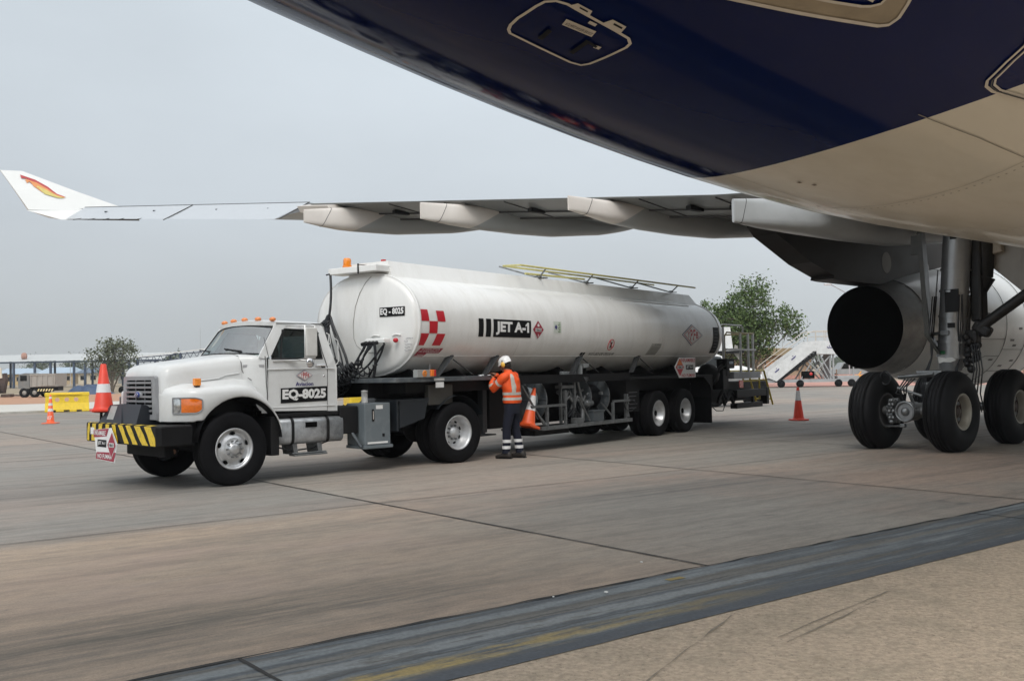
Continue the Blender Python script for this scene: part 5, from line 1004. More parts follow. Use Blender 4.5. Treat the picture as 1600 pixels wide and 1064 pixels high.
# flap undersides: dark cove and flap trailing edge lip
m = MB(); 
m.loft([[(te(y)[0]+.05, y, te(y)[1]+.012), (te(y)[0]-.30, y, te(y)[1]-.035), (te(y)[0]-.28, y, te(y)[1]-.06), (te(y)[0]+1.4, y, te(y)[1]-.30)] for y in (3, 6, 9, 12, 15, 18, 19.4)], 0, False, True); m.build('flap', WINGG, wing)
def wbot(y, x):
    sec = wsec(y); half = sec[15:]; pts = sorted((p[0], p[2]) for p in half); return interp(pts, x)
fz = lambda y, dx: te(y)[1]-.06-.24*(dx+.28)/1.68-.01
for k_, (dx, r_) in enumerate(((.75, .030), (1.38, .04))):
    m = MB(); m.tube([(te(y)[0]+dx, y, fz(y, dx)) for y in frange(3.2, 19.3, 40)], r_, 0, 4); m.build('gap_line', LINE, wing)
for y in (17.4, 16.2, 13.6, 9.9, 9.0):
    m = MB(); x_ = te(y)[0]+.55; m.box((x_, y, fz(y, .55)-.03), (.45, .14, .10), 0, .015); m.build('flap_hinge', BLACK, wing)
for y in frange(4.2, 18.6, 9):
    m = MB(); m.tube([(te(y)[0]+q, y, fz(y, q)) for q in frange(-.2, 1.35, 8)], .012, 0, 4); m.build('rib_line', LINE, wing)
# drooped ailerons
for (y0, y1) in ((19.75, 24.0), (24.06, 28.85)):
    m = MB(); rg = []
    for y in frange(y0, y1, 4):
        xt, zt = te(y); c_ = lerp(.62, .60, (y-19)/10); dz = lerp(.50, .38, (y-19.75)/9.1); cx_ = lerp(1.02, .60, (y-19.75)/9.1)
        rg.append([(xt+.10, y, zt+.02), (xt-.02, y, zt+.035), (xt-cx_*.5, y, zt-dz*.46), (xt-cx_, y, zt-dz), (xt-cx_*.5, y, zt-dz*.62), (xt+.05, y, zt-.14)])
    m.loft(rg, 0, False, True); al = m.build('aileron', mat('aileron_grey', (.44, .47, .50), .35, coat=.1, var=.03), wing)
    m = MB()
    for y in ([25.2, 26.0, 26.7, 27.4, 28.1] if y0 > 22 else []): xt, zt = te(y); m.rod((xt-.55, y, zt-.36), (xt-.85, y, zt-.44), .009, 0, 5)
    if y0 > 22: m.build('static_wick', BLACK, al)
    m = MB()
    for y in (lerp(y0, y1, .25), lerp(y0, y1, .7)): xt, zt = te(y); m.box((xt-.30, y, zt-.15), (.1, .05, .03), 0)
    m.build('hinge_mark', GREYM, al)
    m = MB(); m.tube([(te(y)[0]-.03, y, te(y)[1]+.03) for y in frange(y0, y1, 3)], .012, 0, 5); m.rod((te(y0)[0]-.02, y0-.03, te(y0)[1]+.03), (te(y0)[0]-.9, y0-.03, te(y0)[1]-.48), .014, 0, 5); m.build('hinge_gap', LINE, al)
# slanted inboard end piece next to the aileron
m = MB(); m.loft([[(te(y)[0]+.05, y, te(y)[1]), (te(y)[0]-.5, y, te(y)[1]-.12), (te(y)[0]-.4, y, te(y)[1]-.28), (te(y)[0]+.5, y, te(y)[1]-.30)] for y in (18.6, 19.6)], 0, False, True); m.build('flap_end', FAIRT, wing)
# winglet
m = MB(); b0 = [(-7.45, 29.55, 6.76), (-4.3, 29.3, 6.95)]; t0 = [(-8.06, 30.32, 8.05), (-7.43, 30.30, 8.09)]
m.loft([[(b0[0][0], 29.50, b0[0][2]), (b0[1][0], 29.25, b0[1][2]), (b0[1][0], 29.40, b0[1][2]), (b0[0][0], 29.62, b0[0][2])], [(lerp(b0[0][0], t0[0][0], .5), 29.88, 7.41), (lerp(b0[1][0], t0[1][0], .5)-.1, 29.74, 7.52), (lerp(b0[1][0], t0[1][0], .5)-.1, 29.84, 7.52), (lerp(b0[0][0], t0[0][0], .5), 29.95, 7.41)], [(t0[0][0], 30.29, t0[0][2]), (t0[1][0], 30.27, t0[1][2]), (t0[1][0], 30.33, t0[1][2]), (t0[0][0], 30.33, t0[0][2])]], 0, False, True)
m.loft([[(-7.5, 29.5, 6.74), (-4.3, 29.2, 6.98), (-4.3, 28.8, 6.6), (-6.7, 28.85, 6.44)], [(-7.5, 29.56, 6.76), (-4.3, 29.5, 6.98), (-4.3, 29.4, 6.9), (-6.9, 29.4, 6.55)]], 0, False, True)
wl = m.build('winglet', mat('winglet_white', (.70, .70, .68), .3, coat=.2, var=.02), wing)
# winglet emblem: swooping flame stripes (inboard face)
def wf(s_, t_, e=.02):  # s 0..1 chord from trailing edge, t 0..1 up
    a = Vector((lerp(b0[0][0], t0[0][0], t_), lerp(29.50, 30.29, t_), lerp(b0[0][2], t0[0][2], t_))); b = Vector((lerp(b0[1][0], t0[1][0], t_), lerp(29.25, 30.27, t_), lerp(b0[1][2], t0[1][2], t_))); p = a.lerp(b, s_); return (p.x-.02, p.y-e, p.z)
def swoosh(pts, wds, name, mt, e):
    q = MB(); A = []; B = []; n = len(pts)
    for i, (s_, t_) in enumerate(pts):
        a = pts[max(0, i-1)]; b = pts[min(n-1, i+1)]; d = Vector((b[0]-a[0], b[1]-a[1])).normalized(); w_ = wds[i]*1.6; A.append(wf(s_-d.y*w_, t_+d.x*w_, e)); B.append(wf(s_+d.y*w_, t_-d.x*w_, e))
    q.add(A+B, [(i, i+1, n+i+1, n+i) for i in range(n-1)]); q.build(name, mt, wl)
swoosh([(.40, .80), (.55, .85), (.60, .78), (.54, .64), (.50, .52), (.52, .40), (.60, .34)], [.0, .03, .06, .07, .06, .03, .0], 'emblem', mat('emblem_red', (.42, .05, .05), .4), .030)
swoosh([(.36, .68), (.47, .76), (.52, .70), (.48, .58), (.46, .46), (.50, .36), (.58, .33)], [.0, .02, .04, .055, .05, .03, 0], 'emblem', mat('emblem_orange', (.66, .27, .10), .4), .036)
swoosh([(.40, .56), (.46, .60), (.46, .52), (.44, .42), (.49, .34), (.56, .32)], [.0, .015, .03, .04, .02, 0], 'emblem', mat('emblem_green', (.60, .50, .16), .4), .042)
# flap track fairings --------------------------------------------------
def fairing(y, xt, zt_, ht, zlow_, xlow, xf, wd=.30, tailmat=True, split=1.2):
    m = MB(); rg = []; st_ = 60
    for i in range(st_+1):
        u = i/st_; x = lerp(xt, xf, u**1.1); top = max(te(y)[1]-.02, zt_+ht/2) if x < te(y)[0] else te(y)[1]+.05
        tz = interp([(xt, zt_+ht*.5), (te(y)[0]-.3, te(y)[1]-.12 if te(y)[1]-.12 > zt_+ht*.5 else zt_+ht*.5), (te(y)[0]+.6, te(y)[1]-.02), (xf, te(y)[1]-.05)], x)
        bz = interp([(xt, zt_-ht*.5), (lerp(xt, xlow, .35), lerp(zt_-ht*.5, zlow_, .55)), (lerp(xt, xlow, .7), lerp(zt_-ht*.5, zlow_, .9)), (xlow, zlow_), (lerp(xlow, xf, .3), zlow_+.02), (lerp(xlow, xf, .65), lerp(zlow_, te(y)[1]-.15, .35)), (xf, te(y)[1]-.16)], x)
        w_ = wd*interp([(0, .07), (.12, .40), (.28, .8), (.5, 1), (.85, .8), (1, .2)], u); zc = (tz+bz)/2; h = (tz-bz)/2; ring = []
        for k in range(20):
            a = 2*pi*k/20; ca, sa = cos(a), sin(a); pw_ = lerp(.42, .85, min(1, u*3)); pz = zc+h*math.copysign(abs(sa)**pw_, sa); ring.append((x+(pz-zt_)*1.9*min(1, max(0, (x-xt)/split))*max(0, min(1, (xf-x)/1.5)), y+w_*math.copysign(abs(ca)**pw_, ca), pz))
        rg.append(ring)
    ks = max(i for i in range(st_+1) if lerp(xt, xf, (i/st_)**1.1) < xt+split)
    m.loft(rg, 0, True, False)
    for q_, f_ in enumerate(m.f):
        cx_ = sum(m.v[i][0] for i in f_)/4; cz_ = sum(m.v[i][2] for i in f_)/4
        if tailmat and q_//20 < ks: m.m[q_] = 1
    m.add(rg[0], [tuple(range(20))], 1 if tailmat else 0)
    o = m.build('flap_track_fairing', [FAIRG if tailmat else mat('fairing_grey_lit', (.42, .44, .45), .32, coat=.2, var=.05), FAIRT], wing)  # innermost fairing: same grey paint, with the sky light on it put into the colour
    m = MB(); rr_ = [(p[0]-.002, y+(p[1]-y)*1.015, p[2]+(.004 if p[2] > zt_ else -.004)) for p in rg[max(2, int(ks*.36))]]; m.tube(rr_, .006, 0, 4, True); m.build('joint_line', LINE, o)
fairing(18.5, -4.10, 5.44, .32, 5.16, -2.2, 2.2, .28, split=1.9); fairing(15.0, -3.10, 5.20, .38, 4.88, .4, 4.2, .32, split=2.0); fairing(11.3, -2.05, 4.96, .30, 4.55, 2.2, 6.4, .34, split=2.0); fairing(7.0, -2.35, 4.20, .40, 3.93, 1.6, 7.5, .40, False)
# pylon and engine ------------------------------------------------------
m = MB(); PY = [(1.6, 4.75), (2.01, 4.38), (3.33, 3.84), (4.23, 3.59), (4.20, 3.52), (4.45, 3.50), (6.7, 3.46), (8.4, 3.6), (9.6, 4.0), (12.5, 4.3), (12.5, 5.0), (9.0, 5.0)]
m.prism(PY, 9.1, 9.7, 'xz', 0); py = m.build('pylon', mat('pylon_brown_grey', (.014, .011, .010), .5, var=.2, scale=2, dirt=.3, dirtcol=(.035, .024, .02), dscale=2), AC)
m = MB()
for x, z, rx, rz in ((6.6, 4.02, .22, .26), (8.6, 3.96, .15, .18)): m.add([(x+rx*cos(a), 9.095, z+rz*sin(a)) for a in [2*pi*i/20 for i in range(20)]], [tuple(range(20))])
m.build('oval_panel', mat('oval_grey', (.30, .29, .27), .5), py)
EC = (9.4, 2.44)
m = MB(); NR = [(6.0, 1.0), (6.3, 1.06), (6.6, 1.12), (6.85, 1.165)]; NR2 = [(6.85, 1.17), (7.6, 1.295), (8.4, 1.42), (9.4, 1.55), (10.6, 1.62), (11.8, 1.62), (12.8, 1.54), (13.3, 1.42), (13.5, 1.30), (13.3, 1.2)]
def ezc(x): return interp([(6, 2.44), (10.5, 2.55), (13.5, 2.55)], x)
ring_e = lambda x, r, n=56: [(x, EC[0]+r*cos(2*pi*k/n), ezc(x)+r*sin(2*pi*k/n)) for k in range(n)]
m.loft([ring_e(x, r) for x, r in NR], 1, True, False); m.loft([ring_e(x, r) for x, r in NR2], 0, True, False)
m.loft([ring_e(6.0, 1.0), ring_e(6.0, .98), ring_e(6.6, .96), ring_e(8.0, 1.05)], 2, True, True)
m.loft([ring_e(7.4, .35), ring_e(6.7, .30), ring_e(6.2, .18), ring_e(6.0, .03)], 2, True, False)
eng = m.build('engine', [ENGG, mat('nozzle_metal', (.38, .38, .375), .45, metal=.5, var=.15, scale=3, dirt=.4, dirtcol=(.07, .06, .05)), mat('nozzle_black', (.002, .002, .002), .9, spec=.1)], AC)  # inside of the nozzle and its plug share one near-black colour
m = MB()
for x, r in ((6.87, 1.175), (8.9, 1.502), (10.2, 1.608), (11.4, 1.628), (12.6, 1.565)): m.tube(ring_e(x, r+.002, 60), .007, 0, 4, True)
def eng_pt(x, a, e=.006): r = interp(NR+NR2[1:], x)+e; return (x, EC[0]+r*cos(rad(a)), ezc(x)+r*sin(rad(a)))
for pth in ([(8.9, 195), (10.2, 195)], [(10.2, 205), (11.4, 205)], [(8.9, 222), (9.5, 212), (10.2, 212)], [(10.2, 250), (11.4, 250)], [(10.2, 230), (11.4, 230)]): m.tube([eng_pt(lerp(a[0], b[0], t_), lerp(a[1], b[1], t_)) for a, b in zip(pth, pth[1:]) for t_ in (0, .25, .5, .75, 1)], .006, 0, 4)
m.build('cowl_line', LINE, eng)
m = MB()
for x, a in ((9.2, 170), (9.4, 178), (9.7, 172), (10.5, 195), (10.55, 222), (9.8, 215), (9.3, 235), (10.7, 200), (11.0, 216), (10.9, 184)): m.grid(lambda u, v: eng_pt(x+.22*u, a+2.0*v, .005), [0, 1], [0, 1], 0, False)
m.build('stencil', mat('stencil_grey', (.16, .16, .16), .6), eng)
# main landing gear --------------------------------------------------
LG = mat('gear_silver', (.32, .33, .34), .33, metal=.6, var=.12, scale=3, dirt=.4, dirtcol=(.14, .13, .12), dscale=3); LGD = mat('gear_dark', (.02, .02, .021), .5, metal=.3, var=.2, dirt=.3)
m = MB(); T0, T1 = Vector((2.1, 5.22, 4.3)), Vector((2.1, 5.50, .95)); Lg = lambda t_: T0.lerp(T1, t_)
m.rod(Lg(0), Lg(.78), .255, 0, 28, r1=.24, sm=True); m.rod(Lg(.78), Lg(.86), .25, 0, 28, r1=.20); m.rod(Lg(.86), Lg(1.0), .16, 0, 20)
for t_ in (.10, .30, .42, .56, .70, .78): m.rod(Lg(t_), Lg(t_+.012), .272-.01*t_, 0, 28)
m.box(Lg(.95)+Vector((0, .1, -.02)), (.35, .75, .20), 0, .04)
leg = m.build('main_gear_strut', LG, AC)
m = MB(); m.rod(Lg(.0)+Vector((.38, -.32, 0)), Lg(.35)+Vector((.35, -.33, 0)), .20, 0, 14); m.rod(Lg(.35)+Vector((.35, -.33, 0)), Lg(.47)+Vector((.3, -.28, 0)), .24, 0, 14, r1=.10); m.box(Lg(.30)+Vector((.25, -.30, 0)), (.3, .22, 2.0), 0, .05)
m.rod(Lg(.45)+Vector((.1, -.22, 0)), Lg(.82)+Vector((.05, -.25, 0)), .06, 0, 8)
for k in range(12): 
    a = Lg(.68+.015*(k % 4))+Vector((-.10+.05*(k % 3), -.30-.05*(k % 5), -.04*k)); m.ball(a, .055+.012*(k % 3), 0, 8, 5)
m.build('retraction_actuator', LGD, leg)
m = MB()
for k in range(7):
    y0 = .26 if k < 4 else -.28; m.tube([Lg(.45)+Vector((-.16-.02*k, y0+.03*(k % 3), 0)), Lg(.62)+Vector((-.2, y0+.04*(k % 3), 0)), Lg(.80)+Vector((-.22+.03*k, y0+.02*k, .02)), Lg(.93)+Vector((-.28, y0*1.3+.03*k, 0)), Lg(1.0)+Vector((-.4, y0*1.2, -.1-.03*k))], .012, 0, 5)
for k in range(4): m.tube([Lg(.72)+Vector((-.1, -.42-.04*k, 0)), Lg(.86)+Vector((-.25, -.55-.05*k, 0)), Lg(.96)+Vector((-.15, -.45-.06*k, -.1)), Lg(1.03)+Vector((0, -.5-.05*k, -.2))], .014, 0, 5)
m.build('hydraulic_line', HOSE, leg)
m = MB()
for t_, dy, sx, sz in ((.12, -.02, .12, .16), (.48, .02, .26, .42), (.615, .03, .14, .09)): c_ = Lg(t_); m.box(c_+Vector((-.262+.01*t_*2, -dy-.06, 0)), (.02, sx, sz), 0, .004)
m.build('placard', BLACK, leg)
m = MB(); c_ = Lg(.775); m.box(c_+Vector((-.25, .04, .04)), (.02, .08, .06), 0); m.build('placard', mat('placard_green', (.02, .12, .05), .5), leg)
m = MB(); c_ = Lg(.80); m.prism([(c_.y+.10, c_.z-.08), (c_.y+.12, c_.z+.05), (c_.y-.02, c_.z+.02), (c_.y-.16, c_.z+.03), (c_.y-.22, c_.z-.02), (c_.y-.12, c_.z-.06), (c_.y+.02, c_.z-.05)], c_.x-.275, c_.x-.262, 'yz', 0); m.build('bracket', mat('bracket_white', (.6, .6, .58), .5), leg)
# side brace
m = MB(); m.rod((2.15, 5.12, 2.02), (2.3, 4.9, 2.15), .10, 0, 12); m.rod((2.2, 4.95, 2.18), (2.3, 3.7, 3.05), .095, 0, 14); m.rod((2.3, 3.7, 3.05), (2.35, 2.6, 3.6), .09, 0, 12); m.box((2.22, 4.9, 2.16), (.2, .34, .2), 0, .05, (rad(34), 0, 0)); m.box((2.2, 5.1, 2.0), (.25, .3, .3), 0, .06); m.build('side_brace', LGD, leg)
# leg door
m = MB(); m.add([(1.45, 5.62, 3.95), (2.75, 6.20, 4.3), (2.75, 6.08, 2.1), (1.50, 5.55, 2.05)]+[(1.43, 5.70, 3.95), (2.73, 6.28, 4.3), (2.73, 6.16, 2.1), (1.48, 5.63, 2.05)], [(0, 1, 2, 3), (7, 6, 5, 4), (0, 4, 5, 1), (1, 5, 6, 2), (2, 6, 7, 3), (3, 7, 4, 0)]); m.loft([[(1.50, 5.55, 2.06), (2.75, 6.08, 2.1), (2.73, 6.16, 2.1), (1.48, 5.63, 2.06)], [(1.6, 5.42, 1.72), (2.2, 5.66, 1.72), (2.2, 5.70, 1.72), (1.6, 5.46, 1.72)]], 0, False, True); m.box((1.50, 5.76, 3.74), (.06, .16, .36), 0, .01)
m.build('gear_door', mat('door_grey_green', (.03, .032, .029), .45, var=.1, dirt=.3), leg)
m = MB(); m.rod(Lg(.66)+Vector((-.2, .30, 0)), Lg(.66)+Vector((-.26, .02, .02)), .03, 0, 8); m.box(Lg(.655)+Vector((-.27, .02, 0)), (.03, .16, .09), 0, .01); m.rod(Lg(.30)+Vector((-.1, .29, 0)), Lg(.68)+Vector((-.15, .29, 0)), .012, 0, 6); m.build('door_link', STEEL, leg)
# bogie beam, axles, wheels, brakes
BX1, BX2, BY = .95, 3.30, 5.62
m = MB(); m.rod((BX1-.1, BY, .70), (BX2+.1, BY, .70), .14, 0, 16); m.rod((BX1-.28, BY, .70), (BX1+.05, BY, .70), .17, 0, 18); m.rod((BX1, BY-.55, .70), (BX1, BY+.55, .70), .08, 0, 14); m.rod((BX2, BY-.55, .70), (BX2, BY+.55, .70), .08, 0, 14); m.rod((2.1, BY-.1, .75), (2.1, BY-.1, 1.1), .16, 0, 14)
bg_ = m.build('bogie_beam', LG, leg)
m = MB(); m.tube([(BX1-.3, BY+.17*cos(a), .70+.17*sin(a)) for a in frange(0, 2*pi, 20)][:-1], .025, 0, 6, True); m.ball((BX1-.28, BY, .70), .08, 0, 10, 6)
for k in range(10): a = 2*pi*k/10; m.ball((BX1-.22, BY+.30+.13*cos(a)*.3, .70+.20*sin(a)), .038, 0, 8, 5)
for k in range(9): a = 2*pi*k/9; m.rod((BX1+.19*cos(a), BY+.28, .70+.19*sin(a)), (BX1+.19*cos(a), BY+.40, .70+.19*sin(a)), .045, 0, 8)
m.rod((BX1-.3, BY-.20, .75), (BX1+.3, BY+.22, 1.02), .03, 0, 8); m.rod((BX1-.25, BY-.3, .98), (BX1-.25, BY+.15, 1.12), .025, 0, 8); m.rod((BX1-.15, BY+.1, .44), (BX1-.15, BY+.45, .42), .02, 0, 6); m.box((BX1-.28, BY+.05, .45), (.08, .1, .07), 0, .015)
m.rod((1.3, BY+.45, 1.30), (1.35, BY-.2, 1.36), .035, 0, 8); m.box((1.5, BY-.1, 1.36), (.3, .5, .12), 0, .03)
m.build('brake_pack', STEEL, bg_)
m = MB()
for k in range(4): m.tube([(BX1-.1, BY-.1+.06*k, 1.28), (BX1-.3, BY-.05+.07*k, 1.15-.04*k), (BX1-.25, BY+.02*k, .98), (BX1-.1, BY+.1, .85)], .014, 0, 5)
m.tube([(BX1-.2, BY+.4+.10*cos(a), 1.3+.12*sin(a)) for a in frange(0, 2*pi, 16)][:-1], .014, 0, 5, True)
m.build('brake_hose', HOSE, bg_)
def ac_wheel(x, y, s):
    R, W = .71, .50; h = W/2; rb = .31
    m = MB(); prof = [(rb, -h*.80), (rb+.03, -h*.90), (rb+.14, -h*1.0), (R-.17, -h*.97), (R-.07, -h*.84), (R-.02, -h*.62), (R, -h*.42)]
    for q in (-.40, -.13, .13, .40): prof += [(R+.0, h*(q-.03)), (R-.016, h*(q-.022)), (R-.016, h*(q+.022)), (R+.0, h*(q+.03))]
    prof += [(R, h*.42), (R-.02, h*.62), (R-.07, h*.84), (R-.17, h*.97), (rb+.14, h*1.0), (rb+.03, h*.90), (rb, h*.80)]
    wq = MB(); c_ = (x, y, .70)
    wq.lathe([(rb+.012, h*.72), (rb+.012, h*.84), (rb-.01, h*.86), (rb-.03, h*.80), (rb-.05, h*.6), (rb-.06, h*.25)], c_, (0, s, 0), 40, 0)
    wq.lathe([(rb-.06, h*.25), (.20, h*.12), (.12, h*.2), (.10, h*.45), (.06, h*.5), (0, h*.5)], c_, (0, s, 0), 32, 1)
    wq.lathe([(rb+.012, -h*.72), (rb+.012, -h*.86), (rb-.03, -h*.84), (rb-.05, -h*.4), (.0, -h*.38)], c_, (0, s, 0), 36, 2)
    for k in range(9): a = 2*pi*k/9; wq.lathe([(0, h*.24), (.035, h*.22), (.04, h*.14)], (x+.215*cos(a), y, .70+.215*sin(a)), (0, s, 0), 10, 3)
    wo = wq.build('wheel', [mat('wheel_cream', (.34, .32, .27), .4, metal=.2, dirt=.4, dirtcol=(.12, .10, .08), dscale=4), mat('wheel_hub_dark', (.045, .03, .025), .45, metal=.4), mat('wheel_inner', (.13, .13, .135), .4, metal=.5, dirt=.3), STEEL], leg)
    m.lathe(prof, c_, (0, s, 0), 56, 0); m.build('tyre', mat('aircraft_tyre', (.0065, .0068, .008), .62, var=.15, scale=6, bump=.06, bscale=30, spec=.22), wo)
for x in (BX1, BX2): ac_wheel(x, BY+.70, 1); ac_wheel(x, BY-.70, -1)
# pitot-like streak: nothing; keel light line
# ---------------------------------------------------------------- skin-modifier helper
def skin_geo(verts, edges, radii, sub=2):
    me = bpy.data.meshes.new('sk'); me.from_pydata([tuple(v) for v in verts], edges, [])
    bm = bmesh.new(); bm.from_mesh(me); ly = bm.verts.layers.skin.verify(); bm.verts.ensure_lookup_table()
    for i, v in enumerate(bm.verts): r = radii[i]; v[ly].radius = r if hasattr(r, '__len__') else (r, r); v[ly].use_root = (i == 0)
    bm.to_mesh(me); bm.free(); o = bpy.data.objects.new('sk', me); COL.objects.link(o)
    o.modifiers.new('s', 'SKIN').use_smooth_shade = True
    if sub: sm_ = o.modifiers.new('u', 'SUBSURF'); sm_.levels = sub; sm_.render_levels = sub
    dg = bpy.context.evaluated_depsgraph_get(); dg.update(); ev = o.evaluated_get(dg); m = ev.to_mesh()
    r = ([v.co.copy() for v in m.vertices], [tuple(p.vertices) for p in m.polygons]); ev.to_mesh_clear(); bpy.data.objects.remove(o); return r
WK = empty('person', (-.02, 17.74, 0), math.atan2(.42, -.91), 'worker in orange reflective jacket, navy trousers and white helmet writing beside the tank trailer', 'person')
SKIN = mat('skin', (.30, .16, .10), .55, var=.1, scale=20)
LF, RF = Vector((.10, .10, 0)), Vector((-.07, -.13, 0))
hL, hR = Vector((.36, .08, 1.44)), Vector((.39, -.03, 1.50))
V = [(0, 0, .98), (.01, 0, 1.12), (.02, 0, 1.28), (.035, 0, 1.43), (.07, 0, 1.52), (.10, 0, 1.60), (.11, 0, 1.70),
     (0, .10, .92), (.05, .105, .52), LF+Vector((-.03, 0, .10)), LF+Vector((.10, .02, .05)),
     (0, -.10, .92), (-.02, -.12, .52), RF+Vector((-.03, 0, .10)), RF+Vector((.10, -.02, .05)),
     (.03, .19, 1.44), (.28, .19, 1.235), hL+Vector((-.05, .03, 0)), hL+Vector((.03, 0, .01)),
     (.03, -.19, 1.44), (.25, -.21, 1.29), hR+Vector((-.05, -.03, -.01)), hR+Vector((.03, 0, .01))]
E_ = [(0, 1), (1, 2), (2, 3), (3, 4), (4, 5), (5, 6), (0, 7), (7, 8), (8, 9), (9, 10), (0, 11), (11, 12), (12, 13), (13, 14), (3, 15), (15, 16), (16, 17), (17, 18), (3, 19), (19, 20), (20, 21), (21, 22)]
Rr = [(.13, .10), (.12, .095), (.13, .10), (.12, .09), .052, .066, .078, .085, .058, .038, .035, .085, .058, .038, .035, .055, .042, .028, (.042, .020), .055, .042, .028, (.042, .020)]
b = MB(); vs, fs_ = skin_geo(V, E_, Rr, 2); b.add(vs, fs_, 0, True)
# head shape merged into the body mesh
HC = Vector((.125, 0, 1.665)); tilt = Matrix.Rotation(rad(22), 3, 'Y')
b.ball(HC, (.098, .076, .118), 0, 20, 12, tilt)
b.ball(HC+tilt @ Vector((.10, 0, -.012)), (.020, .016, .026), 0, 8, 6, tilt); b.ball(HC+tilt @ Vector((.088, 0, -.068)), (.016, .028, .010), 1, 8, 4, tilt)
for s in (-1, 1): b.ball(HC+tilt @ Vector((.0, .078*s, -.01)), (.02, .010, .03), 0, 8, 6, tilt); b.ball(HC+tilt @ Vector((.086, .032*s, .010)), (.012, .013, .009), 2, 8, 5, tilt)
b.ball(HC+tilt @ Vector((.055, 0, -.095)), (.04, .045, .03), 0, 10, 6, tilt)
# fingers curled round the pen and the pad
def finger(root, dirv, curl, ln, r, mb):
    d = Vector(dirv).normalized(); c_ = Vector(curl).normalized(); P = [Vector(root)]; a = 0
    for k, f in enumerate((.42, .33, .25)): P.append(P[-1]+(d*cos(a)+c_*sin(a))*ln*f); a += .55
    v_, f_ = skin_geo(P, [(0, 1), (1, 2), (2, 3)], [r, r*.95, r*.88, r*.75], 1); mb.add(v_, f_, 0, True)
for k in range(4):
    finger(hL+Vector((.045, .026-.018*k, .004)), (.8, -.3, .15), (-.2, -.3, -1), (.068, .078, .074, .058)[k], .0095, b)
    finger(hR+Vector((.045, .018*k-.026, .004)), (.8, .3, -.1), (-.3, .3, -1), (.068, .078, .074, .058)[k], .0095, b)
finger(hL+Vector((.0, -.03, .012)), (.6, -.6, .3), (.6, .2, -.3), .06, .0105, b); finger(hR+Vector((.0, .03, .012)), (.6, .6, .3), (.6, -.2, -.3), .06, .0105, b)
body = b.build('body', [SKIN, mat('lips', (.22, .09, .07), .5), mat('eye', (.05, .04, .035), .2)], WK)
# trousers
TRO = mat('navy_cloth', (.006, .008, .020), .9, var=.25, scale=14, bump=.3, bscale=22)
def wr(p, k, amp=.008): return Vector(p)+Vector((noise.noise(Vector(p)*9+Vector((k, 0, 0))), noise.noise(Vector(p)*9+Vector((0, k, 3))), 0))*amp
m = MB()
def ell(c, rx, ry, n=22, k=0, amp=.006): return [wr((c[0]+rx*cos(2*pi*i/n), c[1]+ry*sin(2*pi*i/n), c[2]), k, amp) for i in range(n)]
m.loft([ell((.0, 0, z), rx, ry, 26, 1) for z, rx, ry in ((.80, .125, .175), (.86, .135, .182), (.94, .14, .18), (1.02, .132, .168), (1.06, .125, .16))], 0, True, True)
for s, F in ((1, LF), (-1, RF)):
    L_ = [(.86, (-.0, .088*s), .098, .098), (.76, (.01, .094*s), .096, .094), (.64, (.02, .10*s), .086, .084), (.52, (.03, .103*s), .076, .074), (.40, (.02, .105*s), .072, .07), (.28, (.0, .108*s), .070, .069), (.18, (-.02, .11*s), .068, .067), (.10, (-.02, .112*s), .072, .07)]
    m.loft([ell((lerp(c_[0], F.x+c_[0]*.3, (.86-z)/.8), lerp(c_[1], F.y, (.86-z)/.8), z), rx, ry, 20, s*3, .012) for z, c_, rx, ry in L_][::-1], 0, True, True)
tro = m.build('trousers', TRO, WK)
m = MB()
for s, F in ((1, LF), (-1, RF)):
    for z in (.315, .205):
        k = (.86-z)/.8; c_ = (lerp(0, F.x, k)-.003, lerp(.107*s, F.y, k)); m.loft([ell((c_[0], c_[1], z+dz), .079, .079, 20, s*3, .008) for dz in (-.027, 0, .027)], 0, True, False)
m.build('reflective_band', REFLW, tro)
for s, F in ((1, LF), (-1, RF)):
    m = MB(); rg = []
    for x, w_, h in ((-.115, .030, .06), (-.10, .042, .11), (-.04, .046, .13), (.02, .046, .11), (.09, .052, .075), (.15, .048, .062), (.185, .03, .045), (.195, .01, .03)):
        rg.append([(F.x+x, F.y+w_*math.copysign(abs(cos(a))**.7, cos(a)), max(.012, .012+h*.5+h*.5*math.copysign(abs(sin(a))**.7, sin(a)))) for a in [2*pi*i/16 for i in range(16)]])
    m.loft(rg, 0, True, True); m.prism([(F.x-.12, F.y-.04), (F.x-.03, F.y-.05), (F.x+.10, F.y-.055), (F.x+.18, F.y-.035), (F.x+.198, F.y), (F.x+.18, F.y+.035), (F.x+.10, F.y+.055), (F.x-.03, F.y+.05), (F.x-.12, F.y+.04)], 0, .02, 'xy', 1)
    m.build('boot', [mat('boot_leather', (.022, .017, .014), .55, var=.3, scale=12), RUBBER], WK)
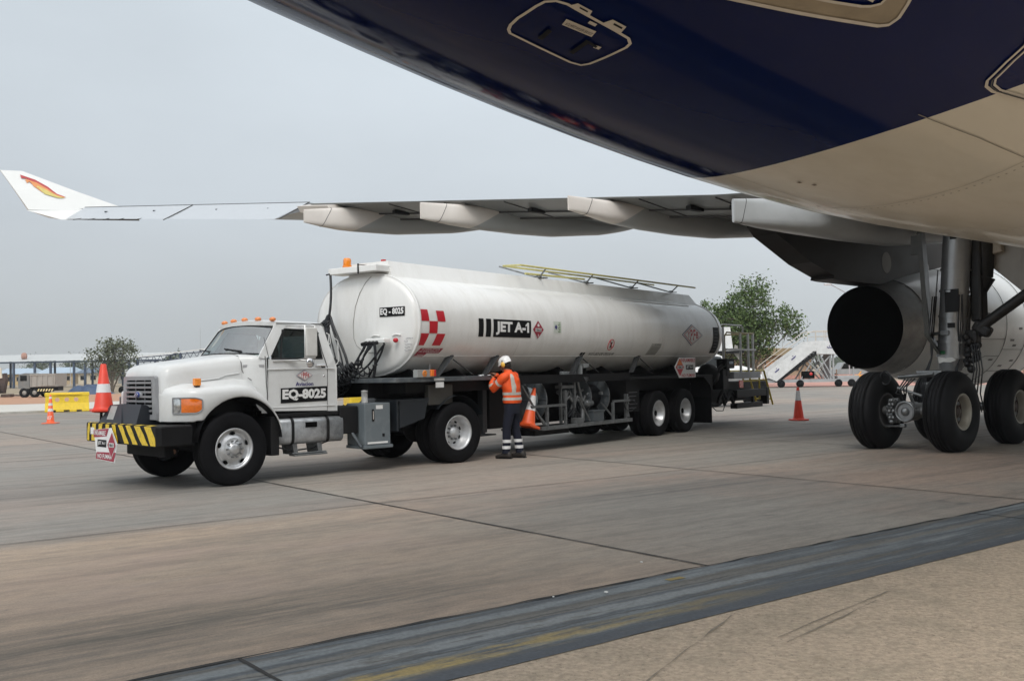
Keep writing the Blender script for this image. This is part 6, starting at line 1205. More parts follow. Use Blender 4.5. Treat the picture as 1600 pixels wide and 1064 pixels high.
# jacket
JK = mat('orange_jacket', (.88, .10, .012), .62, var=.14, scale=9, bump=.45, bscale=13)
m = MB(); TS = [(.985, .0, .150, .195), (1.02, .0, .158, .205), (1.08, .0, .150, .198), (1.16, .005, .150, .20), (1.24, .01, .155, .208), (1.32, .018, .155, .215), (1.39, .022, .150, .215), (1.44, .028, .135, .20), (1.48, .04, .112, .165), (1.515, .055, .085, .105), (1.545, .065, .068, .075), (1.575, .072, .066, .07)]
def tors(z, e=0., n=30):
    cx = interp([(t[0], t[1]) for t in TS], z); rx = interp([(t[0], t[2]) for t in TS], z)+e; ry = interp([(t[0], t[3]) for t in TS], z)+e
    return ell((cx, 0, z), rx, ry, n, 5, .018)
m.loft([tors(z) for z in frange(.985, 1.575, 22)], 0, True, False)
for s in (1, -1):
    S_ = [Vector((.02, .15*s, 1.455)), Vector((.045, .20*s, 1.44)), Vector((.17, .215*s, 1.33)), Vector((.27, .195*s, 1.235 if s > 0 else 1.29)), Vector((.31, .14*s, 1.33 if s > 0 else 1.39)), (hL if s > 0 else hR)+Vector((-.06, .02*s, -.01))]
    rad_ = [.085, .088, .074, .066, .055, .043]; P = []; 
    for i in range(len(S_)-1):
        for u in frange(0, 1, 4)[:-1 if i < len(S_)-2 else None]: P.append((S_[i].lerp(S_[i+1], u), lerp(rad_[i], rad_[i+1], u)))
    prev = None; rings = []
    for i, (p, r) in enumerate(P):
        a = P[max(0, i-1)][0]; c_ = P[min(len(P)-1, i+1)][0]; t_ = (c_-a).normalized(); x = t_.orthogonal().normalized() if prev is None else (prev-t_*prev.dot(t_)).normalized(); prev = x; y = t_.cross(x)
        rings.append([wr(p+(x*cos(2*pi*k/18)+y*sin(2*pi*k/18))*r, 2, .02) for k in range(18)])
    m.loft(rings, 0, True, True)
    mb_ = MB(); mb_.loft([[v+(v-p[0])*.07 for v in r] for r, p in list(zip(rings, P))[13:16]], 0, True, False); 
    if s > 0: armL = mb_
    else: armR = mb_
    mb2 = MB(); mb2.loft([[v+(v-p[0])*.07 for v in r] for r, p in list(zip(rings, P))[7:9]], 0, True, False); (armL if s > 0 else armR).v; 
    if s > 0: upL = mb2
jk = m.build('jacket', JK, WK)
REFJ = mat('jacket_tape', (.50, .47, .42), .4, var=.12, scale=20, dirt=.2, dirtcol=(.3, .25, .2))
armL.build('reflective_band', REFJ, jk); armR.build('reflective_band', REFJ, jk); upL.build('reflective_band', REFJ, jk)
for z0, z1 in ((1.035, 1.085), (1.125, 1.175)):
    m = MB(); m.loft([tors(z, .006) for z in frange(z0, z1, 2)], 0, True, False); m.build('reflective_band', REFJ, jk)
for s in (-1, 1):
    m = MB(); rg = []
    for z in frange(1.17, 1.50, 12):
        r = tors(z, .007, 60); k0 = 30-s*7 if True else 0; rg.append([r[(k0+j) % 60] for j in (-2, -1, 0, 1, 2)])
    m.loft(rg, 0, True, False, False); m.build('reflective_band', REFJ, jk)
m = MB(); P = tors(1.0, .004); m.loft([tors(.98, -.004), tors(.995, .006), tors(1.01, .003)], 0, True, False); m.build('hem', JK, jk)
# hair, helmet, ear defenders
m = MB(); rg = []
for t_, r in ((-.085, .058), (-.06, .075), (-.02, .086), (.03, .088)): rg.append([HC+tilt @ Vector((-.018+r*1.05*cos(a), r*.92*sin(a), t_)) for a in frange(rad(75), rad(285), 14)])
m.loft(rg, 0, True, False, False); m.ball(HC+tilt @ Vector((-.03, 0, -.02)), (.078, .078, .085), 0, 16, 10, tilt); m.build('hair', mat('black_hair', (.012, .010, .009), .7, bump=.6, bscale=90), WK)
m = MB(); hc = HC+tilt @ Vector((-.012, 0, .045)); rg = []
for t_, k in ((-.035, 1.06), (-.03, 1.05), (0, 1.03), (.03, .98), (.06, .87), (.08, .72), (.095, .5), (.102, .25), (.104, .01)): rg.append([hc+tilt @ Vector((.118*k*cos(a)+(.03 if t_ <= -.03 and cos(a) > .5 else 0)*(cos(a)-.5)*2, .098*k*sin(a), t_)) for a in [2*pi*i/28 for i in range(28)]])
m.loft(rg, 0, True, False); hel = m.build('helmet', mat('helmet_white', (.80, .80, .79), .3, coat=.4, var=.04), WK)
m = MB(); m.tube([hc+tilt @ Vector((.122*k, 0, z)) for k, z in ((1, .0), (.85, .065), (.5, .098), (0, .107), (-.5, .098), (-.85, .065), (-1, 0))], .008, 0, 6); m.build('helmet_ridge', mat('helmet_white', (.8, .8, .79)), hel)
m = MB()
for s in (1, -1): m.ball(HC+tilt @ Vector((-.005, .098*s, .0)), (.040, .028, .05), 0, 16, 10, tilt)
m.build('ear_defender', mat('muff_yellow', (.85, .52, .08), .35, coat=.3, var=.05), hel)
m = MB()
for s in (1, -1): m.tube([HC+tilt @ Vector((.0, .10*s, .03)), hc+tilt @ Vector((-.01, .112*s, .03)), hc+tilt @ Vector((-.02, .106*s, .02))], .006, 0, 5); m.ball(HC+tilt @ Vector((-.002, .082*s, .0)), (.034, .014, .044), 0, 12, 8, tilt)
m.build('ear_cushion', BLACK, hel)
m = MB(); c_ = hL+Vector((.05, -.06, .02)); m.box(c_, (.13, .10, .008), 0, .002, (0, rad(-20), 0)); tag(m.build('notepad', mat('pad_black', (.03, .03, .03), .5), None), 'dark notepad held in the hands of the worker', 'notepad')
for o_ in [bpy.data.objects['notepad']]: o_.location = WK.location; o_.rotation_euler = WK.rotation_euler
m = MB(); m.rod(hR+Vector((.03, .03, .07)), hR+Vector((.07, .03, -.03)), .005, 0, 6); o_ = tag(m.build('pen', WPLATE, None), 'thin pale pen held upright in the hand of the worker', 'pen'); o_.location = WK.location; o_.rotation_euler = WK.rotation_euler
# rag left on the trailer rail
m = MB(); m.grid(lambda u, v: (.11*u*(1+.2*sin(5*v)), .07*v, .02+.018*noise.noise(Vector((u*2.2, v*2.2, 1)))*1.6-.012*(u*u+v*v)), frange(-1, 1, 8), frange(-1, 1, 8), 0, True)
rg_ = tag(m.build('paper_rag', mat('rag_white', (.74, .76, .78), .8), None), 'crumpled white paper lying on the grey trailer rail by the worker', 'paper'); rg_.location = TK.location+Matrix.Rotation(frame_rz(36.4), 3, 'Z') @ Vector((.62, -1.10, 1.475)); rg_.rotation_euler = (0, 0, .6)
# ---------------------------------------------------------------- traffic cones
def cone(name, loc, h, base, label, bands, rt=.035, rb=None, body=ORANGE, rot=(0, 0, 0), bh=.03, number=None, group='traffic cones on the apron'):
    rb = rb or base*.36; o = empty(name, loc, 0, label, 'traffic cone', group); o.rotation_euler = rot; q = bh*1.1
    m = MB(); m.lathe([(rb+.035, q*.8), (rb+.012, q*1.4), (rb, q*2), (rt, h-.006), (rt-.008, h), (rt-.015, h-.004), (rt-.02, h-.05)], (0, 0, 0), (0, 0, 1), 32, 0)
    m.build('cone_body', body, o)
    m = MB(); b2 = base/2; m.loft([[(sx*b2*k, sy*b2*k, z) for sx, sy in ((-1, -1), (-.86, -1.0), (.86, -1.0), (1, -1), (1, -.86), (1, .86), (1, 1), (.86, 1), (-.86, 1), (-1, 1), (-1, .86), (-1, -.86))] for k, z in ((.98, .0), (1, bh*.3), (1, bh*.8), (.96, bh), (.6, bh*1.25))], 0, False, True); m.build('base', body, o)
    f = lambda z: lerp(rb, rt, (z-q*2)/(h-q*2))+.0025
    for a, b_ in bands: m = MB(); m.lathe([(f(h*a), h*a), (f(h*b_), h*b_)], (0, 0, 0), (0, 0, 1), 32, 0); m.build('reflective_band', REFLW, o)
    if number:
        def fm(u, v): r = f(v)+.003; a = -pi/2+u/r; return (r*cos(a), r*sin(a), v)
        m = MB(); m.text(number, fm, (.0, h*.205), .16, .12, 0, .015); m.build('lettering', REFLW, o)
    return o
trm = TR.matrix_world if False else (Matrix.Translation(TR.location) @ Matrix.Rotation(frame_rz(46.0), 4, 'Z')); tkm = Matrix.Translation(TK.location) @ Matrix.Rotation(frame_rz(36.4), 4, 'Z')
p = trm @ Vector((-1.02, .92, 1.062)); cone('traffic_cone', p, .71, .36, 'red-orange cone with one white band standing on the truck bumper', [(.40, .58)], .040, .135, rot=(0, 0, .5), bh=.035)
p = tkm @ Vector((1.98, -1.04, .485)); cone('traffic_cone', p, .76, .34, 'orange cone leaning over on the hose reel platform behind the worker', [(.42, .80)], .03, .125, mat('cone_orange_bright', (.85, .12, .03), .42, var=.08), rot=(rad(3), rad(15), frame_rz(36.4)), bh=.05)
cone('traffic_cone', (8.01, 28.03, .006), .93, .40, 'orange cone standing alone on the concrete right of the tank trailer', [(.60, .90)], .035, .145, rot=(0, 0, .3), bh=.04)
cone('traffic_cone', (-16.1, 34.7, .006), 1.0, .46, 'slim orange cone with three white bands numbered 07 by the yellow barrier', [(.42, .52), (.62, .71), (.86, .93)], .03, .125, mat('cone_orange_bright', (.85, .12, .03)), rot=(0, 0, .1), number='07')
# ---------------------------------------------------------------- background on the left
def leafmat(name, c1, c2):
    m = bpy.data.materials.new(name); m.use_nodes = True; n = m.node_tree; b = n.nodes['Principled BSDF']; K = n.nodes.new
    g_ = K('ShaderNodeNewGeometry'); r = K('ShaderNodeMapRange'); n.links.new(g_.outputs['Random Per Island'], r.inputs[0]); mx_ = K('ShaderNodeMix'); mx_.data_type = 'RGBA'
    n.links.new(r.outputs[0], mx_.inputs[0]); mx_.inputs[6].default_value = (*c1, 1); mx_.inputs[7].default_value = (*c2, 1); n.links.new(mx_.outputs[2], b.inputs['Base Color']); b.inputs['Roughness'].default_value = .65
    b.inputs['Specular IOR Level'].default_value = .25; return m
BARK = mat('bark', (.12, .095, .07), .9, var=.3, scale=8, bump=.5, bscale=20)
def tree(loc, H, crown, nleaf, ls, label, leaf, seed, trunks=1, group='trees round the airfield', name='tree', spread=1.):
    """crown: list of (x, y, z, rx, ry, rz) blobs in metres from the foot"""
    R = random.Random(seed); o = empty(name, loc, 0, label, 'tree', group); t_ = MB(); lf = MB()
    for k in range(trunks):
        a0 = 2*pi*k/trunks; x0, y0 = .12*cos(a0)*(trunks > 1), .12*sin(a0)*(trunks > 1)
        for (cx, cy_, cz, rx, ry, rz) in (crown if trunks == 1 else crown[k::trunks]):
            P = [Vector((x0, y0, 0)), Vector((x0*2+cx*.15, cy_*.15, cz*.35)), Vector((cx*.5, cy_*.5, cz*.65)), Vector((cx, cy_, cz+rz*.3))]
            C_ = [P[0]*(1-u)**3+P[1]*3*u*(1-u)**2+P[2]*3*u*u*(1-u)+P[3]*u**3+Vector((R.uniform(-1, 1), R.uniform(-1, 1), 0))*.03*H/6 for u in frange(0, 1, 9)]
            r0_ = .013*H if trunks == 1 else .011*H; t_.tube(C_, lambda u: r0_*(1-.85*u)+.008, 0, 7)
            for q in range(5):
                d = Vector((R.gauss(0, 1)*rx, R.gauss(0, 1)*ry, R.gauss(.3, .8)*rz))*.7; s0 = C_[R.randint(4, 8)]; t_.tube([s0, s0+d*.5+Vector((0, 0, .1)), s0+d], lambda u: .006*H*(1-.8*u)+.004, 0, 5)
    t_.build('trunk', BARK, o)
    tot = sum(c[3]*c[4]*c[5] for c in crown)
    for (cx, cy_, cz, rx, ry, rz) in crown:
        ncl = max(6, int(nleaf*rx*ry*rz/tot/26))
        for _ in range(ncl):
            while True:
                d = Vector((R.uniform(-1, 1), R.uniform(-1, 1), R.uniform(-1, 1)))
                if .25 < d.length < 1: break
            d = d.normalized()*(d.length**.5); c_ = Vector((cx+d.x*rx, cy_+d.y*ry, cz+d.z*rz)); cr = R.uniform(.5, 1.5)*ls*2.5*spread
            for _2 in range(26):
                p = c_+Vector((R.gauss(0, 1), R.gauss(0, 1), R.gauss(0, .8)))*cr*.55; n_ = Vector((R.gauss(0, 1), R.gauss(0, 1), R.gauss(.6, 1))).normalized(); x = n_.orthogonal().normalized(); x = Matrix.Rotation(R.uniform(0, 6.28), 3, n_) @ x; y = n_.cross(x); s_ = ls*R.uniform(.6, 1.3)
                lf.add([p-x*s_*.5, p+y*s_*.28, p+x*s_*.5, p-y*s_*.28], [(0, 1, 2, 3)])
    lf.build('crown', leaf, o); return o
LG1 = leafmat('leaf_mid', (.045, .08, .022), (.125, .18, .06)); LG2 = leafmat('leaf_grey', (.065, .078, .045), (.15, .165, .10)); LG3 = leafmat('leaf_far', (.05, .07, .035), (.12, .145, .08))
tree((17.9, 75, 0), 8.2, [(-2.2, 0, 4.6, 1.9, 1.6, 1.5), (-.2, 0, 5.9, 1.5, 1.5, 1.5), (.5, .3, 7.2, 1.1, 1.1, 1.0), (-.8, 0, 4.2, 1.9, 1.6, 1.5), (2.3, 0, 4.9, 1.5, 1.3, .9), (3.3, .2, 4.2, .8, .8, .7), (-3.0, 0, 5.6, .9, .9, .8), (.6, 0, 3.6, 1.2, 1.2, 1.0), (-1.0, 1, 2.8, 1.6, 1.4, 1.1), (1.2, .4, 4.2, 1.0, 1, .8), (0, .4, 2.6, 1.5, 1, .9), (-2.4, .4, 3.4, 1.4, 1, 1.1)], 19500, .22, 'tall loose green tree rising behind the rear end of the tank trailer', LG1, 3)
tree((-42.2, 105, 0), 6.0, [(-1.6, 0, 3.9, 1.1, 1, .7), (-.6, 0, 5.0, .9, .8, .7), (.5, 0, 5.2, .9, .8, .6), (1.5, 0, 4.4, 1.0, .9, .9), (.4, 0, 4.1, 1.2, .9, .7), (-1.9, 0, 3.0, .8, .7, .5), (1.7, 0, 3.2, .9, .8, .6), (0, 0, 3.0, 1.2, .9, .5), (-1.0, 0, 2.2, .8, .7, .4), (1.1, 0, 2.3, .8, .7, .5)], 3300, .25, 'small sparse many-stemmed tree beside the open shed, above the bonnet', LG2, 5, trunks=5)
# yellow barrier
b = empty('plastic_barrier', (-20.75, 46.4, .02), 0.42, 'yellow plastic road barrier with a row of three round holes', 'barrier')
m = MB(); n_ = 24
def ring_hole(cx, cz, r, x0, x1, z0, z1, yy):   # square plate cell with round hole
    c_ = [(cx+r*cos(rad(45+90*k)), cz+r*sin(rad(45+90*k))) for k in range(4)]; cir = [(cx+r*cos(2*pi*i/n_), cz+r*sin(2*pi*i/n_)) for i in range(n_)]; sq = []
    for i in range(n_):
        a = 2*pi*i/n_; u, v = cos(a), sin(a); k = 1/max(abs(u), abs(v)); u *= k; v *= k; sq.append((lerp(x0, x1, (u+1)/2), lerp(z0, z1, (v+1)/2)))
    return cir, sq
for (x0, x1, cx) in ((-.62, -.22, -.42), (-.22, .18, -.02), (.18, .58, .38)):
    cir, sq = ring_hole(cx, .56, .10, x0, x1, .40, .72, 0)
    for yy in (-.17, .17): m.add([(x, yy, z) for x, z in cir]+[(x, yy, z) for x, z in sq], [(i, (i+1) % n_, n_+(i+1) % n_, n_+i) for i in range(n_)])
    m.loft([[(x, -.17, z) for x, z in cir], [(x, .17, z) for x, z in cir]], 0, True, False)
m.bx((-.92, -.17, .40), (-.62, .17, .72), 0); m.bx((.58, -.17, .40), (.92, .17, .72), 0); m.bx((-.95, -.19, .72), (.95, .19, .89), 0, .03)
for (x0, x1) in ((-.95, -.70), (-.48, -.14), (.10, .40), (.62, .95)): m.bx((x0, -.24, .0), (x1, .24, .10), 0, .01)
m.prism([(-.24, .09), (.24, .09), (.17, .40), (-.17, .40)], -.94, .94, 'yz', 0); m.build('barrier_body', YELLOW, b)
m = MB(); m.bx((-.6, -.245, .78), (.6, -.18, .82), 0, .01); m.build('rail', YELLOW, b)
# dump truck
d = empty('dump_truck', (-39.5, 84, 0), 0, 'grey tipper truck parked beyond the yellow barrier', 'dump truck')
GT = mat('tipper_grey', (.16, .17, .17), .6, dirt=.5, dirtcol=(.26, .23, .19), dscale=1.5); GT2 = mat('tipper_side', (.34, .325, .295), .7, dirt=.5, dirtcol=(.25, .22, .17), dscale=2)
m = MB(); m.prism([(-.65, .88), (1.40, .98), (1.45, 1.98), (-.65, 1.90)], -1.1, -1.0, 'xz', 1); m.prism([(-.65, .88), (1.40, .98), (1.45, 1.98), (-.65, 1.90)], 1.0, 1.1, 'xz', 1); m.bx((1.38, -1.0, 1.0), (1.45, 1.0, 1.97), 1); m.bx((-.65, -1.0, .88), (1.4, 1.0, .96), 1)
for x in (-.6, -.15, .3, .75, 1.2): m.bx((x, -1.16, .98), (x+.07, -1.1, 1.88), 1)
m.bx((-.68, -1.15, 1.84), (1.48, -1.0, 1.96), 1); m.build('tipper_body', [GT, GT2], d)
m = MB(); m.prism([(-1.65, .75), (-.72, .75), (-.72, 1.98), (-1.1, 2.05), (-1.62, 1.95), (-1.70, 1.35)], -1.05, 1.05, 'xz', 0); cb2 = m.build('cab', GT, d)
m = MB(); m.bx((-1.5, -1.06, 1.4), (-.95, -1.052, 1.85), 0); m.build('side_window', DGLASS, cb2)
m = MB(); m.bx((-1.6, -.5, .55), (1.4, .5, .9), 0); m.bx((-.75, -.9, .45), (-.1, .9, .9), 0, .02); m.build('chassis_frame', CHASSIS, d)
for x in (-1.2, -.35): 
    for s in (-1, 1): m = MB(); m.lathe([(p[0]*.8, p[1]) for p in tyre_prof(.52, .28, .27)], (x, s*.92, .42), (0, s, 0), 24); m.lathe([(0, .05), (.2, .03), (.22, -.02)], (x, s*.95, .42), (0, s, 0), 16, 1); m.build('wheel', [RUBBER, GT2], d)
m = MB(); m.bx((-.1, -1.12, .50), (1.35, -1.08, .74), 0); st_ = m.build('striped_board', BLACK, d)
m = MB()
for k in range(6): m.prism([(-.06+.23*k, .52), (.05+.23*k, .52), (.15+.23*k, .72), (.04+.23*k, .72)], -1.13, -1.121, 'xz', 0)
m.build('stripe', mat('stripe_cream', (.78, .66, .34), .6), st_)
# backhoe arm machinery at far left
e = empty('excavator', (-44.2, 86, 0), 0, 'rusty dark digger with a pale upright arm at the far left edge', 'excavator')
m = MB(); m.bx((-1.4, -.8, .35), (.1, .8, 1.1), 0, .05); m.prism([(-.2, .7), (.35, .5), (.55, 1.5), (.45, 2.1), (.1, 2.0), (-.1, 1.3)], -.25, .25, 'xz', 0); m.bx((.2, -.4, .05), (1.0, .4, .30), 0, .05)
m.rod((.5, 0, .2), (1.9, 0, .15), .06); m.rod((-.9, 0, .4), (.4, 0, 1.9), .1); m.build('machine_body', mat('rusty_machine', (.07, .05, .045), .7, var=.3, dirt=.5, dirtcol=(.16, .09, .05)), e)
m = MB(); m.box((.15, -.3, 2.1), (.22, .12, .9), 0, .02, (0, rad(-6), 0)); m.build('boom', mat('boom_cream', (.62, .58, .48), .6), e)
m = MB()
for x in (-1.1, -.2): m.lathe([(p[0]*.75, p[1]) for p in tyre_prof(.52, .28, .27)], (x, -.8, .4), (0, -1, 0), 20)
m.build('wheel', RUBBER, e)
# blue tarpaulin heap
m = MB(); m.grid(lambda u, v: (u*2.1, v*1.2, max(0, (1-abs(u)**3)*(1-abs(v)**2.5))*(.85+.10*sin(9*u)+.25*noise.noise(Vector((u*3, v*3, 2))))), frange(-1, 1, 26), frange(-1, 1, 14), 0, True)
o_ = tag(m.build('tarpaulin', mat('blue_tarp', (.03, .06, .13), .5, var=.4, scale=1.2, dirt=.4, dirtcol=(.08, .12, .10), dscale=1.5), None), 'blue tarpaulin heaped on the soil behind the yellow barrier', 'tarpaulin'); o_.location = (-40.4, 95, 0)
for (x, y, r_) in ((-40.0, 99.5, .45), (-39.0, 101, .35)):
    m = MB(); m.lathe([(p[0]*r_/.52, p[1]) for p in tyre_prof(.52, .28, .27)], (0, 0, 0), (0, -1, 0), 22); m.lathe([(0, .03), (.5*r_, .0)], (0, 0, 0), (0, -1, 0), 16); o_ = tag(m.build('old_tyre', RUBBER, None), 'old black tyre lying at the foot of the small tree, the %s one' % ('larger' if r_ > .4 else 'smaller'), 'tyre', 'old tyres by the small tree'); o_.location = (x-.6, y, r_*.8); o_.rotation_euler = (rad(20), 0, .3)
# long open shed
s_ = empty('open_shed', (0, 170, 0), 0, 'long open shed with pale metal roof on blue steel columns', 'shed')
SRM = mat('shed_roof', (.46, .475, .47), .5, var=.06, scale=.5, dirt=.3, dirtcol=(.45, .45, .42), dscale=.3)
m = MB(); X_ = frange(-128, -60, 170)
m.grid(lambda u, v: (u, lerp(0, 8, v), lerp(4.55, 5.85, v)+.035*(int(round((u+128)/.4)) % 2)), X_, [0, 1], 0, False); rf = m.build('roof', SRM, s_)
m = MB(); m.bx((-128, -.1, 4.25), (-60, .0, 4.50), 0); m.bx((-128, 7.9, 5.3), (-60, 8.0, 5.7), 0); m.build('fascia', mat('shed_navy', (.035, .05, .075), .6), s_)
for k, x in enumerate((-122, -117, -112, -107, -102, -97, -93.5, -89.5, -85.2, -81.6, -78.9, -74.9, -73.0, -69.5, -65.5, -61)):
    m = MB(); m.bx((x-.17, 0, 0), (x+.17, .3, 4.3), 0); m.build('column', mat('column_blue', (.04, .06, .10), .6), s_)
    if k % 2: m = MB(); m.bx((x-.15, 7.5, 0), (x+.15, 7.8, 5.4), 0); m.build('column', mat('column_blue', (.04, .06, .10)), s_)
m = MB(); m.lathe([(0, 0), (.42, .1), (.5, .5), (.42, 1.0), (.2, 1.15), (0, 1.15)], (0, 0, 0), (0, 0, 1), 18, 0); tk_ = tag(m.build('water_tank', mat('tank_terracotta', (.40, .22, .17), .7, dirt=.4), None), 'round terracotta tank on the roof of the open shed', 'water tank'); tk_.location = (-84.6, 172.6, 4.95)
# second shed with truss seen above the bonnet
s2 = empty('truss_shed', (0, 150, 0), 0, 'white slanting roof on a dark steel truss above the truck bonnet', 'shed')
m = MB(); m.add([(-57.5, 0, 4.55), (-45.4, 0, 5.75), (-38, 0, 6.0), (-38, 14, 6.6), (-45.4, 14, 6.3), (-57.5, 14, 5.3)], [(0, 1, 4, 5), (1, 2, 3, 4)]); m.add([(-57.5, 0, 4.40), (-45.4, 0, 5.55), (-38, 0, 5.8), (-57.5, 0, 4.55), (-45.4, 0, 5.75), (-38, 0, 6.0)], [(0, 1, 4, 3), (1, 2, 5, 4)]); m.build('roof', mat('white_roof', (.62, .62, .61), .5, dirt=.2), s2)
m = MB(); zt_ = lambda x: interp([(-57.5, 4.35), (-45.4, 5.5), (-38, 5.75)], x); zb2 = lambda x: zt_(x)-.95
m.rod((-57, 0, zb2(-57)+.3), (-38, 0, zb2(-38)), .07, 0, 5); m.rod((-57.5, 0, zt_(-57.5)), (-38, 0, zt_(-38)), .07, 0, 5)
for k in range(19): x = -57+k; m.rod((x, 0, zt_(x)), (x+.5, 0, zb2(x+.5)), .045, 0, 4); m.rod((x+.5, 0, zb2(x+.5)), (x+1, 0, zt_(x+1)), .045, 0, 4)
m.build('truss', mat('truss_blue', (.03, .04, .07), .6), s2)
for x in (-56.5, -50, -44, -39): m = MB(); m.bx((x-.15, 0, 0), (x+.15, .3, 4.3 if x < -50 else 5.0), 0); m.build('column', mat('column_blue', (.04, .06, .10)), s2)
# houses
def house(x, y, w_, dp, hw, hr, wallc, roofc, label, nwin=3):
    o = empty('house', (x, y, 0), 0, label, 'house', 'houses far behind the shed'); wl_ = mat('wall_'+wallc[0], wallc[1], .8, var=.1, dirt=.3, dirtcol=(.25, .2, .15), dscale=.6); rf_ = mat('roof_'+roofc[0], roofc[1], .5, var=.1, scale=.5)
    m = MB(); m.bx((-w_/2, 0, 0), (w_/2, dp, hw), 0); wa = m.build('wall', wl_, o)
    m = MB(); m.add([(-w_/2-.6, -.8, hw-.05), (w_/2+.6, -.8, hw-.05), (w_/2-1.0, dp*.5, hr), (-w_/2+1.0, dp*.5, hr), (-w_/2-.6, dp+.6, hw-.05), (w_/2+.6, dp+.6, hw-.05)], [(0, 1, 2, 3), (3, 2, 5, 4), (1, 5, 2), (0, 3, 4)]); m.build('roof', rf_, o)
    for k in range(nwin):
        cx = -w_/2+w_*(k+.5)/nwin; m = MB(); m.bx((cx-.7, -.05, 1.0), (cx+.7, .02, 2.1), 0); f_ = m.build('window', mat('frame_brown', (.12, .09, .07), .6), o); m = MB(); m.bx((cx-.6, -.08, 1.08), (cx+.6, -.051, 2.02), 0); m.build('pane', DARK, f_)
    return o
house(-117, 255, 9, 8, 2.9, 4.4, ('tan', (.45, .34, .20)), ('blue', (.36, .45, .54)), 'tan house with a pale blue roof, nearest the red and white excavator', 3)
house(-131, 262, 10, 8, 2.9, 4.4, ('ochre', (.50, .36, .17)), ('blue', (.36, .45, .54)), 'ochre house with a pale blue roof at the left edge of the photo', 4)
house(-106.5, 250, 5, 7, 2.8, 4.2, ('cream', (.55, .48, .36)), ('darkblue', (.10, .14, .20)), 'small cream house with a dark blue gable roof between the columns', 2)
house(-93, 245, 8, 7, 2.6, 3.6, ('pale', (.55, .54, .50)), ('greywhite', (.55, .55, .54)), 'pale low house behind the thin tree', 3)
# far trees seen through the shed, each with trunk and crown
for k, (x, y, h_, wd) in enumerate(((-138, 290, 8.5, 3.4), (-125.5, 285, 8.5, 2.7), (-112.5, 280, 8.2, 2.4), (-96.5, 240, 6.2, 2.6), (-88.5, 260, 7.4, 2.8))):
    tree((x, y, 0), h_, [(0, 0, h_*.62, wd, wd, h_*.30), (wd*.5, 0, h_*.5, wd*.6, wd*.6, h_*.2), (-wd*.5, 0, h_*.52, wd*.6, wd*.6, h_*.2), (0, 0, h_*.8, wd*.6, wd*.6, h_*.18)], 1500, .55, ['broad pale tree at the far left behind the shed', 'rounded tree seen between the shed columns above the ochre house', 'dark round-headed tree behind the grey tipper truck', 'low green bush left of the small sparse tree', 'wide green tree directly behind the small sparse tree', 'hazy tree hidden behind the truck bonnet', 'hazy tree outside the left columns'][k], LG3 if k != 3 else LG2, 20+k)
# hedge line at the horizon (one mass)
R_ = random.Random(11); m = MB()
for k in range(5200):
    x = R_.uniform(-420, 420); y = 430+R_.uniform(-25, 25); hh = 5.2+2.2*noise.noise(Vector((x*.02, 0, 0)))+1.2*noise.noise(Vector((x*.11, 3, 0))); z = hh*R_.random()**.6; p = Vector((x, y, z)); n_ = Vector((R_.gauss(0, 1), R_.gauss(-.6, 1), R_.gauss(0, .7))).normalized(); a = n_.orthogonal().normalized(); c_ = n_.cross(a); q = R_.uniform(.6, 1.7)
    m.add([p-a*q, p+c_*q*.7, p+a*q, p-c_*q*.7], [(0, 1, 2, 3)])
tag(m.build('far_treeline', leafmat('treeline_leaf', (.06, .085, .05), (.12, .15, .09)), None), kind='stuff')
# masts
for (x, y, h_, lb) in ((-62.6, 200, 11.2, 'thin pale radio mast rising above the truck bonnet'), (-91, 205, 7.4, 'thin radio mast above the roof of the open shed'), (-59.5, 205, 10, 'second thin radio mast just left of the cab mirror')):
    m = MB(); m.rod((0, 0, 0), (0, 0, h_), .07, 0, 6, .03)
    for k in range(8): m.rod((-.12, 0, h_*.4+k*h_*.07), (.12, 0, h_*.43+k*h_*.07), .02, 0, 4)
    o_ = tag(m.build('radio_mast', mat('mast_grey', (.42, .43, .44), .6), None), lb, 'mast', 'radio masts'); o_.location = (x, y, 0)
# ---------------------------------------------------------------- background on the right
PS = empty('passenger_stairs', (0, 69.5, 0), 0, 'white towable passenger stairs parked beyond the apron, left of the engine', 'airstairs')
WP_ = mat('stairs_white', (.64, .64, .63), .45, dirt=.2); GP_ = mat('stairs_grey', (.36, .36, .36), .5, dirt=.3)
m = MB(); m.prism([(17.55, .70), (18.15, .45), (20.95, 2.65), (20.95, 3.17), (20.5, 3.17), (17.6, 1.15)], -.95, -.90, 'xz', 0); m.prism([(17.55, .70), (18.15, .45), (20.95, 2.65), (20.95, 3.17), (20.5, 3.17), (17.6, 1.15)], .90, .95, 'xz', 0)
m.prism([(20.95, 2.28), (23.2, 2.22), (23.2, 3.18), (20.95, 3.18)], -.95, -.90, 'xz', 0); m.prism([(20.95, 2.28), (23.2, 2.22), (23.2, 3.18), (20.95, 3.18)], .90, .95, 'xz', 0); m.bx((20.95, -.9, 2.25), (23.6, .9, 2.33), 0); sp2 = m.build('side_panel', WP_, PS)
m = MB(); m.text('Swissport'[:0] or 'Smile', lambda u, v: (u, -.953, v), (21.95, 2.72), .50, .17, 0, .02); m.text('Smile', lambda u, v: (u+.0, -.953, v+(u-19.3)*.78), (19.3, 2.0), .30, .11, 0, .02); m.text('Smile', lambda u, v: (u+.0, -.953, v+(u-18.3)*.78), (18.3, 1.22), .26, .10, 0, .02); 
m = MB()
for (cx, cz, w_, sl) in ((21.95, 2.70, .55, 0), (19.35, 2.02, .30, .8), (18.2, 1.18, .28, .8)):
    m.tube([(cx+w_*(u-.5), -.956, cz+sl*w_*(u-.5)+.05*sin(22*u)) for u in frange(0, 1, 16)], .028, 0, 5); m.tube([(cx-w_*.2, -.956, cz+.12), (cx-w_*.1, -.956, cz+.17)], .03, 0, 5)
m.build('lettering', NAVYL, sp2)
m = MB()
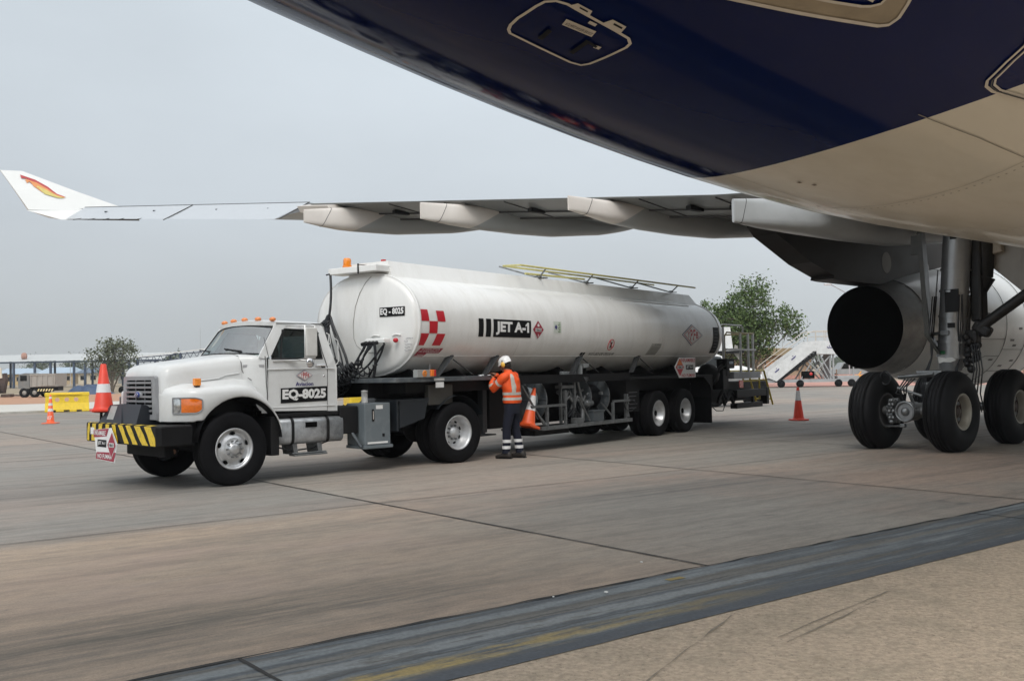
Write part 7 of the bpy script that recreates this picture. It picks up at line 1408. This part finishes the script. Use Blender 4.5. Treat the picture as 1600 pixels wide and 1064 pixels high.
for k in range(14): u = k/14; m.bx((lerp(17.9, 20.95, u), -.9, lerp(.62, 2.60, u)), (lerp(17.9, 20.95, u)+.28, .9, lerp(.62, 2.60, u)+.03), 0)
m.prism([(18.1, .42), (18.3, .35), (21.0, 2.25), (21.0, 2.45)], -.88, .88, 'xz', 1); m.build('stairway', [GP_, BLACK], PS)
m = MB()
for y in (-.92, .92): m.tube([(17.3, y, 1.45), (17.7, y, 1.75), (20.6, y, 4.0)][:2]+[(20.45, y, 3.75), (20.8, y, 3.85), (23.2, y, 3.85)], .03, 0, 6); [m.rod((x, y, 3.17), (x, y, 3.85), .022, 0, 5) for x in (20.9, 21.5, 22.2, 22.8, 23.2)]; m.rod((20.95, y, 3.5), (23.2, y, 3.5), .02, 0, 5)
m.build('handrail', mat('rail_pale', (.55, .50, .44), .5), PS)
m = MB(); m.bx((17.4, -.8, .34), (23.9, -.7, .55), 0); m.bx((17.4, .7, .34), (23.9, .8, .55), 0); m.bx((22.4, -.8, .55), (23.9, .8, .75), 0, .02); m.bx((21.9, -.7, .4), (22.0, .7, 2.3), 0); m.bx((22.1, -.75, .55), (22.2, -.65, 2.3), 0)
for (a, b_) in (((20.4, .5), (22.0, 2.2)), ((20.2, 2.0), (21.6, .55)), ((21.0, 2.2), (21.8, .55)), ((19.9, .55), (20.9, 2.1)), ((21.2, 2.25), (22.1, .6))): m.rod((a[0], -.7, a[1]), (b_[0], -.7, b_[1]), .05, 0, 6); m.rod((a[0], .7, a[1]), (b_[0], .7, b_[1]), .05, 0, 6)
m.rod((23.6, -.5, .5), (23.6, -.5, 1.75), .05, 0, 6); m.rod((23.6, -.5, 1.6), (23.95, -.5, 1.8), .03, 0, 5); m.build('trolley_frame', GP_, PS)
m = MB(); m.bx((20.0, -.85, .6), (20.8, -.4, 1.1), 0, .02); m.build('hydraulic_box', DARK, PS); m = MB(); m.lathe([(0, .03), (.11, .0)], (20.55, -.86, .92), (0, -1, 0), 12); m.build('red_disc', REDLENS, PS)
for x in (18.5, 19.8, 22.45, 23.35):
    m = MB(); m.lathe([(0, -.1), (.2, -.1), (.26, -.06), (.26, .06), (.2, .1), (0, .1)], (x, -.78, .26), (0, -1, 0), 20); m.lathe([(0, .105), (.07, .102)], (x, -.78, .26), (0, -1, 0), 12, 1); m.build('wheel', [RUBBER, CHASSIS], PS)
# low brown-roofed building
bl = empty('terminal_building', (0, 110, 0), 0, 'low building with a flat brown roof beyond the stairs', 'building')
m = MB(); m.bx((24.5, 0, 0), (33, 10, 2.6), 0); m.build('wall', mat('tan_wall', (.45, .31, .21), .8, dirt=.3), bl); m = MB(); m.prism([(23.5, 2.6), (34.5, 2.6), (34.3, 3.35), (23.6, 3.45)], -1.5, 11, 'xz', 0); m.build('roof', mat('brown_roof', (.27, .205, .12), .8), bl)
for x in (26, 28.5, 31): m = MB(); m.bx((x-.6, -.05, .9), (x+.6, .02, 2.1), 0); f_ = m.build('window', mat('frame_brown', (.12, .09, .07)), bl); m = MB(); m.bx((x-.5, -.08, 1.0), (x+.5, -.051, 2.0), 0); m.build('pane', DARK, f_)
kb2 = empty('kiosk', (27.9, 104, 0), 0, 'small orange hut in front of the brown-roofed building', 'kiosk'); m = MB(); m.bx((-.9, 0, 0), (.9, 2, 2.0), 0); m.build('wall', mat('orange_wall', (.62, .33, .17), .8), kb2); m = MB(); m.bx((-1.1, -.2, 2.0), (1.1, 2.2, 2.15), 0); m.build('roof', mat('brown_roof', (.2, .16, .1)), kb2); m = MB(); m.bx((-.4, -.03, .2), (.2, 0, 1.7), 0); m.build('door', DARK, kb2)
# pick-up behind the stairs
pk = empty('pickup_truck', (31.2, 92, 0), 0.0, 'grey pick-up parked behind the passenger stairs', 'pickup')
m = MB(); m.prism([(-2.6, .5), (2.6, .5), (2.6, 1.05), (.9, 1.1), (.5, 1.65), (-.9, 1.68), (-1.3, 1.1), (-2.6, 1.0)], -.85, .85, 'xz', 0); pb = m.build('body', mat('pickup_grey', (.28, .29, .29), .4, coat=.3), pk)
m = MB(); m.prism([(-1.15, 1.1), (.75, 1.1), (.42, 1.58), (-.85, 1.6)], -.86, -.852, 'xz', 0); m.build('side_window', DGLASS, pb)
for x in (-1.7, 1.7): m = MB(); m.lathe([(0, -.1), (.3, -.1), (.36, -.05), (.36, .08), (.28, .11), (.2, .09), (0, .07)], (x, -.82, .36), (0, -1, 0), 22); m.build('wheel', RUBBER, pk)
om = empty('generator_cart', (24.9, 71.6, 0), 0, 'small orange and yellow machine at the foot of the stairs, beside the engine', 'machine'); m = MB(); m.bx((-.35, -.3, .2), (.3, .3, .75), 0, .03); m.rod((-.1, 0, .7), (.15, 0, 1.0), .04); m.build('housing', mat('machine_orange', (.75, .36, .06), .5, dirt=.4, dirtcol=(.1, .08, .05), dscale=8), om)
m = MB(); [m.lathe([(0, -.05), (.15, -.05), (.15, .05), (0, .05)], (x, -.3, .15), (0, -1, 0), 14) for x in (-.2, .2)]; m.build('wheel', RUBBER, om)
# fence posts and orange netting on the pink ground
nt2 = empty('net_fence', (0, 80, 0), 0, 'low orange net fence along the pink ground behind the stairs', 'fence'); m = MB(); m.bx((14, 0, .40), (62, .03, .72), 0); m.build('netting', mat('net_orange', (.52, .30, .24), .8, var=.3, scale=6), nt2)
for k in range(17): m = MB(); m.rod((14+3*k, 0, 0), (14+3*k, 0, 1.15), .04); m.build('post', mat('post_brown', (.22, .14, .09), .8), nt2)
# lamp posts
for (x, y, h_, ax, lb) in ((28.4, 84, 8.3, -1, 'street lamp whose head shows just left above the engine'), (31.5, 116, 6.2, -1, 'street lamp standing behind the passenger stairs platform')):
    o = empty('street_lamp', (x, y, 0), 0, lb, 'street lamp', 'street lamps on the right'); m = MB(); m.tube([(0, 0, 0), (0, 0, h_*.8), (.25*ax, 0, h_*.92), (1.4*ax, 0, h_)], .05, 0, 6); m.build('pole', mat('mast_grey', (.4, .4, .4)), o); m = MB(); m.box((1.65*ax, 0, h_), (.6, .25, .14), 0, .04); m.build('lamp_head', WP_, o)
# white service truck behind the trailer end
sv = empty('service_truck', (8.6, 39, 0), 0, 'white service truck with lift box, seen through the rails behind the tank trailer', 'truck')
m = MB(); m.loft([[(x, y, z) for y, z in ((-.9, .95), (-.92, zt2-.12), (-.8, zt2), (.8, zt2), (.92, zt2-.12), (.9, .95))] for x, zt2 in ((-1.7, 1.62), (-.9, 1.60), (.2, 1.56), (.7, 1.42), (.95, 1.2))], 0, True, True); m.loft([[(x, y, z) for y, z in ((-.88, 1.5), (-.74, zt2), (.74, zt2), (.88, 1.5))] for x, zt2 in ((-1.75, 2.10), (-.95, 2.12), (-.55, 1.95), (-.1, 1.55))], 0, False, True); sb = m.build('body', mat('service_white', (.78, .78, .77), .35, coat=.3, dirt=.1), sv)
m = MB(); m.add([(-.52, -.70, 1.93), (-.52, .70, 1.93), (-.11, .82, 1.58), (-.11, -.82, 1.58)], [(0, 1, 2, 3)]); m.add([(-1.5, -.90, 1.56), (-.35, -.90, 1.56), (-.62, -.80, 1.93), (-1.45, -.78, 2.0)], [(0, 1, 2, 3)]); m.build('windscreen', DGLASS, sb)
m = MB(); m.prism([(-.9, 2.15), (.1, 2.15), (.0, 3.1), (-.8, 3.1)], .2, .9, 'xz', 0); m.prism([(.12, 2.1), (.42, 1.7), (.30, 2.35), (.2, 2.4)], .3, .34, 'xz', 1); m.bx((-.95, .1, 2.06), (.5, .95, 2.16), 2); lf_ = m.build('lift_box', [mat('service_white', (.78, .78, .77)), GT2, BLACK], sv)
m = MB(); m.bx((-1.5, -.95, .62), (1.1, .95, .98), 0, .03); m.bx((.95, -1.0, .55), (1.10, 1.0, .95), 0); bmm = m.build('bumper', BLACK, sv)
m = MB()
for k in range(4): m.prism([(-1.35+.3*k, .66), (-1.22+.3*k, .66), (-1.07+.3*k, .94), (-1.20+.3*k, .94)], -.956, -.951, 'xz', 0)
m.build('chevron', mat('dull_chevron', (.14, .11, .03), .6), bmm)
for x in (-.9, .55): m = MB(); m.lathe([(0, -.1), (.3, -.1), (.38, -.05), (.38, .08), (.28, .11), (0, .07)], (x, -.85, .38), (0, -1, 0), 22); m.build('wheel', RUBBER, sv)
# yellow equipment glimpsed behind the cab
ye = empty('tow_tractor', (-4.5, 27.5, 0), .3, 'yellow and white ground vehicle glimpsed between the cab and the tank', 'vehicle')
m = MB(); m.bx((-1.3, -.7, .30), (1.9, .7, .62), 0, .05); m.bx((-.1, -.65, .62), (.25, .65, 1.1), 0, .05); yb_ = m.build('body', YELLOW, ye); m = MB(); m.bx((.3, -.66, .62), (1.0, .66, 1.25), 0, .04); m.bx((1.3, -.66, .62), (1.8, .66, 1.2), 0, .04); m.build('white_panel', WP_, ye)
for x in (-.8, 1.3): m = MB(); m.lathe([(0, -.1), (.25, -.1), (.32, -.05), (.32, .08), (.2, .11), (0, .07)], (x, -.7, .32), (0, -1, 0), 20); m.build('wheel', RUBBER, ye)

# ---------------------------------------------------------------- thin haze round everything
hz_ = MB(); hz_.bx((-700, -60, -1), (700, 560, 13.2)); ho = hz_.build('haze', None and [] or [], None)
hm = bpy.data.materials.new('haze_air'); hm.use_nodes = True; hn = hm.node_tree; hn.nodes.clear(); oo = hn.nodes.new('ShaderNodeOutputMaterial'); pv = hn.nodes.new('ShaderNodeVolumePrincipled')
pv.inputs['Color'].default_value = (.86, .89, .92, 1); pv.inputs['Density'].default_value = .00038; pv.inputs['Anisotropy'].default_value = .1
hn.links.new(pv.outputs[0], oo.inputs['Volume']); ho.data.materials.append(hm); tag(ho, kind='stuff')
